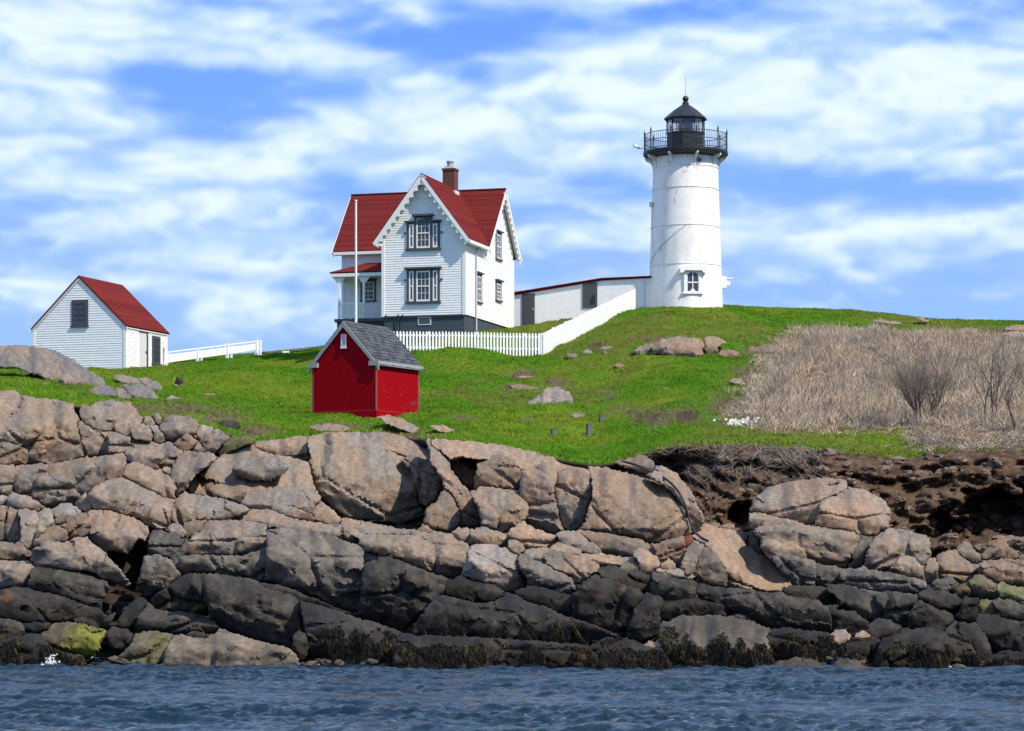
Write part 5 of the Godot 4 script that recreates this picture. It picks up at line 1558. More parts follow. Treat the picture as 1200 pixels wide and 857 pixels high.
	["small pale cube of stone in the rubble", "stone", "P", 0.5, -1.2, [783, 653, 792, 660, 792, 666, 790, 669, 779, 669, 773, 666, 774, 660, 779, 658]],
	["small pale slab of stone beside the pale cube", "stone", "W", 0.5, -1.0, [772, 666, 779, 668, 796, 666, 800, 669, 805, 677, 795, 680, 785, 678, 769, 670, 768, 668]],
	["grey angular wedge under the whaleback boulder", "rock", "G", 0.5, -0.6, [661, 622, 677, 622, 690, 634, 700, 638, 707, 650, 691, 650, 684, 649, 679, 645, 661, 640, 654, 633, 650, 627, 653, 624]],
	["brown shadowed rock under the whaleback boulder", "rock", "B", 0.3, 0.2, [678, 620, 747, 631, 761, 637, 769, 649, 764, 655, 745, 646, 743, 648, 741, 653, 735, 655, 715, 653, 707, 648, 692, 635, 677, 624]],
	["brown shadowed block at the whaleback's lower end", "rock", "B", 0.2, 0.4, [803, 628, 807, 629, 812, 640, 803, 664, 801, 665, 793, 666, 791, 664, 785, 664, 779, 658, 774, 658, 768, 651, 768, 647, 761, 639, 762, 637, 772, 636, 782, 632]],
	["red stained rock under the whaleback's lower end", "rock", "R", 0.2, 0.0, [808, 626, 810, 627, 813, 632, 812, 637, 806, 649, 797, 659, 793, 649, 796, 632, 799, 630]],
	["flat tan stone beneath the pinkish wedge", "stone", "T", 0.6, -0.5, [638, 640, 666, 649, 668, 652, 669, 657, 641, 658, 638, 661, 633, 660, 623, 655, 618, 650, 612, 650, 617, 643, 634, 642]],
	["flat pale flake beneath the grey angular wedge", "stone", "P", 0.6, -0.6, [654, 634, 680, 644, 681, 645, 681, 649, 672, 654, 654, 651, 644, 642, 645, 640]],
	["tan pillar of rock beside the red stained rock", "boulder", "T", 0.3, -0.3, [812, 633, 817, 634, 826, 639, 827, 641, 817, 660, 817, 676, 811, 680, 805, 678, 804, 675, 801, 673, 797, 667, 797, 662, 804, 644]],
	["grey tan rounded pillar with a dark foot", "boulder", "G4", 0.4, -0.8, [831, 640, 835, 644, 844, 654, 851, 669, 853, 676, 852, 689, 840, 688, 818, 684, 815, 683, 812, 680, 815, 677, 814, 666, 820, 647, 826, 642]],
	["sloping tan ramp of rock where the black hose ends", "boulder", "P", 0.75, -0.2, [825, 613, 828, 613, 842, 618, 873, 623, 877, 625, 879, 628, 875, 635, 877, 639, 890, 650, 897, 651, 904, 657, 914, 672, 927, 683, 929, 687, 918, 691, 915, 695, 898, 693, 878, 693, 853, 688, 847, 664, 838, 650, 824, 638, 813, 632, 810, 628, 819, 621, 822, 615]],
	["small tan stone between the ramp and the capped boulder", "stone", "T", 0.4, 0.2, [879, 626, 884, 626, 890, 632, 892, 641, 896, 651, 885, 650, 882, 648, 874, 636]],
	["rounded tan half of the split boulder that caps the grey block", "boulder", "T", 0.5, -2.2, [957, 560, 971, 560, 987, 562, 992, 564, 994, 566, 994, 569, 993, 571, 983, 579, 965, 587, 958, 612, 957, 614, 953, 616, 943, 615, 926, 610, 904, 606, 889, 601, 880, 601, 878, 600, 878, 597, 883, 584, 901, 570, 930, 564]],
	["pale cracked half of the split boulder that caps the grey block", "boulder", "P", 0.5, -2.5, [994, 570, 1014, 574, 1035, 585, 1044, 597, 1044, 608, 1043, 619, 1033, 623, 1025, 630, 1022, 628, 1007, 627, 1001, 624, 956, 617, 954, 616, 962, 587, 987, 575]],
	["thin slab between the split boulder and the grey block", "rock", "T", 0.3, -2.4, [878, 601, 888, 601, 901, 603, 939, 612, 942, 613, 942, 615, 941, 619, 939, 619, 889, 617, 882, 622, 879, 620, 878, 615]],
	["mottled grey block under the split boulder", "boulder", "O", 0.2, -1.6, [942, 615, 948, 615, 988, 622, 995, 622, 1001, 623, 1008, 627, 1008, 631, 1004, 649, 999, 653, 993, 665, 989, 667, 985, 665, 974, 664, 953, 659, 931, 648, 907, 640, 892, 640, 891, 632, 884, 626, 882, 623, 889, 616]],
	["smooth tan rounded rock in front of the mottled grey block", "boulder", "P", 0.5, -2.6, [906, 619, 922, 623, 930, 633, 944, 646, 947, 656, 924, 658, 909, 655, 906, 655, 904, 657, 899, 653, 891, 641, 895, 626]],
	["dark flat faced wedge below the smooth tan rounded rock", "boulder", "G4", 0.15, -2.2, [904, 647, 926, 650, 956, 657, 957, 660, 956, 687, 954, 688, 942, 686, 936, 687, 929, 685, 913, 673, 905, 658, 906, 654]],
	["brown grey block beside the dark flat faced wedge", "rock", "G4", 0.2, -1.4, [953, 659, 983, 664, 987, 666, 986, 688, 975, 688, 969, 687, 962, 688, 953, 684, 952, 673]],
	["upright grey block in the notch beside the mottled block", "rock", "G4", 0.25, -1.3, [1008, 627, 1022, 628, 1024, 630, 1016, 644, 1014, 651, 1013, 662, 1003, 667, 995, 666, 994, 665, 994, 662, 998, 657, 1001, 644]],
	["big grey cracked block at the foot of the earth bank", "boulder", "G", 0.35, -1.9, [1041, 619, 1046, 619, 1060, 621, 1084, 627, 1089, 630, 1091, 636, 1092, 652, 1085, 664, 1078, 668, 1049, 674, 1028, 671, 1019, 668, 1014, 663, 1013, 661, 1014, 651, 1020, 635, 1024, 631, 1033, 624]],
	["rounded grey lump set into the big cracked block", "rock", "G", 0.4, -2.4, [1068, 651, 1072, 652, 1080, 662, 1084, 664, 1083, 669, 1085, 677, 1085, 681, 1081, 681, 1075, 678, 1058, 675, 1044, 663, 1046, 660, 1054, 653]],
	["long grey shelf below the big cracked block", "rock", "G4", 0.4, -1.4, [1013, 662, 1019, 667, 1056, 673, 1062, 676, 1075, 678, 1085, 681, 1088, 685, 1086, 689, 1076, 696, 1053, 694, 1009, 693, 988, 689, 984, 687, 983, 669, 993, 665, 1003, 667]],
	["long dark slab with pale end beside the black hollow", "boulder", "D2", 0.35, -1.0, [854, 688, 902, 694, 917, 694, 925, 698, 961, 704, 964, 708, 971, 710, 974, 720, 976, 739, 972, 741, 960, 743, 944, 738, 923, 735, 904, 738, 868, 721, 858, 720, 848, 710, 843, 702, 852, 689]],
	["round black rock under the tan pillar", "rock", "D", 0.4, -0.8, [820, 683, 834, 687, 852, 689, 849, 703, 846, 708, 839, 711, 826, 706, 817, 699, 814, 693]],
	["dark broken slab above the black hollow", "rock", "D", 0.4, -0.8, [929, 686, 946, 686, 959, 687, 979, 691, 981, 693, 983, 702, 980, 709, 978, 709, 968, 709, 939, 703, 926, 699, 917, 694, 918, 691]],
	["dark slanting slab with mossy top over the black hollow", "boulder", "D2", 0.6, -1.3, [965, 684, 985, 684, 996, 686, 1001, 687, 1019, 696, 1026, 704, 1034, 714, 1032, 725, 1027, 728, 1024, 728, 1006, 722, 989, 710, 984, 711, 981, 710, 980, 708, 981, 703]],
	["dark smooth rock behind the weed covered mound", "boulder", "D2", 0.3, -0.6, [1039, 692, 1070, 697, 1076, 696, 1076, 702, 1074, 705, 1078, 717, 1066, 729, 1063, 736, 1059, 736, 1055, 732, 1040, 729, 1032, 724, 1032, 719, 1026, 704, 1026, 698, 1027, 696]],
	["black angular block on the weed covered mound", "boulder", "D", 0.3, -0.7, [1075, 703, 1079, 703, 1102, 715, 1115, 718, 1117, 721, 1119, 728, 1111, 735, 1110, 742, 1106, 743, 1089, 745, 1070, 739, 1064, 736, 1065, 729, 1063, 723]],
	["dark ragged slab below the long grey shelf", "rock", "D", 0.5, -0.9, [1087, 685, 1090, 685, 1093, 691, 1110, 692, 1116, 696, 1120, 695, 1126, 701, 1130, 706, 1123, 717, 1121, 720, 1117, 721, 1115, 718, 1099, 714, 1076, 703, 1076, 696, 1086, 689]],
	["dark leaning slab between the ragged slab and the algae block", "rock", "D", 0.3, -0.7, [1130, 698, 1146, 701, 1149, 703, 1147, 708, 1147, 720, 1145, 727, 1141, 730, 1136, 731, 1130, 729, 1122, 729, 1118, 726, 1118, 721, 1124, 717, 1128, 706, 1127, 701]],
	["rounded lumpy rock in front of the black hollow", "rock", "D2", 0.5, -1.0, [1032, 724, 1041, 726, 1055, 732, 1058, 736, 1051, 744, 1032, 748, 1022, 746, 1014, 741, 1019, 732, 1022, 729]],
	["big mound buried under black brown rockweed", "boulder", "K", 0.4, -1.0, [1087, 734, 1094, 735, 1110, 742, 1114, 765, 1110, 778, 1110, 791, 1106, 792, 1063, 795, 1041, 795, 1027, 794, 1022, 793, 1020, 790, 1019, 782, 1026, 772, 1033, 748, 1053, 742, 1058, 736, 1064, 735, 1069, 738]],
	["flat topped boulder with a fringe of yellow brown weed", "boulder", "DW2", 0.45, -1.2, [799, 721, 840, 721, 851, 722, 857, 721, 864, 725, 881, 727, 886, 731, 902, 736, 903, 739, 899, 747, 903, 759, 902, 767, 908, 777, 907, 788, 904, 791, 899, 792, 868, 795, 796, 795, 792, 791, 791, 785, 779, 768, 776, 761, 775, 753, 772, 750, 772, 734, 773, 732, 776, 728, 782, 728]],
	["weed hung black rock beside the flat topped fringed boulder", "boulder", "K", 0.4, -0.9, [918, 735, 923, 735, 946, 739, 965, 740, 978, 745, 979, 747, 976, 752, 979, 762, 972, 772, 970, 775, 966, 776, 961, 776, 948, 771, 931, 774, 922, 773, 908, 776, 902, 768, 896, 748, 900, 746, 903, 738]],
	["small pale peach stone above the weed", "stone", "P", 0.5, -1.2, [979, 737, 991, 738, 999, 746, 995, 751, 982, 761, 980, 761, 979, 759, 973, 744]],
	["small pale peach stone beside another, under the black hollow", "stone", "P", 0.5, -1.2, [1012, 739, 1015, 740, 1020, 745, 1021, 748, 1007, 753, 1001, 748, 1002, 744, 1004, 741]],
	["black weedy rock below the pale peach stones", "rock", "K", 0.4, -1.0, [1021, 745, 1029, 746, 1031, 748, 1037, 766, 1026, 772, 1020, 782, 1015, 781, 998, 772, 986, 772, 984, 771, 982, 761, 987, 757, 998, 748, 1000, 747, 1019, 747]],
	["dark leaning rock with a rounded back near the water", "boulder", "D", 0.45, -1.0, [1123, 729, 1129, 729, 1136, 731, 1143, 729, 1156, 744, 1163, 765, 1162, 779, 1160, 783, 1155, 783, 1151, 782, 1149, 775, 1143, 769, 1134, 758, 1122, 739, 1124, 736]],
	["black rounded rock beyond the leaning rounded back", "boulder", "D", 0.4, -0.8, [1147, 719, 1152, 719, 1165, 721, 1170, 720, 1179, 725, 1192, 727, 1197, 729, 1196, 738, 1200, 747, 1184, 769, 1165, 767, 1163, 766, 1162, 761, 1150, 746, 1143, 730, 1143, 725]],
	["weedy rock between the mound and the leaning rounded back", "rock", "K", 0.4, -0.9, [1118, 728, 1123, 729, 1124, 736, 1128, 738, 1150, 775, 1151, 783, 1144, 791, 1112, 791, 1110, 790, 1111, 776, 1105, 743, 1114, 732]],
	["olive grey block with yellow algae under the earth bank", "rock", "M2", 0.4, -0.8, [1148, 673, 1153, 673, 1159, 679, 1166, 682, 1168, 685, 1169, 692, 1172, 697, 1171, 700, 1167, 703, 1161, 704, 1156, 702, 1150, 704, 1147, 701, 1138, 699, 1135, 681, 1144, 674]],
	["small block coated in bright yellow algae", "stone", "M", 0.4, -0.8, [1133, 683, 1136, 684, 1138, 698, 1136, 699, 1131, 698, 1126, 701, 1120, 696, 1120, 691, 1124, 684]],
	["pale olive slab near the bright algae block", "rock", "M3", 0.5, -0.9, [1175, 682, 1191, 688, 1221, 691, 1221, 712, 1217, 715, 1208, 715, 1202, 709, 1173, 700, 1168, 691, 1169, 685]],
	["small grey block with a green top among dark slabs", "stone", "M2", 0.4, -0.8, [1157, 701, 1162, 704, 1170, 714, 1170, 720, 1166, 725, 1151, 722, 1147, 718, 1147, 709, 1148, 705, 1150, 703]],
	["dark slab beyond the green topped block", "rock", "D2", 0.5, -0.7, [1171, 700, 1177, 702, 1185, 702, 1204, 711, 1207, 716, 1204, 726, 1200, 729, 1196, 729, 1179, 725, 1171, 720, 1162, 704]],
	["grey rounded rock at the foot of the bank rubble", "rock", "G4", 0.4, -0.8, [1113, 675, 1115, 676, 1124, 684, 1119, 695, 1117, 696, 1112, 694, 1093, 692, 1090, 685, 1096, 679, 1099, 677, 1105, 678]],
	["tan brown boulder fallen at the foot of the bank", "boulder", "B", 0.5, -0.8, [1115, 644, 1121, 644, 1125, 651, 1140, 660, 1148, 661, 1152, 670, 1152, 673, 1144, 674, 1132, 684, 1125, 684, 1121, 682, 1104, 680, 1100, 676, 1096, 654, 1102, 648]],
	["small brown boulder above the fallen tan boulder", "stone", "B", 0.5, -0.4, [1129, 634, 1136, 634, 1138, 639, 1143, 644, 1150, 652, 1151, 657, 1148, 660, 1146, 661, 1139, 660, 1122, 648, 1120, 643]],
	["brown rubble boulder under the dark hollow of the bank", "boulder", "B", 0.4, -0.6, [1174, 654, 1221, 658, 1221, 691, 1204, 690, 1175, 684, 1169, 685, 1159, 679, 1152, 673, 1148, 664, 1148, 660, 1152, 657, 1169, 656]],
	["small pinkish boulder at the foot of the bank", "stone", "T", 0.5, -0.8, [1091, 653, 1094, 653, 1097, 655, 1100, 665, 1099, 669, 1100, 675, 1100, 677, 1089, 685, 1085, 682, 1083, 668, 1087, 658]],
	["brown flat ledge under the dark hollow of the bank", "rock", "B", 0.6, 0.3, [1156, 627, 1188, 628, 1218, 633, 1221, 637, 1221, 657, 1219, 658, 1206, 658, 1171, 655, 1152, 657, 1143, 644, 1138, 639, 1136, 634]],
	["low wet rock at the waterline past the leaning rounded back", "rock", "K", 0.4, -0.6, [1179, 762, 1221, 766, 1221, 790, 1216, 793, 1164, 793, 1161, 790, 1160, 785, 1162, 779, 1162, 767]],
	["dark wet rock above the low waterline rock", "rock", "D", 0.4, -0.6, [1204, 726, 1215, 727, 1218, 728, 1221, 731, 1221, 765, 1212, 768, 1187, 766, 1186, 762, 1188, 744, 1196, 737, 1197, 729]],
	["black weedy rock joining the wide low rock and the fringed boulder", "boulder", "K", 0.35, -0.5, [711, 746, 722, 748, 735, 747, 755, 756, 777, 761, 782, 773, 791, 785, 792, 791, 790, 793, 784, 794, 686, 795, 684, 791, 688, 787, 689, 782, 686, 760, 691, 756, 696, 755]],
	["small pinkish broken stone in the black weed", "stone", "P", 0.5, -1.4, [771, 750, 774, 753, 776, 757, 776, 762, 775, 763, 764, 765, 751, 759, 755, 755, 761, 751, 767, 753]],
	["wet brown cobble at the foot of the weed hung rock", "stone", "D2", 0.5, -1.2, [931, 770, 950, 771, 958, 774, 963, 777, 963, 785, 959, 788, 938, 793, 932, 793, 911, 785, 908, 781, 909, 776, 914, 774, 926, 773]],
	["wet brown cobble under the black weedy rock", "stone", "D2", 0.5, -1.2, [984, 771, 997, 772, 1008, 774, 1011, 779, 1018, 782, 1019, 786, 1016, 789, 1002, 794, 994, 794, 981, 788, 978, 785, 978, 777]],
	["dark slab filling the side of the black hollow", "rock", "D", 0.3, 0.5, [971, 709, 980, 709, 983, 710, 981, 713, 982, 714, 1001, 716, 1018, 729, 1020, 732, 1014, 745, 1000, 748, 984, 748, 961, 740, 970, 718]],
	["dark rock behind the rounded black boulder", "rock", "D", 0.3, 0.3, [815, 698, 824, 703, 847, 708, 849, 711, 848, 715, 852, 722, 823, 726, 792, 728, 775, 729, 774, 726, 771, 726, 777, 706, 780, 703, 808, 701]],
	["small dark slanting stone beneath the round black rock", "stone", "D", 0.5, -0.6, [837, 707, 847, 712, 850, 712, 857, 717, 858, 721, 851, 721, 847, 724, 829, 722, 824, 718, 823, 715]],
	["low grey hump between fringed boulder and long dark slab", "stone", "D2", 0.5, -0.9, [871, 715, 884, 722, 886, 723, 888, 731, 866, 729, 858, 721, 864, 720]],
	["grey brown slab under the brown grey block", "rock", "G4", 0.5, -1.2, [984, 690, 1012, 690, 1038, 694, 1073, 696, 1060, 703, 1025, 703, 1023, 701, 1000, 699]],
	["dark rock filling under the blue grey block's black half", "rock", "D", 0.3, 0.6, [304, 682, 313, 684, 330, 686, 337, 688, 404, 716, 417, 719, 429, 726, 434, 731, 432, 731, 399, 722, 349, 706, 302, 685, 302, 684]],
]

const LAWN := [
	["large smooth grey whaleback outcrop in front of the white cottage", "outcrop", "G2", 0.7, -2.0, [-14, 408, 0, 405, 30, 404, 60, 409, 84, 420, 104, 434, 120, 443, 125, 452, 104, 456, 85, 458, 60, 448, 40, 440, 20, 432, -14, 432]],
	["brown grey boulder nestled against the whaleback outcrop", "boulder", "O", 0.5, -1.0, [68, 444, 76, 436, 90, 437, 99, 446, 98, 453, 82, 456, 70, 450]],
	["flat grey rock beside the nestled boulder", "rock", "G2", 0.5, -0.5, [29, 440, 38, 435, 48, 437, 53, 446, 46, 449, 33, 445]],
	["small grey stone on the turf under the flat grey rock", "stone", "G2", 0.5, -0.5, [46, 452, 52, 448, 57, 451, 53, 454]],
	["small tan stone sunk in turf above the broad tan slab", "stone", "T", 0.6, 0.0, [73, 462, 80, 458, 90, 461, 88, 465, 78, 466]],
	["grey boulder at the corner of the white cottage", "boulder", "O", 0.5, 0.0, [124, 424, 132, 420, 145, 421, 156, 426, 161, 432, 145, 434, 130, 431]],
	["tan grey hump under the cottage gable wall", "rock", "O", 0.6, 0.5, [94, 426, 104, 423, 122, 423, 124, 431, 108, 433, 96, 431]],
	["grey slab of split outcrop beside the turf hollow", "rock", "G2", 0.7, -0.5, [104, 459, 110, 452, 122, 449, 134, 456, 137, 466, 124, 467, 108, 464]],
	["narrow grey slab in the split outcrop", "rock", "G2", 0.7, -0.6, [134, 455, 142, 454, 154, 464, 155, 469, 138, 469]],
	["broad grey slab in the split outcrop", "rock", "G2", 0.7, -0.8, [140, 451, 166, 449, 178, 456, 186, 467, 184, 471, 160, 470, 150, 462]],
	["tan topped slab behind the split outcrop", "rock", "O", 0.7, -0.3, [132, 440, 142, 439, 158, 442, 167, 449, 148, 451, 138, 448]],
	["rounded grey slab at the end of the split outcrop", "rock", "G2", 0.6, -0.3, [160, 443, 172, 442, 185, 447, 190, 455, 188, 463, 180, 461, 170, 452]],
	["small dark grey boulder on the lawn below the cottage", "stone", "D2", 0.4, -0.3, [203, 451, 207, 442, 214, 441, 216, 447, 213, 453]],
	["flat pale stone beneath the small dark lawn boulder", "stone", "W", 0.6, -0.5, [200, 452, 208, 450, 217, 453, 212, 456, 202, 455]],
	["pale grey stone in the turf beyond the split outcrop", "stone", "W", 0.6, 0.0, [192, 471, 199, 463, 208, 466, 224, 470, 220, 472, 205, 472]],
	["thin flat stone in the turf between cottage and shed", "stone", "T", 0.7, 0.0, [236, 462, 245, 461, 257, 463, 250, 465]],
	["small yellowish stone in the turf between cottage and shed", "stone", "P", 0.6, 0.0, [251, 468, 257, 467, 261, 469, 255, 471]],
	["wide flat grey rock sunk in the lawn below the picket fence", "rock", "G3", 0.92, -0.9, [616, 472, 628, 466, 640, 454, 655, 453, 668, 460, 672, 470, 668, 478, 645, 480, 622, 480]],
	["low brown edged stone above the wide flat rock", "stone", "B", 0.8, 0.0, [596, 452, 606, 450, 622, 452, 634, 456, 620, 459, 604, 457]],
	["thin pale stone in bare turf below the picket fence", "stone", "P", 0.8, 0.0, [605, 442, 612, 440, 625, 441, 628, 443, 612, 444]],
	["small tan stone on the lawn beside the sloping fence", "stone", "T", 0.6, 0.0, [690, 398, 697, 393, 706, 391, 712, 394, 706, 398]],
	["pale tan stone under the sloping fence", "stone", "W", 0.5, 0.0, [680, 415, 685, 410, 693, 410, 696, 415, 690, 417]],
	["brown stone under the sloping fence foot", "stone", "B", 0.5, 0.0, [661, 419, 666, 414, 674, 414, 678, 418, 672, 422]],
	["tan stone beside the pale one on the lawn", "stone", "T", 0.6, 0.0, [700, 409, 706, 406, 718, 406, 716, 410, 706, 412]],
	["small grey stone under the tan lawn stone", "stone", "G", 0.5, 0.0, [704, 416, 708, 411, 712, 412, 711, 417]],
	["small earthy stone in the middle of the lawn", "stone", "B", 0.5, 0.0, [718, 430, 723, 425, 731, 427, 733, 432, 726, 434]],
	["pale flat stone out on the open lawn", "stone", "W", 0.6, 0.0, [772, 459, 778, 455, 784, 455, 786, 458, 779, 461]],
	["tan wedge at the end of the boulder row below the tower", "boulder", "T", 0.4, 0.0, [740, 414, 748, 406, 764, 401, 764, 419, 755, 418, 748, 417]],
	["long tan boulder with a scooped hollow in the row below the tower", "boulder", "T", 0.5, -0.5, [763, 403, 775, 397, 795, 394, 808, 396, 822, 397, 825, 404, 824, 417, 816, 420, 800, 418, 786, 420, 775, 416, 764, 415]],
	["pale pink grey boulder in the row below the tower", "boulder", "P", 0.4, -0.3, [825, 396, 832, 393, 850, 399, 851, 403, 842, 408, 842, 416, 836, 418, 826, 417]],
	["low brown stone at the end of the boulder row", "stone", "B", 0.5, 0.0, [841, 418, 845, 410, 862, 410, 868, 415, 865, 420, 850, 420]],
	["flat brown ledge at the edge of the dry grass", "rock", "B", 0.6, 0.0, [872, 412, 880, 406, 900, 406, 910, 408, 906, 415, 890, 417, 876, 416]],
	["small flat stone at the edge of the bare earth", "stone", "T", 0.6, 0.0, [853, 447, 858, 443, 868, 444, 872, 449, 862, 452]],
	["thin pale ledge in the grass crest above the dry grass", "rock", "P", 0.8, 0.0, [1021, 375, 1034, 374, 1050, 377, 1060, 380, 1045, 381, 1030, 378]],
	["small tan ledge on the skyline crest", "rock", "T", 0.6, 0.0, [1073, 373, 1080, 372, 1090, 375, 1088, 379, 1080, 378]],
	["pale flat outcrop at the skyline past the dry grass", "rock", "W", 0.7, -1.0, [1172, 391, 1190, 388, 1214, 389, 1214, 400, 1200, 400, 1185, 395]],
	["tan hump of outcrop above the pale flat one", "rock", "T", 0.7, 0.0, [1176, 384, 1190, 381, 1214, 381, 1214, 389, 1195, 388, 1180, 388]],
	["pale rock half hidden in the dry grass", "rock", "P", 0.7, -0.5, [1120, 388, 1130, 384, 1142, 384, 1148, 388, 1140, 392, 1125, 391]],
	["grey stone hidden in the dry stems near the crest", "rock", "G", 0.6, -0.5, [964, 394, 975, 389, 990, 391, 992, 396, 978, 399]],
	["flat stone sheet in front of the red shed corner", "rock", "T", 0.85, -0.6, [440, 488, 455, 486, 475, 492, 492, 502, 510, 509, 495, 512, 470, 504, 452, 496]],
	["flat grey stone sheet in the turf under the shed front", "rock", "G", 0.85, -0.6, [362, 500, 378, 496, 398, 497, 412, 503, 400, 508, 378, 507, 366, 504]],
	["pale flat stone in the turf past the shed", "rock", "P", 0.85, 0.0, [502, 498, 520, 498, 538, 505, 545, 512, 530, 511, 512, 505]],
	["small stone step beside the flagstone below the lawn", "stone", "T", 0.6, 0.0, [668, 488, 676, 485, 686, 487, 684, 491, 672, 491]],
]

# ---------------------------------------------------------------- rocks

# the rocks under the high-water mark (D, DO, DW, K) are dark with lichen and weed, in full sun as well
const STONE := {
	"T": [[0.33, 0.235, 0.165], [0.27, 0.235, 0.20]], "P": [[0.43, 0.295, 0.205], [0.36, 0.27, 0.20]], "P2": [[0.25, 0.20, 0.15], [0.17, 0.14, 0.11]], "P3": [[0.30, 0.21, 0.145], [0.26, 0.19, 0.135]],
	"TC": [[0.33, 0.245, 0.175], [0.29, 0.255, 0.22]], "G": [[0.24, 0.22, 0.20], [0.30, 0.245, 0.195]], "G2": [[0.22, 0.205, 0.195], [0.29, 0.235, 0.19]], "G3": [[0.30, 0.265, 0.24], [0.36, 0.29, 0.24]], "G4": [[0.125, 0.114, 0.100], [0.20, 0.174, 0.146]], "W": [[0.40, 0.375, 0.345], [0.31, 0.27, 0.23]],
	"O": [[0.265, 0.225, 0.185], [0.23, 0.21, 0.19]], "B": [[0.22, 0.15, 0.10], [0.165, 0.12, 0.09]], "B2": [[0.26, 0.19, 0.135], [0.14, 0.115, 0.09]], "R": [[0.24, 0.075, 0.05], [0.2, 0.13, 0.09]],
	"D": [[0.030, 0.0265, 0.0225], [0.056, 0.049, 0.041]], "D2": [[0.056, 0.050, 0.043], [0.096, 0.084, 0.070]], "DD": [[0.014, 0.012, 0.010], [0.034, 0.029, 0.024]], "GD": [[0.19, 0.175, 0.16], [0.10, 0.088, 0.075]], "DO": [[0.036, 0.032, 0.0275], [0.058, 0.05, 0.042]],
	"DW": [[0.042, 0.037, 0.032], [0.066, 0.058, 0.049]], "DW2": [[0.17, 0.15, 0.12], [0.10, 0.085, 0.065]], "K": [[0.030, 0.026, 0.020], [0.052, 0.044, 0.033]], "M": [[0.12, 0.10, 0.065], [0.16, 0.15, 0.05]], "M2": [[0.19, 0.155, 0.11], [0.16, 0.145, 0.08]], "M3": [[0.22, 0.20, 0.14], [0.19, 0.19, 0.10]]}


func along(poly: PackedVector2Array, step: float) -> PackedVector2Array:
	# points every step or less along a closed outline, its corners kept
	var out := PackedVector2Array()
	for i in poly.size():
		var p := poly[i]
		var q := poly[(i + 1) % poly.size()]
		var n := maxi(1, int(ceil(p.distance_to(q) / step)))
		for j in n: out.append(p.lerp(q, float(j) / n))
	return out


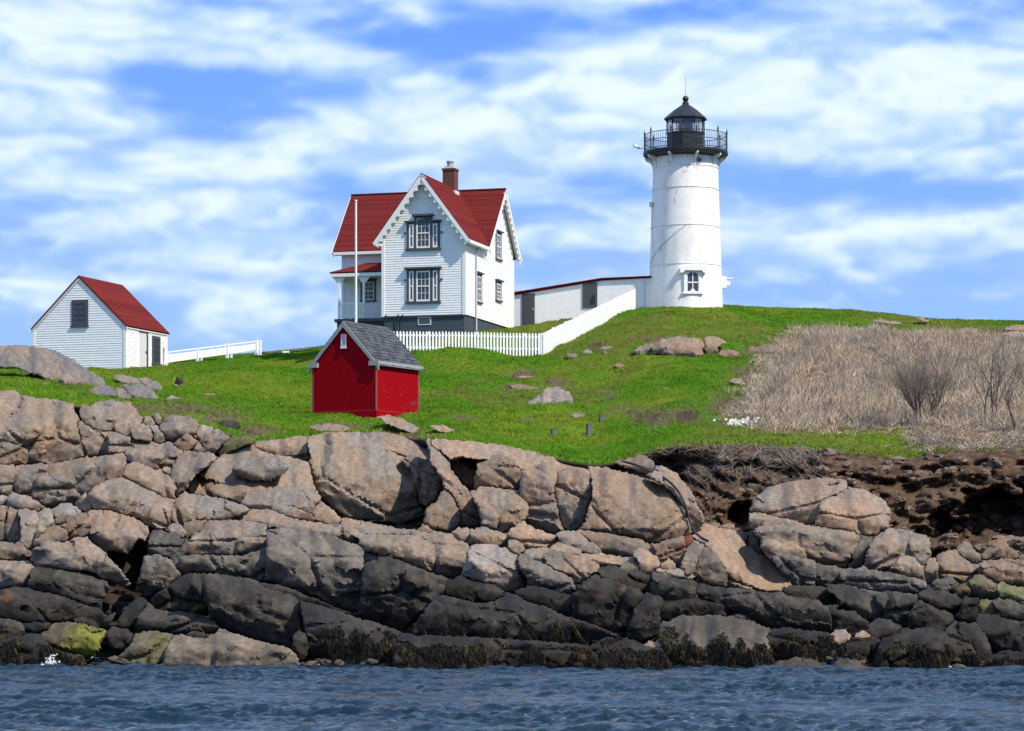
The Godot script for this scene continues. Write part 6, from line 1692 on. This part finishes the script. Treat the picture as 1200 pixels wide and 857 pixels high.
func rock_mesh(px: Array, d0: float, split: float, code: String, s: int, back: float) -> ArrayMesh:
	var r := RandomNumberGenerator.new()
	r.seed = 1000 + s * 17
	var poly := PackedVector2Array()
	for i in range(0, px.size(), 2): poly.append(Vector2(px[i], px[i + 1]))
	if Geometry2D.is_polygon_clockwise(poly): poly.reverse()
	var grown := Geometry2D.offset_polygon(poly, -0.3)
	if grown.size() == 1: poly = grown[0]
	var rim := along(poly, 2.7)
	for i in rim.size():
		# one wobble for the whole shore, so that neighbours keep a common joint
		var q := rim[i]
		rim[i] += Vector2(fine.get_noise_2d(q.x * 0.17, q.y * 0.17), fine.get_noise_2d(q.x * 0.17 + 70.0, q.y * 0.17)) * 1.1
	var c := Vector2.ZERO
	var area := 0.0
	for i in rim.size():
		var cr := rim[i].cross(rim[(i + 1) % rim.size()])
		area += cr
		c += (rim[i] + rim[(i + 1) % rim.size()]) * cr
	c /= area * 3.0
	var m := d0 / F
	# long axis, so that the break between face and top follows a slanting slab
	var sxx := 0.0
	var sxy := 0.0
	for p in rim:
		sxx += (p.x - c.x) * (p.x - c.x)
		sxy += (p.x - c.x) * (c.y - p.y)
	var k := clampf(sxy / maxf(sxx, 1.0), -0.6, 0.6) * 0.85
	var top := -1e9
	var bot := 1e9
	var half := 0.0
	for p in rim:
		var vv: float = ((c.y - p.y) - k * (p.x - c.x)) * m
		top = maxf(top, vv)
		bot = minf(bot, vv)
		half = maxf(half, absf(p.x - c.x) * m)
	var brk := top - split * (top - bot)
	var size := minf(top - bot, half * 2.0)
	var pts := rim.duplicate()
	var edge := PackedFloat32Array()
	edge.resize(rim.size())
	for off: float in [0.9, 2.2, 4.2]:
		for ring in Geometry2D.offset_polygon(rim, -off):
			if Geometry2D.is_polygon_clockwise(ring): continue
			for p in along(ring, 2.9):
				pts.append(p)
				edge.append(off)
	var grid := clampf(size / m / 34.0, 2.0, 3.4)
	for ring in Geometry2D.offset_polygon(rim, -4.2 - grid * 0.55):
		if Geometry2D.is_polygon_clockwise(ring): continue
		var lo := Vector2(1e9, 1e9)
		var hi := -lo
		for p in ring:
			lo = lo.min(p)
			hi = hi.max(p)
		var y := lo.y
		while y < hi.y:
			var x := lo.x
			while x < hi.x:
				var p := Vector2(x + r.randf_range(-0.35, 0.35) * grid, y + r.randf_range(-0.35, 0.35) * grid)
				if Geometry2D.is_point_in_polygon(p, ring):
					pts.append(p)
					edge.append(99.0)
				x += grid
			y += grid
	# neighbours broken from one ledge share the lie of their faces
	var yaw := fine.get_noise_2d(c.x * 0.011, c.y * 0.016) * 0.34 - 0.05 + r.randf_range(-0.05, 0.05)
	var lean := 0.24 + fine.get_noise_2d(c.x * 0.012 + 50.0, c.y * 0.02) * 0.16
	# low ledges are undercut by the sea
	lean -= 0.30 * smooth(600.0, 690.0, c.y)
	var slope := 2.2 + r.randf_range(-0.4, 0.5)
	var cuts := []
	var turn := r.randf() * TAU
	for i in 5:
		var a := turn + TAU * i / 5.0 + r.randf_range(-0.45, 0.45)
		var st := r.randf_range(0.15, 0.9)
		cuts.append([Vector2(cos(a), sin(a)), st, 0.30 + 0.5 * st * r.randf_range(0.6, 1.1)])
	# broken facets: each patch of the face has a tilt of its own
	var facets := []
	var calm: float = 0.45 if code in ["P", "P3", "P2", "G2", "G3", "TC"] else 1.0
	for i in clampi(int(absf(area) * 0.5 / 260.0) + 4, 5, 22):
		var q := rim[r.randi() % rim.size()].lerp(c, sqrt(r.randf()))
		facets.append([(q.x - c.x) * m, (c.y - q.y) * m, r.randf_range(-0.24, 0.24) * calm, r.randf_range(-0.30, 0.22) * calm, r.randf_range(-0.016, 0.016) * minf(size, 1.6) * calm])
	var rnd := clampf(size * 0.06, 0.025, 0.10)
	var dry: bool = code in ["T", "P", "G", "O", "B", "B2", "TC", "W", "P3"]
	var off3 := Vector3(s * 3.7, s * 1.3, 0)
	var v := PackedVector3Array()
	var col_ := PackedColorArray()
	var c0 := Color(STONE[code][0][0], STONE[code][0][1], STONE[code][0][2])
	var c1 := Color(STONE[code][1][0], STONE[code][1][1], STONE[code][1][2])
	var tint := r.randf_range(0.93, 1.07)
	var sm := 0.05 * size
	var am := clampf(size * 0.08, 0.015, 0.13)
	for i in pts.size():
		var p := pts[i]
		var u := (p.x - c.x) * m
		var vv := (c.y - p.y) * m - k * u
		var e := edge[i] * m
		var dd := u * yaw + (vv - bot) * lean
		var over := vv - brk - fine.get_noise_2d(u * 1.1 + s * 9.0, 3.0) * size * 0.08
		dd += slope * (0.5 * (over + sqrt(over * over + sm * sm)))
		for ct in cuts:
			var w: float = (Vector2(u / maxf(half, 0.01), vv / maxf((top - bot) * 0.5, 0.01)).dot(ct[0]) - ct[2]) * size * 0.6
			if w > 0.0: dd += w * ct[1]
		var vr := (c.y - p.y) * m
		var near := 1e9
		var fd := 0.0
		var wu := u + fine.get_noise_2d(u * 2.1 + s, vr * 2.1) * 0.09
		var wv := vr + fine.get_noise_2d(u * 2.1 + s + 40.0, vr * 2.1) * 0.09
		for f in facets:
			var du: float = wu - f[0]
			var dv: float = (wv - f[1]) * 1.35
			var q := du * du + dv * dv
			if q < near:
				near = q
				fd = f[4] + f[2] * (u - f[0]) + f[3] * (vr - f[1])
		dd += fd
		var t := clampf(e / rnd, 0.0, 1.0)
		dd += rnd * (1.0 - sqrt(maxf(0.0, 1.0 - (1.0 - t) * (1.0 - t)))) * 1.5
		var w3 := Vector3(u, vv, dd * 0.22) + off3
		var nz := fb.get_noise_3dv(w3 * 0.7) * am * 0.6 + fb.get_noise_3dv(w3 * Vector3(1.8, 3.6, 1.8)) * am * 0.26
		nz -= absf(fine.get_noise_3dv(w3 * Vector3(0.9, 1.5, 0.9) + Vector3(3, 3, 3))) * am * 0.6
		# joints: narrow grooves along the cell borders of a stretched pattern
		if size > 0.8:
			var g := cell.get_noise_3dv(w3 * Vector3(0.36, 0.60, 0.3)) + 1.0
			nz += 0.15 * (1.0 - smooth(0.0, 0.075, g))
		nz *= smooth(0.0, 0.5, t) * 0.8 + 0.2
		var pos := W(p.x, p.y, d0 + dd + nz)
		v.append(pos)
		var n1 := fb.get_noise_3dv(w3 * 0.55 + Vector3(20, 0, 0))
		var n2 := fb.get_noise_3dv(w3 * Vector3(3.2, 2.2, 3.2))
		var cc := c0.lerp(c1, smooth(-0.18, 0.28, n1 + n2 * 0.4)) * tint
		if dry:
			# one granite for the whole ledge: tan and grey run across the joints
			var g2 := fb.get_noise_2d(p.x * 0.016 + 9.0, p.y * 0.022) + n2 * 0.25
			cc = cc.lerp(Color(0.375, 0.262, 0.182).lerp(Color(0.29, 0.245, 0.20), smooth(-0.15, 0.25, g2)), 0.5)
		cc = cc * (1.0 + n2 * 0.30)
		match code:
			"M":
				cc = cc.lerp(Color(0.22, 0.23, 0.045), smooth(0.0, 0.25, fb.get_noise_3dv(w3 * 1.3) + (u / maxf(half, 0.1)) * 0.35 - (vv / (top - bot)) * 0.5))
			"M2", "M3":
				cc = cc.lerp(Color(0.15, 0.15, 0.05), 0.6 * smooth(0.1, 0.35, fb.get_noise_3dv(w3 * 1.7)))
			"DO":
				cc = cc.lerp(Color(0.20, 0.10, 0.045), 0.7 * smooth(0.24, 0.42, fb.get_noise_3dv(w3 * 0.9 + Vector3(0, 9, 0))))
		cc.a = 1.0
		col_.append(cc)
	var idx := PackedInt32Array()
	var tri := Geometry2D.triangulate_delaunay(pts)
	for i in range(0, tri.size(), 3):
		var mid := (pts[tri[i]] + pts[tri[i + 1]] + pts[tri[i + 2]]) / 3.0
		if not Geometry2D.is_point_in_polygon(mid, rim): continue
		face(v, idx, tri[i], tri[i + 1], tri[i + 2], -v[tri[i]])
	# the sides run back into the hill, and a cap closes them
	var nr := rim.size()
	var base := v.size()
	for j in 2:
		for i in nr:
			var p := c.lerp(rim[i], 0.94 - 0.07 * j)
			v.append(W(p.x, p.y, -v[i].z + back * (0.35 if j == 0 else 1.0)))
			col_.append(col_[i])
	var ctr := W(c.x, c.y, d0)
	for i in nr:
		var i2 := (i + 1) % nr
		for q in [[i, i2, base + i2, base + i], [base + i, base + i2, base + nr + i2, base + nr + i]]:
			var o: Vector3 = v[q[0]] - ctr
			o.z = 0.0
			face(v, idx, q[0], q[1], q[2], o)
			face(v, idx, q[0], q[2], q[3], o)
	var bk := Vector3.ZERO
	for i in nr: bk += v[base + nr + i]
	v.append(bk / nr)
	col_.append(col_[0])
	for i in nr: face(v, idx, base + nr + i, base + nr + (i + 1) % nr, v.size() - 1, Vector3(0, 0, -1))
	var nrm := PackedVector3Array()
	nrm.resize(v.size())
	for i in range(0, idx.size(), 3):
		var nn := (v[idx[i + 2]] - v[idx[i]]).cross(v[idx[i + 1]] - v[idx[i]])
		nrm[idx[i]] += nn
		nrm[idx[i + 1]] += nn
		nrm[idx[i + 2]] += nn
	for i in nrm.size(): nrm[i] = nrm[i].normalized()
	# break the shading along sharp edges
	var v2 := PackedVector3Array()
	var n2_ := PackedVector3Array()
	var c2 := PackedColorArray()
	var i2_ := PackedInt32Array()
	for i in range(0, idx.size(), 3):
		var fn := (v[idx[i + 2]] - v[idx[i]]).cross(v[idx[i + 1]] - v[idx[i]]).normalized()
		for j in 3:
			var q := idx[i + j]
			v2.append(v[q])
			c2.append(col_[q])
			n2_.append(nrm[q] if nrm[q].dot(fn) > 0.90 else fn)
			i2_.append(i + j)
	return arrays(v2, n2_, c2, i2_)


# a triangle wound clockwise as seen from the side that `out` points to
func face(v: PackedVector3Array, idx: PackedInt32Array, a: int, b: int, c: int, out: Vector3) -> void:
	if (v[c] - v[a]).cross(v[b] - v[a]).dot(out) > 0.0:
		idx.append_array([a, b, c])
	else:
		idx.append_array([a, c, b])


var weed_spots := []


func make_rocks() -> void:
	var s := 0
	for list in [SHORE, LAWN]:
		for e in list:
			s += 1
			var px: Array = e[5]
			var lo := Vector2(1e9, 1e9)
			var hi := -lo
			for i in range(0, px.size(), 2):
				lo = lo.min(Vector2(px[i], px[i + 1]))
				hi = hi.max(Vector2(px[i], px[i + 1]))
			var cx := clampf((lo.x + hi.x) * 0.5, 0.0, 1200.0)
			var shore: bool = list == SHORE
			var cy := lerpf(lo.y, hi.y, 0.72 if shore else 0.8)
			var d: float = ground_d(cx, cy) + e[4] - (0.3 if shore else 0.0)
			var back := clampf((hi.y - lo.y) * d / F * 1.6, 1.2, 4.0) if shore else clampf((hi.y - lo.y) * d / F * 1.5, 0.5, 2.0)
			var me := rock_mesh(px, d, e[3], e[2], s, back)
			# put the rock's own origin at its foot
			var foot := W(cx, hi.y, d)
			var o := put(shift(me, -foot), e[1], M.wet if e[2] in ["K", "D", "DD", "DW", "DW2"] else M.rock)
			o.position = foot
			tag(o, e[0], "rock", "granite rocks of the shore" if shore else "rocks in the turf")
			if e[2] in ["K", "DW", "DW2"]:
				weed_spots.append([me, e[2]])


func shift(me: ArrayMesh, by: Vector3) -> ArrayMesh:
	var a := me.surface_get_arrays(0)
	var v: PackedVector3Array = a[Mesh.ARRAY_VERTEX]
	for i in v.size(): v[i] += by
	a[Mesh.ARRAY_VERTEX] = v
	var out := ArrayMesh.new()
	out.add_surface_from_arrays(Mesh.PRIMITIVE_TRIANGLES, a)
	return out


# ---------------------------------------------------------------- plants and other uncountable stuff

func scatter(called: String, label: String, category: String, mesh: Mesh, m: Material, buf: PackedFloat32Array) -> void:
	var mm := MultiMesh.new()
	mm.transform_format = MultiMesh.TRANSFORM_3D
	mm.use_colors = true
	mm.mesh = mesh
	mm.instance_count = buf.size() / 16
	mm.buffer = buf
	var o := MultiMeshInstance3D.new()
	o.name = numbered(called)
	o.multimesh = mm
	o.material_override = m
	add_child(o)
	tag(o, label, category, "", "stuff")


func row(buf: PackedFloat32Array, t: Transform3D, c: Color) -> void:
	var b := t.basis
	buf.append_array([b.x.x, b.y.x, b.z.x, t.origin.x, b.x.y, b.y.y, b.z.y, t.origin.y, b.x.z, b.y.z, b.z.z, t.origin.z, c.r, c.g, c.b, 1.0])


# a tuft of blades: n blades of height about 1, bending outward
func tuft(n: int, wide: float, spread: float, bend: float, s: int, joints := 1) -> ArrayMesh:
	var r := RandomNumberGenerator.new()
	r.seed = s
	var st := mb()
	for i in n:
		var a := r.randf() * TAU
		var o := Vector3(cos(a), 0, sin(a)) * spread * sqrt(r.randf())
		var dir := Vector3(r.randf_range(-1, 1), 0, r.randf_range(-1, 1))
		var hgt := r.randf_range(0.55, 1.0)
		var side := Vector3(cos(a + 1.3), 0, sin(a + 1.3)) * wide * 0.5
		var p := o
		var q := o
		for j in joints:
			var t0 := float(j) / joints
			var t1 := float(j + 1) / joints
			p = o + Vector3(0, hgt * t0, 0) + dir * bend * t0 * t0
			q = o + Vector3(0, hgt * t1, 0) + dir * bend * t1 * t1
			var w0 := side * (1.0 - t0 * 0.6)
			if j < joints - 1:
				quad(st, p - w0, p + w0, q + side * (1.0 - t1 * 0.6), q - side * (1.0 - t1 * 0.6))
			else:
				st.add_vertex(p - w0); st.add_vertex(p + w0); st.add_vertex(q)
	st.generate_normals()
	return st.commit()


func blocked(x: float, y: float) -> bool:
	# under the buildings
	return (x > 366.0 and x < 490.0 and y > 462.0 and y < 489.0 and y < 489.0 - absf(x - 441.0) * 0.0 and x < 489.0)


func make_plants() -> void:
	var r := RandomNumberGenerator.new()
	r.seed = 99
	# lawn
	var buf := PackedFloat32Array()
	var buf2 := PackedFloat32Array()
	var dry := PackedFloat32Array()
	var clumps := PackedFloat32Array()
	for i in 230000:
		var x := r.randf_range(-130.0, 1330.0)
		var d := lerpf(96.5, DCREST + 1.0, pow(r.randf(), 0.9))
		var y := ground_y(x, d)
		var yr := col(0, x)
		if y > yr + 1.0: continue
		if is_dry(x, y): continue
		var sc := scar(x, y)
		if sc > 0.72 and r.randf() < 0.9: continue
		var p := ground(x, y)
		var c := lawn_color(p)
		var g := r.randf_range(0.86, 1.16)
		c = Color(c.r * g * r.randf_range(0.92, 1.12), c.g * g, c.b * g)
		if sc > 0.45 or r.randf() < 0.03: c = c.lerp(Color(0.24, 0.20, 0.09), r.randf_range(0.4, 0.9))
		var hgt := r.randf_range(0.05, 0.105) * (1.0 + maxf(0.0, fb.get_noise_2d(p.x * 0.6, p.z * 0.6)) * 0.9)
		if y > yr - 3.0: hgt *= 1.5
		var t := Transform3D(Basis(Vector3.UP, r.randf() * TAU).scaled(Vector3(hgt * 1.6, hgt, hgt * 1.6)), p - Vector3(0, 0.008, 0))
		if i & 1: row(buf, t, c)
		else: row(buf2, t, c)
	scatter("lawn_grass", "short bright green grass covering the hillside", "grass", tuft(9, 0.16, 0.75, 0.5, 1), M.leaf, buf)
	scatter("lawn_grass", "longer blades mixed into the green hillside turf", "grass", tuft(7, 0.13, 0.9, 0.8, 2, 2), M.leaf, buf2)
	# dry grass
	for i in 30000:
		var x := r.randf_range(822.0, 1330.0)
		var d := lerpf(97.0, 152.0, r.randf())
		var y := ground_y(x, d)
		if not is_dry(x + r.randfn(0.0, 9.0), y + r.randfn(0.0, 3.0)) or y > col(0, x): continue
		var low := y > 505.0
		var edge := smooth(0.0, 70.0, x - 845.0 + fine.get_noise_2d(x * 0.05, y * 0.08) * 30.0)
		if r.randf() > 0.25 + 0.75 * edge: continue
		if fb.get_noise_2d(x * 0.035, y * 0.07) > 0.30 and r.randf() < 0.75: continue
		var p := ground(x, y)
		var tone := fb.get_noise_2d(p.x * 0.35, p.z * 0.2)
		var c := Color(0.50, 0.385, 0.265).lerp(Color(0.32, 0.27, 0.215), smooth(-0.1, 0.35, tone + r.randf_range(-0.15, 0.15)))
		if r.randf() < 0.16: c = Color(0.17, 0.135, 0.11)
		elif r.randf() < 0.08: c = Color(0.60, 0.50, 0.40)
		c = c * r.randf_range(0.65, 1.25)
		var hgt := r.randf_range(0.22, 0.62) * (1.0 + maxf(-0.4, fb.get_noise_2d(p.x * 0.5, p.z * 0.35) * 1.6)) * (0.4 if low else 1.0) * lerpf(0.5, 1.0, edge)
		row(dry, Transform3D(Basis(Vector3.UP, r.randf() * TAU).rotated(Vector3.RIGHT, r.randf_range(-0.55, 0.55)).rotated(Vector3.BACK, r.randf_range(-0.55, 0.55)).scaled(Vector3(0.7, hgt, 0.7)), p), c)
	scatter("dry_grass", "thick stand of dry tan grass and dead stems on the slope", "dry grass", tuft(13, 0.035, 0.5, 0.55, 5, 2), M.stem, dry)
	# clods and stones of the eroded bank
	var rub := PackedFloat32Array()
	for i in 850:
		var x := r.randf_range(826.0, 1230.0)
		var y := r.randf_range(col(0, x) + 1.0, 672.0)
		var p := ground(x, y)
		var s := 0.02 + 0.20 * pow(r.randf(), 4.0)
		var c := Color(0.13, 0.088, 0.06).lerp(Color(0.24, 0.175, 0.13), r.randf() * r.randf()) * r.randf_range(0.5, 1.1)
		row(rub, Transform3D(Basis.from_euler(Vector3(r.randf() * 6.0, r.randf() * 6.0, r.randf() * 6.0)).scaled(Vector3(s * 1.3, s * 0.8, s)), p + Vector3(0, 0, s * 0.3)), c)
	for i in 200:
		# cobbles and weedy pebbles along the waterline
		var x := r.randf_range(-20.0, 1220.0)
		var y := r.randf_range(772.0, 787.0)
		var p := W(x, y, 72.0 + (783.0 - y) * 0.03)
		var s := r.randf_range(0.03, 0.13)
		row(rub, Transform3D(Basis.from_euler(Vector3(r.randf() * 6.0, r.randf() * 6.0, r.randf() * 6.0)).scaled(Vector3(s * 1.5, s * 0.8, s)), p), Color(0.10, 0.08, 0.06) * r.randf_range(0.2, 0.9))
	scatter("bank_rubble", "loose stones and clods crumbling out of the earth bank", "rubble", pebble(), M.stem, rub)
	make_weed(r)
	make_roots(r)
	make_foam(r)
	make_shrubs()
	make_hose()
	make_daffodils(r)


func pebble() -> ArrayMesh:
	var st := mb()
	var rings := 5
	var segs := 8
	var p := []
	for j in rings + 1:
		for k in segs:
			var a := TAU * k / segs
			var t := PI * j / rings
			var d := Vector3(sin(t) * cos(a), cos(t), sin(t) * sin(a))
			p.append(d * (1.0 + fine.get_noise_3dv(d * 1.7) * 0.42))
	for j in rings:
		for k in segs:
			var k2 := (k + 1) % segs
			quad(st, p[j * segs + k], p[(j + 1) * segs + k], p[(j + 1) * segs + k2], p[j * segs + k2])
	st.generate_normals()
	return st.commit()


func make_weed(r: RandomNumberGenerator) -> void:
	var buf := PackedFloat32Array()
	for w in weed_spots:
		var a: Array = w[0].surface_get_arrays(0)
		var v: PackedVector3Array = a[Mesh.ARRAY_VERTEX]
		var n: PackedVector3Array = a[Mesh.ARRAY_NORMAL]
		var amount := int(v.size() * (0.75 if w[1] == "K" else 0.6))
		for i in amount:
			var k := r.randi() % v.size()
			if n[k].z < 0.35: continue
			var p := v[k]
			var lim := 9.0 if w[1] == "K" else 0.85
			if p.y > lim + fb.get_noise_2d(p.x * 1.5, 3.0) * 0.7: continue
			if w[1] == "K" and fb.get_noise_3dv(p * 0.9) > 0.08: continue
			var c := Color(0.020, 0.015, 0.009) * r.randf_range(0.4, 1.6)
			if w[1] == "P2": c = Color(0.075, 0.045, 0.022) * r.randf_range(0.5, 1.3)
			var pale := fb.get_noise_3dv(p * 1.2 + Vector3(7, 7, 7)) + (0.22 if w[1] == "DW2" else 0.0)
			if pale > 0.10 and r.randf() < 0.4: c = Color(0.15, 0.105, 0.045) * r.randf_range(0.25, 1.1)
			var l := r.randf_range(0.06, 0.15)
			row(buf, Transform3D(Basis(Vector3.UP, r.randf() * TAU).rotated(Vector3.RIGHT, PI).scaled(Vector3(0.12, l * 1.5, 0.12)), p + n[k] * 0.02 + Vector3(0, 0.0, 0.03)), c)
	scatter("rockweed", "dark brown rockweed hanging over the rocks at the waterline", "seaweed", tuft(6, 0.22, 0.45, 0.5, 8, 2), M.stem, buf)


func make_roots(r: RandomNumberGenerator) -> void:
	var st := mb()
	var thin := mb()
	for i in 420:
		var x := r.randf_range(738.0, 960.0)
		var y := col(0, x) + r.randf_range(-4.0, 30.0)
		if x > 890.0 and r.randf() < 0.6: y = col(0, x) + r.randf_range(-4.0, 10.0)
		var dirx := r.randf_range(-1.3, 1.3)
		var diry := r.randf_range(0.15, 1.0)
		var pts := []
		var n := r.randi_range(5, 11)
		var pull := r.randf_range(0.03, 0.35)
		for j in n:
			var g := ground(x, y)
			var t := float(j) / n
			pts.append(g + Vector3(0, 0.0, pull * sin(t * PI) + 0.05))
			dirx += r.randf_range(-0.6, 0.6)
			diry = clampf(diry + r.randf_range(-0.4, 0.45), -0.5, 1.4)
			x += dirx * 3.4
			y = minf(y + diry * 3.4, 612.0)
		if r.randf() < 0.16: tube(st, pts, r.randf_range(0.014, 0.028), 0.006, 5)
		else: tube(thin, pts, r.randf_range(0.007, 0.016), 0.004, 3)
	for i in 60:
		# broken sticks in the bank and on the bare ground
		var x := r.randf_range(840.0, 1200.0)
		var y := r.randf_range(482.0, 560.0)
		var g := ground(x, y) + Vector3(0, 0.06, 0.05)
		var a := r.randf_range(-0.8, 0.8)
		var l := r.randf_range(0.2, 0.7)
		tube(thin, [g, g + Vector3(cos(a), 0.25 * sin(a) + 0.1, 0.2) * l * 0.5, g + Vector3(cos(a), sin(a), 0.1) * l], 0.016, 0.006, 3)
	var o := done(st, "dead_roots", M.root)
	tag(o, "thick bleached roots and branches tangled over the eroded bank", "roots", "", "stuff")
	var o2 := done(thin, "dead_brush", M.twig)
	tag(o2, "fine grey brown dead twigs tangled over the eroded bank", "brush", "", "stuff")


func make_foam(r: RandomNumberGenerator) -> void:
	var buf := PackedFloat32Array()
	for e in [[30, 778, 60, 25], [85, 779, 40, 60], [140, 780, 50, 20], [300, 783, 55, 60], [360, 781, 30, 70], [900, 785, 35, 20], [985, 782, 25, 25], [1060, 783, 60, 160], [1120, 782, 40, 60], [1190, 784, 20, 20]]:
		for i in e[3]:
			var x: float = e[0] + r.randfn(0.0, e[2] * 0.5)
			var d: float = F * EYE / (e[1] + r.randfn(0.0, 1.0) - HOR)
			var p := Vector3((x - 600.0) / F * d, wave((x - 600.0) / F * d, d) + 0.005, -d)
			var s := r.randf_range(0.012, 0.035)
			row(buf, Transform3D(Basis(Vector3.UP, r.randf() * TAU).scaled(Vector3(s * r.randf_range(1.2, 4.0), s * 0.5, s * 1.4)), p), Color(1, 1, 1))
	# the splash against the black wet rock
	for i in 260:
		var h := pow(r.randf(), 2.0) * 0.34
		var x := 62.0 + h * 10.0 * sin(h * 23.0) + r.randfn(0.0, 2.0 + maxf(0.0, 0.2 - h) * 34.0)
		var s := r.randf_range(0.004, 0.015) * (1.2 - h)
		row(buf, Transform3D(Basis().scaled(Vector3(s, s * r.randf_range(0.8, 1.8), s)), W(x, 782.0, 71.6) + Vector3(0, h, r.randf_range(0, 0.4))), Color(1, 1, 1))
	scatter("sea_foam", "white foam and spray where the sea meets the rocks", "foam", pebble(), M.foam, buf)


func branch(st: SurfaceTool, fine_st: SurfaceTool, r: RandomNumberGenerator, p: Vector3, dir: Vector3, len: float, rad: float, level: int) -> void:
	var pts := [p]
	var d := dir
	var n := 4
	for i in n:
		d = (d + Vector3(r.randf_range(-0.22, 0.22), 0.06, r.randf_range(-0.22, 0.22))).normalized()
		pts.append(pts[-1] + d * len / n)
	tube(st if level > 1 else fine_st, pts, rad, rad * 0.55, 5 if level > 1 else 3)
	if level == 0: return
	var kids := r.randi_range(3, 4)
	for i in kids:
		var at: Vector3 = pts[2 + i % 3]
		var nd := (d + Vector3(r.randf_range(-0.85, 0.85), r.randf_range(-0.05, 0.5), r.randf_range(-0.85, 0.85))).normalized()
		branch(st, fine_st, r, at, nd, len * r.randf_range(0.55, 0.8), rad * 0.52, level - 1)


func make_shrubs() -> void:
	var r := RandomNumberGenerator.new()
	for e in [[1083, 500, 26, 1.25, 0.66, 4, 31, "dense bare grey shrub with a wide fan of fine twigs", "bare_shrub"], [1163, 502, 3, 1.5, 0.35, 4, 32, "bare sapling with a few crooked upright stems on the bank", "bare_sapling"], [1190, 512, 4, 1.55, 0.35, 4, 33, "bare sapling with dark stems leaning together over the bank edge", "bare_sapling"], [905, 470, 5, 0.5, 0.5, 2, 34, "low bare bush of grey twigs at the edge of dry grass", "bare_shrub"], [1120, 379, 4, 0.35, 0.4, 1, 35, "wisp of bare twigs against the sky on the crest", "bare_shrub"]]:
		r.seed = e[6]
		var p := ground(e[0], e[1])
		var t := thing(e[8], e[7], "shrub", p, 0.0, "bare bushes on the slope")
		var st := mb()
		var fs := mb()
		for i in e[2]:
			var a := r.randf() * TAU
			var out: float = e[4] * sqrt(r.randf())
			branch(st, fs, r, Vector3(cos(a) * 0.18 * e[3], -0.1, sin(a) * 0.18), Vector3(cos(a) * out, 1.0, sin(a) * out * 0.8).normalized(), e[3] * r.randf_range(0.85, 1.2), (0.017 if e[2] > 8 else 0.03) * e[3], e[5])
		done(st, "stems", M.bark, t)
		done(fs, "twigs", M.twig, t)


func make_hose() -> void:
	var pts := []
	for q in hose:
		# lies on whatever rock is in front at that pixel
		pts.append(q)
	var o := thing("drain_hose", "black hose trailing over the tan whaleback boulder to the ramp", "hose", W(770, 556, 92))
	var line := []
	for q in pts:
		line.append(rock_hit(q[0], q[1]) - W(770, 556, 92))
	var sm := []
	for i in line.size():
		sm.append((line[max(i - 1, 0)] + line[i] * 2.0 + line[min(i + 1, line.size() - 1)]) * 0.25 + Vector3(0, 0.03, 0.05))
	var st := mb()
	tube(st, sm, 0.042, 0.042, 7)
	done(st, "hose", M.hose, o)


# nearest rock surface at a pixel: among the vertices of the rocks close to that line of sight
func rock_hit(x: float, y: float) -> Vector3:
	var best := 1e9
	var at := W(x, y, 92.0)
	for o in get_children():
		if o is MeshInstance3D and o.get_meta("group", "") == "granite rocks of the shore":
			var c: Vector3 = o.position
			if absf(600.0 + F * c.x / -c.z - x) > 110.0: continue
			var v: PackedVector3Array = (o.mesh as ArrayMesh).surface_get_arrays(0)[Mesh.ARRAY_VERTEX]
			for p in v:
				var w := p + c
				var dx := 600.0 + F * w.x / -w.z - x
				var dy := HOR - F * (w.y - EYE) / -w.z - y
				if dx * dx + dy * dy < 16.0 and -w.z < best:
					best = -w.z
					at = W(x, y, best)
	return at


func make_daffodils(r: RandomNumberGenerator) -> void:
	var leaves := PackedFloat32Array()
	for e in [[867, 500, 16, 4, 60, "clump of white daffodils flowering beside the dry grass", true], [765, 507, 5, 2, 14, "small leafy clump sprouting on the bare lawn edge", false], [1089, 506, 4, 2, 16, "small yellow green clump on the bank under the bare shrub", false]]:
		var o := ground(e[0], e[1])
		var t := thing("flower_clump", e[5], "flowers", o, 0.0, "clumps of spring flowers")
		var gs := mb()
		var fs := mb()
		for i in e[4]:
			var p := ground(e[0] + r.randfn(0.0, e[2] * 0.5), e[1] + r.randfn(0.0, e[3] * 0.5)) - o
			var h := r.randf_range(0.15, 0.32)
			for k in 4:
				var a := r.randf() * TAU
				var sd := Vector3(cos(a), 0, sin(a)) * 0.012
				var tip := p + Vector3(sin(a) * 0.1, h, cos(a) * 0.1)
				gs.add_vertex(p - sd); gs.add_vertex(p + sd); gs.add_vertex(tip)
			if e[6]:
				var c := p + Vector3(0, h + 0.04, 0.02)
				for k in 6:
					var a := TAU * k / 6.0
					var b := TAU * (k + 0.8) / 6.0
					fs.add_vertex(c); fs.add_vertex(c + Vector3(cos(a), sin(a), 0.3) * 0.055); fs.add_vertex(c + Vector3(cos(b), sin(b), 0.3) * 0.055)
		done(gs, "leaves", M.green, t)
		if e[6]: done(fs, "petals", M.flower, t)
